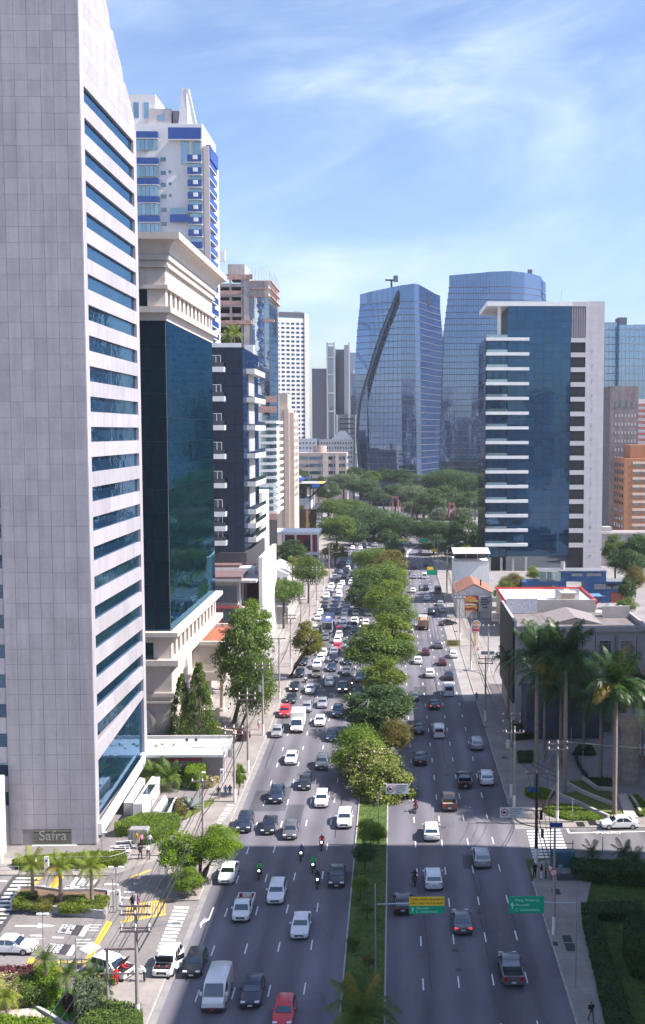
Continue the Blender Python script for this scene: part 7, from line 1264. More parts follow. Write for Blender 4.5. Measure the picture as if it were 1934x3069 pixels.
# ================================================================== street furniture
m_pole = M('weathered_concrete_pole', (.34, .31, .30), .9, v=.15, s=2, streak=.2); m_wbase = M('white_limewash', (.75, .74, .72), .8, v=.1, s=2); m_ins = M('porcelain', (.7, .7, .7), .3, v=0); m_arm = M('timber_crossarm', (.20, .15, .14), .85, v=.2, s=3)
POLES = {}
def upole(key, label, X, Y, h, arms=(1,), white=True, lamp=0, r=.17, trafo=False, dark=False):
    T = Th('utility_pole', label, 'utility pole', (X, Y, .1), 'utility poles'); mp_ = m_dark if dark else m_pole  # dark pole: the shade it stands in is put into its colour
    T.part('shaft', MB().cyl((X, Y, 1.9 if white else .1), (X, Y, h), r, r * .62, 10), mp_, 60)
    if white: T.part('white_base', MB().cyl((X, Y, .1), (X, Y, 1.9), r * 1.15, r * 1.1, 10), m_wbase, 60)
    pts = []
    for k, dz in enumerate(arms):
        z = h - dz; T.bar('crossarm', X - 1.25, X + 1.25, Y - .2, Y - .08, z - .07, z + .07, m_arm)
        for dx in (-1.1, 0, 1.1): T.part('insulator', MB().lathe((X + dx, Y - .14, z + .07), [(.06, 0), (.1, .06), (.05, .12), (.1, .18), (.04, .3)], 8), m_ins); pts.append((X + dx, Y - .14, z + .36))
    if lamp: T.part('lamp_arm', MB().tube([(X, Y, h * .7), (X + lamp * 1.6, Y, h * .7 + .7), (X + lamp * 3.0, Y, h * .7 + .9)], .045), m_steel); T.part('lamp_head', MB().rbox(min(X + lamp * 2.9, X + lamp * 3.7), max(X + lamp * 2.9, X + lamp * 3.7), Y - .15, Y + .15, h * .7 + .82, h * .7 + .98, .04), m_steel)
    if trafo: T.part('transformer', MB().cyl((X - .45, Y - .35, h * .6), (X - .45, Y - .35, h * .6 + 1.0), .3, n=12), m_steel)
    POLES[key] = pts + [(X, Y, h * .62), (X + .1, Y, h * .56), (X - .1, Y, h * .52)]; return T
def gp(x, y): g = G(x, y, .13); return g.x, g.y
upole('l1', 'tall pole with four crossarms and a white base at the garden corner', -20.7, 84.5, 11.0, (.9, 1.6, 2.7, 3.0), lamp=1); upole('l2', 'pole behind the bare twiggy tree', -21.4, 119, 9.2, (.3,)); upole('l3', 'pole with a transformer by the waiting pedestrians', *gp(704, 2403), 10.3, (.4, 1.2), trafo=True); upole('l4', 'white-based pole with two crossarms between the driveway and the porch', *gp(744, 2315), 12.2, (.9, 1.6)); upole('l5', 'white-based pole with a lamp arm in front of the porch tree', *gp(789, 2203), 12.0, (.6, 1.2), lamp=1, trafo=True); upole('l6', 'white-based pole before the dark leaning trunk', *gp(838, 2092), 11.5, (.5,), lamp=1)
for i, Y in enumerate((218, 243, 268, 294, 322, 352, 384)): upole('l%d' % (7 + i), ORD[i] + ' pole along the pavement beyond the dark leaning trunk', -20.9, Y, 11.2, (.4, 1.1), lamp=1 if i % 2 else 0, white=i < 5)
upole('r1', 'shade-darkened pole holding traffic lights at the side street corner', *gp(1607, 2588), 10.6, (.2,), white=True, r=.2, dark=True); upole('r2', 'white-based pole at the corner of the palm garden', *gp(1670, 2470), 10.6, (.4, 1.1)); upole('r3', 'bare pole with a red prohibition disc on the garden pavement', *gp(1660, 2800), 10.5, ()); upole('r4', 'white-based pole with crossarms by the palm garden', *gp(1532, 2388), 11.4, (.3, 1.3, 2.6), trafo=True); upole('r5', 'second white-based pole close beside the crossarm pole', *gp(1541, 2423), 10.8, (.8,)); upole('r6', 'pole on the narrow pavement by the red fence', *gp(1455, 2160), 11, (.4, 1.2), lamp=-1); upole('r7', 'pole beside the pedestrian crossing of the restaurant drive', *gp(1412, 2005), 11, (.4,)); upole('r8', 'white-based pole carrying a street name board', *gp(1464, 2010), 9.5, (.3,)); upole('r9', 'pole in front of the round restaurant sign', *gp(1379, 1918), 11, (.4, 1.1), lamp=-1); upole('r10', 'tall pole left of the white party wall house', *gp(1340, 1783), 13.5, (1.0,), lamp=-1); upole('r11', 'far pole before the dark park trees', *gp(1312, 1690), 11, (.4,))
# sagging cables
def cable(a, b, sag, r=.018, lab='black overhead cable strung between the west-side poles', grp='overhead cables on the west side'):
    a, b = Vector(a), Vector(b); p = [a.lerp(b, t) - Vector((0, 0, sag * 4 * t * (1 - t))) for t in frange(0, 1, 8)]
    o = ob('overhead_cable', MB().tube(p, r, 4).mesh('overhead_cable', m_dark)); o.location = a; o.data.transform(Matrix.Translation(-a)); tag(o, lab, 'cable', grp)
def string(keys, lab, grp, n=6):
    for si, (u, v) in enumerate(zip(keys[:-1], keys[1:])):
        A, B = POLES[u], POLES[v]
        for i in range(n):
            a, b = A[min(i, len(A) - 1)] if i < 3 else A[-(i % 3) - 1], B[min(i, len(B) - 1)] if i < 3 else B[-(i % 3) - 1]; cable(a, b, RN.uniform(.3, .8), .026 if i < 3 else .04, lab + ', ' + ORD[si] + ' span', grp)
string(['l1', 'l2', 'l3', 'l4', 'l5', 'l6', 'l7', 'l8', 'l9', 'l10', 'l11', 'l12', 'l13'], 'overhead cable strung between the poles of the west pavement', 'overhead cables on the west side')
string(['r3', 'r1', 'r2'], 'overhead cable strung over the side street corner', 'overhead cables at the corner', 5); string(['r2', 'r4', 'r6', 'r7', 'r9', 'r10', 'r11'], 'overhead cable strung between the poles of the east pavement', 'overhead cables on the east side', 6)
for i in range(4): cable(POLES['l1'][i], (POLES['l1'][i][0] - 1.5 - i * .3, 56, POLES['l1'][i][2] - .2), .6, .022, 'overhead cable running on towards the viewer from the garden pole', 'near overhead cables')
for i in range(2): cable(POLES['r2'][i], (64, 127 + i, 9.5 - i * .8), .7, .03, 'overhead cable crossing the palm garden to the edge of the view', 'overhead cables over the palm garden')
hf = Th('timber_frame', 'short timber frame post joined to the garden pole', 'post', (-23.6, 86.5, 0)); hf.part('post', MB().cyl((-23.6, 86.5, 0), (-23.6, 86.5, 5.6), .14, .11, 8), m_pole); hf.part('beam', MB().box(-23.8, -20.8, 86.3, 86.45, 5.5, 5.65).box(-24.2, -20.8, 86.32, 86.42, 3.4, 3.52), m_arm)
# ------------------------------------------------------------------ lamp posts
def lampost(label, X, Y, h, arm=1.2, two=False, z0=.1, heads=True):
    T = Th('lamp_post', label, 'lamp post', (X, Y, z0), 'slim lamp posts'); T.part('post', MB().cyl((X, Y, z0), (X, Y, h), .07, .045, 8), m_steel, 60)
    if heads:
        for s in ((-1, 1) if two else (1,)): T.part('lamp_arm', MB().tube([(X, Y, h - .1), (X + s * arm * .5, Y, h + .1), (X + s * arm, Y, h + .1)], .03), m_steel); T.part('lamp_head', MB().rbox(X + s * arm - .25, X + s * arm + .25, Y - .12, Y + .12, h + .02, h + .16, .03), m_white)
for lab, x, y, h, kw in (('twin-headed lamp post at the end of the planter', 350, 2732, 4.6, dict(two=True, arm=.5)), ('thin post beside the twin-headed lamp', 340, 2731, 3.4, dict(heads=False)), ('lamp post rising from the long hedge by the water wall', 456, 2470, 3.2, dict(arm=.3)), ('lamp post in the hedge at the granite tower corner', 307, 2572, 3.0, dict(arm=.3)), ('lamp post on the driveway between the arrow marks', 131, 2862, 3.9, dict(arm=.3, two=True)), ('lamp post behind the garden palms', 229, 2925, 3.6, dict(arm=.3, heads=False)), ('floodlight post by the agave bed', 600, 2410, 4.2, dict(arm=.5)), ('post at the shaded garden pavement', 1725, 2962, 9.0, dict(heads=False)), ('post on the median with a sign arm', 1126, 2954, 9.2, dict(heads=False)), ('bollard post at the side street hedge', 1716, 2600, 3.2, dict(heads=False)), ('second bollard post along the side street hedge', 1806, 2562, 2.2, dict(heads=False)), ('white post on the palm garden corner', 1716, 2453, 2.7, dict(heads=False)), ('slim post between the palms', 1628, 2275, 3.6, dict(heads=False)), ('slim post near the curved wall', 1747, 2312, 3.2, dict(heads=False)), ('slim post in the forecourt by the ramp', 1712, 2258, 4.0, dict(heads=False))):
    g = G(x, y, .1); lampost(lab, g.x, g.y, h, **kw)
# ------------------------------------------------------------------ road signs
m_sgreen = M('sign_green', (.0, .38, .21), .5, v=.03); m_syel = M('sign_yellow', (.95, .6, .03), .5, v=.03); m_stx = M('sign_text_pale', (.45, .85, .75), .5, v=0); m_sback = M('sign_back', (.3, .3, .32), .5, m=.5)
def arrow_up(T, x, y, z, h, mat): T.part('arrow', MB().loft([[(x + a * h, yy, z + b * h) for a, b in ((-.08, 0), (.08, 0), (.08, .55), (.3, .45), (0, 1), (-.3, .45), (-.08, .55))] for yy in (y, y + .01)]), mat)
def sign_pair(Y, xa, xb, near, n, poleL=-1.45, poleR=15.5):
    w = 3.05; k = ['nearest', 'second', 'third'][n]
    T = Th('direction_sign', f'yellow and green overhead direction sign on the median side, {k} along the avenue', 'road sign', (poleL, Y, .1), 'overhead direction signs'); x0, z0 = xa, 6.55
    if n: T.part('post', MB().cyl((poleL, Y + .3, .1), (poleL, Y + .3, 8.2), .1, n=8), m_steel)
    T.part('arm', MB().tube([(poleL, Y + .3, 7.3), (x0 + .3, Y + .25, 7.4)], .05), m_steel); T.bar('green_panel', x0, x0 + w, Y, Y + .06, z0, z0 + .72, m_sgreen); T.bar('yellow_panel', x0, x0 + w, Y, Y + .06, z0 + .73, z0 + 1.5, m_syel)
    if near:
        o = T.o; tx = lambda s, x, z, sz, m, al='CENTER': text('lettering', s, T.root, (x - o.x, Y - .012 - o.y, z - o.z), (rad(90), 0, 0), sz, m, al, extr=.003)
        tx('TÚNEL JÂNIO QUADROS', x0 + w / 2, z0 + 1.28, .26, m_black); tx('DIAS ÚTEIS 10:15 ÀS 06:00', x0 + w / 2, z0 + .94, .25, m_black); tx('Morumbi', x0 + .6, z0 + .51, .3, m_stx, 'LEFT'); tx('C. Universitária', x0 + .6, z0 + .2, .3, m_stx, 'LEFT'); arrow_up(T, x0 + .3, Y - .012, z0 + .15, .45, m_stx)
    T = Th('direction_sign', f'all-green overhead direction sign on the pavement side, {k} along the avenue', 'road sign', (poleR, Y, .1), 'overhead direction signs'); x0 = xb
    if n: T.part('post', MB().cyl((poleR, Y + .3, .1), (poleR, Y + .3, 8.2), .1, n=8), m_steel)
    T.part('arm', MB().tube([(poleR if n else 15.9, Y + .3, 7.3), (x0 + w - .3, Y + .25, 7.4)], .05), m_steel); T.bar('green_panel', x0, x0 + w, Y, Y + .06, z0, z0 + 1.5, m_sgreen)
    if near:
        o = T.o; tx = lambda s, x, z, sz: text('lettering', s, T.root, (x - o.x, Y - .012 - o.y, z - o.z), (rad(90), 0, 0), sz, m_stx, 'LEFT', extr=.003)
        tx('Marg. Pinheiros', x0 + .55, z0 + 1.16, .33); tx('Morumbi', x0 + .55, z0 + .74, .33); tx('C. Universitária', x0 + .55, z0 + .3, .33); arrow_up(T, x0 + .3, Y - .012, z0 + .4, .6, m_stx)
sign_pair(90.3, 1.35, 9.95, True, 0); sign_pair(311, 1.0, 9.8, False, 1); sign_pair(402, 2.1, 9.8, False, 2)
m_sred = M('sign_red', (.6, .03, .05), .5, v=0)
def truck_ban(label, X, Y, z, px, py, ph):
    T = Th('truck_ban_sign', label, 'road sign', (px, py, .1), 'truck ban signs'); T.part('post', MB().tube([(px, py, .1), (px, py, ph - .6), (px + (.4 if X > px else -.4), py, ph), (X + (.3 if X > px else 2.3), Y + .1, ph)], .06), m_steel); T.bar('panel', X, X + 2.6, Y, Y + .06, z, z + 1.15, m_white)
    T.part('red_ring', MB().cyl((X + .55, Y - .02, z + .58), (X + .55, Y - .005, z + .58), .42, n=20), m_sred); T.part('ring_face', MB().cyl((X + .55, Y - .035, z + .58), (X + .55, Y - .022, z + .58), .33, n=20), m_white); T.part('truck_mark', MB().box(X + .32, X + .58, Y - .05, Y - .037, z + .48, z + .74).box(X + .6, X + .76, Y - .05, Y - .037, z + .48, z + .64), m_ink)
    for i, s in enumerate(('CAMINHÕES', 'PROIBIDOS', 'DIAS ÚTEIS', 'CARGA')): text('lettering', s, T.root, (X + 1.1 - px, Y - .012 - py, z + .98 - i * .265 - .1), (rad(90), 0, 0), .24, m_ink, extr=.002)
g = G(1135, 2537); truck_ban('white truck-ban sign reaching over the road from the median', -.85, g.y, 6.25, g.x, g.y + .1, 7.0); g = G(1606, 2592); truck_ban('white truck-ban sign hanging from the corner traffic pole', 11.8, g.y + .3, 5.3, g.x, g.y + .2, 6.2)
for lab, x0, y0, px in (('white diamond warning sign on the median side', 1181, 1838, -1.6), ('white diamond warning sign on the pavement side', 1340, 1842, 15.6)):
    p = AT(x0, y0, 268); T = Th('diamond_sign', lab, 'road sign', (px, 268, .1), 'diamond warning signs'); T.part('post', MB().tube([(px, 268.2, .1), (px, 268.2, p.z - .8), (px + (.5 if px < 0 else -.5), 268.2, p.z - .3), (p.x + .6, 268.2, p.z - .3)], .07), m_steel); T.bar('panel', p.x, p.x + 1.7, 268, 268.08, p.z - .9, p.z, m_white); T.part('yellow_diamond', MB().loft([[(p.x + .4 + a, yy, p.z - .45 + b) for a, b in ((-.3, 0), (0, -.3), (.3, 0), (0, .3))] for yy in (267.95, 267.99)]), m_syel)
p = AT(1338, 1917, 236); T = Th('yellow_banner', 'faded yellow banner hung over the kerb by the restaurant drive', 'banner', (p.x + 1.5, 236, 0)); T.bar('cloth', p.x, p.x + 3.0, 236, 236.04, p.z - 1.5, p.z, M('faded_yellow_cloth', (.42, .38, .12), .9, v=.1)); T.bars('text_line', [(p.x + .5, p.x + 2.5, 235.96, 235.99, p.z - .45 - .35 * i, p.z - .3 - .35 * i) for i in range(3)], m_ink); T.part('post', MB().cyl((p.x + 3.1, 236, .1), (p.x + 3.1, 236, p.z), .05), m_steel)
for x, y, c, lab in ((1290, 1703, m_syel, 'small yellow warning sign beyond the far green sign'), (1302, 1648, m_syel, 'small yellow sign by the chevron island')):
    p = AT(x, y, 345 if y > 1680 else 400); T = Th('warning_sign', lab, 'road sign', (p.x, p.y, 0), 'small yellow signs'); T.bar('panel', p.x - 1, p.x + 1, p.y, p.y + .06, p.z - .6, p.z + .5, c); T.part('post', MB().cyl((p.x, p.y + .1, 0), (p.x, p.y + .1, p.z), .06), m_steel)
X, Y = gp(1660, 2800); T = Th('no_parking_disc', 'small red and white prohibition disc fixed to the bare pole', 'road sign', (X - .1, Y - .25, 5.6)); T.part('red_ring', MB().cyl((X - .1, Y - .2, 6.3), (X - .1, Y - .23, 6.3), .36, n=20), m_sred); T.part('ring_face', MB().cyl((X - .1, Y - .235, 6.3), (X - .1, Y - .245, 6.3), .26, n=20), m_white); T.bar('slash', X - .3, X + .1, Y - .27, Y - .25, 6.27, 6.33, m_sred, rot=(0, rad(40), 0))
# traffic lights, street name boards
X, Y = gp(1607, 2588); T = Th('traffic_light', 'traffic light heads and blue street name plate on the corner pole', 'traffic light', (X, Y, 3)); T.bars('signal_head', [(X + .35, X + .65, Y - .3, Y, 5.2, 6.2), (X + .5, X + .8, Y - .3, Y, 3.2, 4.1)], m_black); T.bar('street_name_plate', X + 1.5, X + 2.9, Y - .1, Y - .05, 4.3, 4.8, M('street_plate_blue', (.03, .10, .32), .5)); T.bars('bracket', [(X, X + 4.2, Y - .05, Y, 4.85, 4.93), (X, X + 4.2, Y - .05, Y, 2.4, 2.47)], m_dark); T.part('signal_post', MB().cyl((X + 1.6, Y, .1), (X + 1.6, Y, 4.9), .06), m_dark)
p = AT(1442, 1953, 222); T = Th('street_name_board', 'dark blue-grey street name board near the restaurant drive', 'sign', (p.x + 1, 222, 0)); T.bar('panel', p.x, p.x + 2.8, 222, 222.06, p.z - .6, p.z + .1, M('slate_board', (.09, .11, .15), .5)); T.part('post', MB().cyl((p.x + 1.8, 222.1, .1), (p.x + 1.8, 222.1, p.z), .07), m_steel)
# ------------------------------------------------------------------ plaza furniture beside the granite tower
Z1h = lambda x, y: (x / 3.7925, 2420 + y / 3.7925)
T = Th('stepped_planter', 'stepped grey stone planter wall round the young palms', 'planter', tuple(G(180, 2720))); pp = [Z1h(125, 1140), Z1h(360, 1160), Z1h(365, 1180), Z1h(690, 1200), Z1h(690, 1215), Z1h(1190, 1262), Z1h(1240, 1140), Z1h(1235, 1010), Z1h(1060, 990), Z1h(700, 1000), Z1h(430, 960), Z1h(230, 960)]
w = [G(x, y)[:2] for x, y in pp]; T.part('soil', MB().prism([(a * .999, b * .999) for a, b in w], 0, .45), m_soil)
for i in range(len(w)):
    a, b = Vector((*w[i], 0)), Vector((*w[(i + 1) % len(w)], 0)); d = (b - a)
    if d.length > .3: n_ = Vector((-d.y, d.x, 0)).normalized() * .12; T.part('wall_stone', MB().prism([(a.x - n_.x, a.y - n_.y), (b.x - n_.x, b.y - n_.y), (b.x + n_.x, b.y + n_.y), (a.x + n_.x, a.y + n_.y)], 0, .85 if i in (4, 5) else .7), m_granj if False else M('planter_granite', (.34, .33, .34), .7, v=.12, s=2))
def totem(label, x, y, z, w, h):
    g = G(x, y, z); T = Th('totem_sign', label, 'sign', tuple(g), 'white totem signs'); T.part('panel', MB().rbox(g.x - w / 2, g.x + w / 2, g.y - .1, g.y + .1, z + .05, z + h, .03), m_white); T.bar('foot', g.x - w * .6, g.x + w * .6, g.y - .25, g.y + .25, z, z + .05, m_conc); T.bar('symbol', g.x - .12, g.x + .12, g.y - .13, g.y - .105, z + h * .72, z + h * .84, M('street_plate_blue', (.03, .10, .32)))
totem('white totem sign on the walkway behind the planter palms', 141, 2618, .13, .5, 1.9); totem('white totem sign at the lamp end of the planter', 354, 2718, .0, .5, 1.8); totem('small white totem at the corner of the low white building', 666, 2345, .13, .5, 1.9)
def railing(label, pts, z0, h=.95, step=1.6, name='railing'):
    T = Th(name, label, 'railing', tuple(pts[0][:2]) + (z0,)); L = [Vector((p[0], p[1], 0)) for p in pts]
    for hh in (h, h * .55): T.part('rail', MB().tube([(p.x, p.y, z0 + hh) for p in L], .03), m_steel)
    for a, b in zip(L[:-1], L[1:]):
        n = max(1, int((b - a).length / step))
        for i in range(n): q = a.lerp(b, i / n); T.part('baluster', MB().cyl((q.x, q.y, z0), (q.x, q.y, z0 + h), .025, n=6), m_steel)
railing('steel railing along the kerb of the walkway', [G(x, y, .13) for x, y in ((0, 2622), (170, 2620), (240, 2623), (300, 2630), (350, 2632), (385, 2615))], .13); railing('steel railing round the hedge at the granite tower', [G(x, y, .13) for x, y in ((130, 2595), (240, 2592), (330, 2592), (372, 2580), (385, 2555))], .13)
# bicycle racks on the entrance paving
for i in range(6):
    g = G(352 + i * 9 + (i % 2) * 4, 2552 - i * 7 + (i % 2) * 6, .13); T = Th('bicycle_rack', ['first', 'second', 'third', 'fourth', 'fifth', 'sixth'][i] + ' white tubular bicycle rack counted from the granite tower corner', 'bicycle rack', tuple(g), 'bicycle racks'); T.part('hoop', MB().tube([(g.x - .9, g.y, .15), (g.x - .8, g.y, .75), (g.x + .8, g.y + .2, .8), (g.x + .9, g.y + .2, .15)], .05), m_white); T.part('base_plate', MB().box(g.x - 1.0, g.x + 1.0, g.y - .25, g.y + .4, .13, .2), m_white)
g = G(415, 2530, .13); T = Th('guard_booth', 'grey metal kiosk box between the racks and the long hedge', 'kiosk', tuple(g)); T.part('cabinet', MB().rbox(g.x - 1.1, g.x + 1.1, g.y, g.y + 1.2, .13, 1.9, .08), M('kiosk_grey', (.28, .26, .27), .6, v=.1)); T.part('door', MB().box(g.x - .6, g.x + .4, g.y - .03, g.y - .005, .3, 1.7), m_steel)
# stone water walls, pools
m_marb = M('white_marble', (.72, .70, .69))
def xprism(T, name, pts, z0, z1, mat): return T.part(name, MB().prism([G(x, y, z1)[:2] for x, y in pts], z0, z1), mat)
T = Th('water_wall', 'stepped white stone water wall with a dark trough beside the granite tower', 'fountain', tuple(G(430, 2440))); xprism(T, 'long_block', [Z3h(435, 840), Z3h(530, 840), Z3h(710, 560), Z3h(625, 560)], 0, 2.2, m_marb); xprism(T, 'front_block', [Z3h(440, 838), Z3h(590, 742), Z3h(600, 830), Z3h(530, 842)], 0, 1.9, m_marb); xprism(T, 'trough_water', [Z3h(530, 735), Z3h(600, 740), Z3h(665, 640), Z3h(595, 640)], 2.18, 2.26, GL('dark_water', (.02, .04, .04), .2, rnd=0)); xprism(T, 'low_wall', [Z3h(340, 825), Z3h(435, 825), Z3h(560, 580), Z3h(500, 570)], 0, 1.6, M('pale_granite_wall', (.5, .48, .48), .7, v=.08))
T = Th('reflecting_pool', 'narrow sunken pool with granite rims by the long hedge', 'pool', tuple(G(480, 2430))); xprism(T, 'water', [Z3h(700, 915), Z3h(780, 920), Z3h(870, 775), Z3h(780, 775)], -.02, .06, GL('dark_water', (.02, .04, .04))); xprism(T, 'rim', [Z3h(780, 925), Z3h(810, 925), Z3h(880, 770), Z3h(858, 770)], 0, .35, m_marb); xprism(T, 'rim', [Z3h(635, 910), Z3h(700, 915), Z3h(790, 770), Z3h(750, 750)], 0, .5, M('pale_granite_wall', (.5, .48, .48)))
# low white building in front of the limestone block
g0 = G(440, 2270); T = Th('low_white_pavilion', 'low flat white-roofed building between the granite tower and the limestone block', 'building', (-30, 150, 0)); T.part('wall', MB().box(-36, -23.6, 147.0, 154.6, 0, 3.2), M('mauve_wall', (.30, .26, .28), .8, v=.1)); T.bar('roof', -36.2, -23.3, 146.6, 154.8, 3.2, 3.55, M('pale_roof_sheet', (.60, .62, .66), .6, v=.06)); T.bars('roof_rim', [(-36.2, -23.3, 154.4, 154.8, 3.56, 4.0), (-23.5, -23.2, 146.8, 154.3, 3.56, 3.7)], m_conc); T.bar('red_fascia', -31, -26.5, 146.85, 146.95, 2.6, 3.05, M('crimson_fascia', (.35, .03, .07), .6)); T.bars('garage_door', [(-30.6, -26.6, 146.88, 146.96, .2, 2.0)], M('brown_shutter', (.12, .09, .09), .6)); T.bar('white_post', -23.5, -23.25, 146.8, 147.1, 0, 3.2, m_white)
T.bars('floodlight', [(x, x + .4, 151, 151.3, 4.2, 4.5) for x in (-29.5, -28.2)], m_dark); T.bars('floodlight_stand', [(x + .15, x + .22, 151.1, 151.2, 3.55, 4.2) for x in (-29.5, -28.2)], m_dark)
# curved retaining wall with purple flags
T = Th('curved_retaining_wall', 'curved cream stone retaining wall below the porch tree', 'wall', (-26, 172, 0))
ca = [(-29.4, 179), (-29.5, 174), (-28.9, 170), (-27.6, 167.2), (-25.8, 165.6), (-24.4, 165)]
for a, b in zip(ca[:-1], ca[1:]): d = Vector((b[0] - a[0], b[1] - a[1], 0)).normalized(); n_ = (-d.y * .25, d.x * .25); T.part('wall_stone', MB().prism([(a[0] - n_[0], a[1] - n_[1]), (b[0] - n_[0], b[1] - n_[1]), (b[0] + n_[0], b[1] + n_[1]), (a[0] + n_[0], a[1] + n_[1])], 0, 1.8), m_cream)
for i, (x, y) in enumerate(((-24.2, 166), (-23.2, 165.4))): T = Th('purple_planting', ['larger', 'smaller'][i] + ' purple flowering shrub at the end of the curved wall', 'shrub', (x, y, .1), 'purple shrubs'); crown_obj('bush', 'maroon', T.root, (0, 0, .8), (1.1, 1.1, .8), i)
# white-framed glass pavilion at the left edge
T = Th('glass_pavilion', 'white-framed glass pavilion cut by the picture edge in front of the granite tower', 'building', (-45, 118.2, 0)); T.part('frame', MB().loft([[(-44.2, y, 0.1), (-43.5, y, .1), (-43.6, y, 7.2), (-44.0, y, 9.6), (-50, y, 9.8), (-50, y, 9.1), (-44.5, y, 9.0), (-44.25, y, 7.0)] for y in (117.4, 118.2)]), m_white); T.bars('glass_pane', [(-50, -44.3, 117.9, 118.0, .3 + 1.75 * k, 1.9 + 1.75 * k) for k in range(5)], GL('pavilion_glass', (.22, .34, .36), .4, rnd=.3)); T.bars('transom', [(-50, -44.25, 117.7, 118.1, .1 + 1.75 * k, .28 + 1.75 * k) for k in range(6)], m_white); T.part('back', MB().box(-50, -44.3, 118.3, 121.3, 0, 9), m_white)
# recycling bins, garden walls
for i, c in enumerate(((.6, .4, .03), (.0, .3, .16), (.05, .05, .06))):
    g = G(58 + i * 15, 3012, .1); nm = ('yellow', 'green', 'dark grey')[i]; T = Th('recycling_bin', nm + '-lidded pale recycling bin in the garden', 'bin', tuple(g), 'recycling bins'); T.part('body', MB().cyl(g, g + Vector((0, 0, .75)), .24, .27, 12), M('pale_bin', (.6, .52, .42), .6), 40); T.part('lid', MB().lathe(g + Vector((0, 0, .75)), [(.29, 0), (.28, .12), (.12, .24)], 12), M('bin_lid_' + nm.replace(' ', '_'), c, .5), 40)
T = Th('garden_wall', 'low pale wall edging the garden path at the bottom corner', 'wall', tuple(G(150, 3030)))
for a, b in (((100, 3018), (140, 3040)), ((140, 3040), (175, 3062)), ((175, 3062), (205, 3085))): a, b = G(*a), G(*b); d = (b - a).normalized(); n_ = Vector((-d.y, d.x, 0)) * .12; T.part('coping_stone', MB().prism([tuple((a - n_)[:2]), tuple((b - n_)[:2]), tuple((b + n_)[:2]), tuple((a + n_)[:2])], 0, .3), m_conc)
flat('garden_path', [(0, 3030), (100, 3020), (205, 3100), (0, 3100)], .13, M('garden_path', (.5, .43, .38), .9, v=.15, s=1))
T = Th('driveway_railing', 'grey steel ramp barrier between the driveway and the garden palms', 'barrier', tuple(G(225, 2900))); a, b = G(180, 2902), G(285, 2905); T.part('rail', MB().tube([a + Vector((0, 0, .9)), b + Vector((0, 0, .9))], .05).tube([a + Vector((0, 0, .5)), b + Vector((0, 0, .5))], .05), m_steel); T.bars('post', [(x, x + .08, a.y, a.y + .08, 0, .95) for x in frange(a.x, b.x, 5)], m_steel)
# ------------------------------------------------------------------ palm garden walls, pillar, corner cabinet
ZG = lambda x, y: (1480 + x / 3.341, 2200 + y / 3.341)
def wallrun(label, pts, h, w=.35, mat=None, name='terrace_wall'):
    q = [G(*p) for p in pts]; T = Th(name, label, 'wall', tuple(q[0]), 'garden terrace walls')
    for a, b in zip(q[:-1], q[1:]): d = (b - a).normalized(); n_ = Vector((-d.y, d.x, 0)) * w / 2; T.part('wall_stone', MB().prism([tuple((a - n_)[:2]), tuple((b - n_)[:2]), tuple((b + n_)[:2]), tuple((a + n_)[:2])], 0, h), mat or m_conc)
wallrun('lowest terrace wall sloping across the palm garden', [ZG(560, 570), ZG(700, 640), ZG(860, 710), ZG(1030, 790), ZG(1150, 840)], .45); wallrun('middle terrace wall of the palm garden', [ZG(740, 520), ZG(860, 590), ZG(1000, 650), ZG(1180, 720)], .6); wallrun('upper terrace wall with a kinked end', [ZG(890, 460), ZG(1040, 570), ZG(1190, 575)], .6); wallrun('terrace wall beside the stepped path', [ZG(1370, 640), ZG(1430, 730), ZG(1470, 810)], .6); wallrun('curved dark rim wall in the shaded forecourt', [ZG(825, 235), ZG(850, 320), ZG(900, 400), ZG(930, 430)], .5, mat=m_dark); wallrun('straight dark wall below the ramp', [(1640, 2218), (1730, 2205), (1830, 2190)], 1.4, mat=M('dark_wall', (.08, .08, .09), .8))
wallrun('dark low wall behind the shaded lawn hedge', [(1670, 2640), (1800, 2640), (1934, 2640)], .8, mat=M('dark_wall', (.08, .08, .09)))
flat('stepped_path', [ZG(1240, 600), ZG(1330, 590), ZG(1450, 830), ZG(1320, 840)], .15, M('garden_path', (.5, .43, .38)))
for i, q in enumerate(([(1610, 2150), (1622, 2150), (1640, 2190), (1628, 2195)], [(1655, 2145), (1665, 2145), (1695, 2190), (1682, 2195)], [(1705, 2145), (1716, 2145), (1745, 2185), (1730, 2188)])): flat('pale_path', q, .16, M('garden_path', (.5, .43, .38)))
g = G(1888, 2345); T = Th('stone_pillar', 'thick stone-clad pillar flaring at the top among the palms', 'pillar', tuple(g)); 
for k in range(16): T.part('stone_course', MB().lathe((g.x, g.y, k * .62), [(1.25 if k < 12 else 1.25 + (k - 11) * .28, 0), (1.25 if k < 12 else 1.25 + (k - 11) * .3, .58)], 14), M('pillar_stone', (.30, .26, .22), .9, v=.2, s=2, rnd=.1))
g = G(1685, 2600, .13); T = Th('traffic_cabinet', 'dark teal control cabinet behind the waiting pedestrians', 'cabinet', tuple(g)); T.part('cabinet', MB().rbox(g.x - 1.2, g.x + 1.4, g.y, g.y + 1, .13, 1.9, .06), M('teal_cabinet', (.05, .12, .16), .6)); T.part('door', MB().box(g.x - 1, g.x + .1, g.y - .03, g.y - .005, .3, 1.7), M('teal_cabinet', (.05, .12, .16)))
g = G(1598, 2388, .1); T = Th('blue_plaque', 'small blue notice board at the edge of the garden bed', 'sign', tuple(g)); T.bar('panel', g.x - .7, g.x + .8, g.y, g.y + .06, .8, 1.4, M('street_plate_blue', (.03, .10, .32))); T.part('post', MB().cyl((g.x, g.y + .1, 0), (g.x, g.y + .1, .9), .04), m_dark)
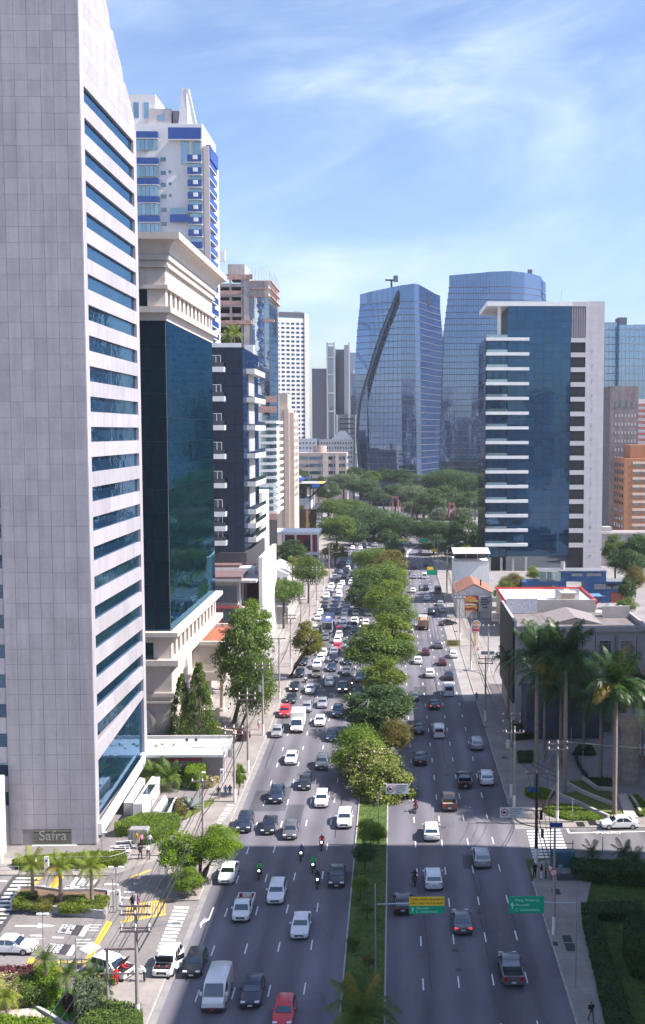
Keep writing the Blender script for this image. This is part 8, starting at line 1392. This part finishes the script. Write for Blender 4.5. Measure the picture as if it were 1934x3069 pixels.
# manhole covers and repair patches
for x, y, s in ((1667, 2672, .7), (1700, 2813, .7), (1710, 2838, .8), (1665, 2828, .4), (1452, 2178, .5), (1512, 2270, .6), (1740, 2470, .8), (1776, 2466, .8), (1367, 1892, .6)):
    g = G(x, y, .134); ob('pavement_cover', MB().box(-s * .6, s * .6, -s, s, 0, .006).mesh('pavement_cover', m_dark), None, g)['kind'] = 'structure'
# footbridge pylons in the park
for lab, x, y, sc in (('reddish A-frame footbridge pylon standing in the sun', 1185, 1490, 1.0), ('reddish A-frame footbridge pylon in the shade of the trees', 1355, 1510, 1.05)):
    p = AT(x, y, 505); T = Th('bridge_pylon', lab, 'bridge', (p.x, 505, 0), 'footbridge pylons'); mpk = M('pink_steel', (.36, .14, .13), .6, v=.08); zt = p.z; zb = zt - 6.5
    for s in (-1, 1): T.part('leg', MB().cyl((p.x + s * 1.6, 505, zb), (p.x + s * .9, 505, zt), .38, .32, 8), mpk); T.part('stay', MB().cyl((p.x + s * 1.0, 505, zt), (p.x + s * 4.2, 503, zb - 1), .09, n=5), mpk)
    T.part('head', MB().box(p.x - 1.5, p.x + 1.5, 504.6, 505.4, zt - .5, zt + .5), mpk)
p = AT(1270, 1560, 505); T = Th('footbridge_deck', 'pale footbridge deck crossing the far junction', 'bridge', (p.x, 505, 0)); T.part('deck', MB().box(p.x - 10, p.x + 12, 503.5, 506.5, p.z - 1.2, p.z - .2), m_conc); T.bars('lamp', [(p.x - 6, p.x - 5.8, 504, 504.2, p.z, p.z + 6), (p.x - 7.5, p.x - 7.3, 504, 504.2, p.z, p.z + 4)], m_steel)
# street shop-front awnings and low walls along the far west pavement
for i, (x, y, c) in enumerate(((984, 1700, (.65, .22, .12)), (977, 1728, (.6, .2, .1)))):
    g = G(x, y); T = Th('orange_barrier', ['farther', 'nearer'][i] + ' orange construction hoarding at the far pavement', 'hoarding', tuple(g), 'orange hoardings'); T.bars('panel', [(g.x - .6, g.x + .6, g.y + 1.3 * j, g.y + 1.2 + 1.3 * j, 0, 2.0) for j in range(4)], m_net)
# ================================================================== city haze: a thin even air round the whole scene
hm = bpy.data.materials.new('haze_air'); hm.use_nodes = True; t = hm.node_tree; t.nodes.clear()
ho = t.nodes.new('ShaderNodeOutputMaterial'); pv = t.nodes.new('ShaderNodeVolumePrincipled'); pv.inputs['Color'].default_value = (.80, .88, 1.0, 1); pv.inputs['Density'].default_value = .00009; pv.inputs['Anisotropy'].default_value = .0
t.links.new(pv.outputs[0], ho.inputs['Volume'])
hz = ob('haze', MB().box(-1500, 1500, -900, 1700, -1.1, 175).mesh('haze', hm)); tag(hz, 'thin pale city haze over the whole avenue', 'haze', kind='stuff')
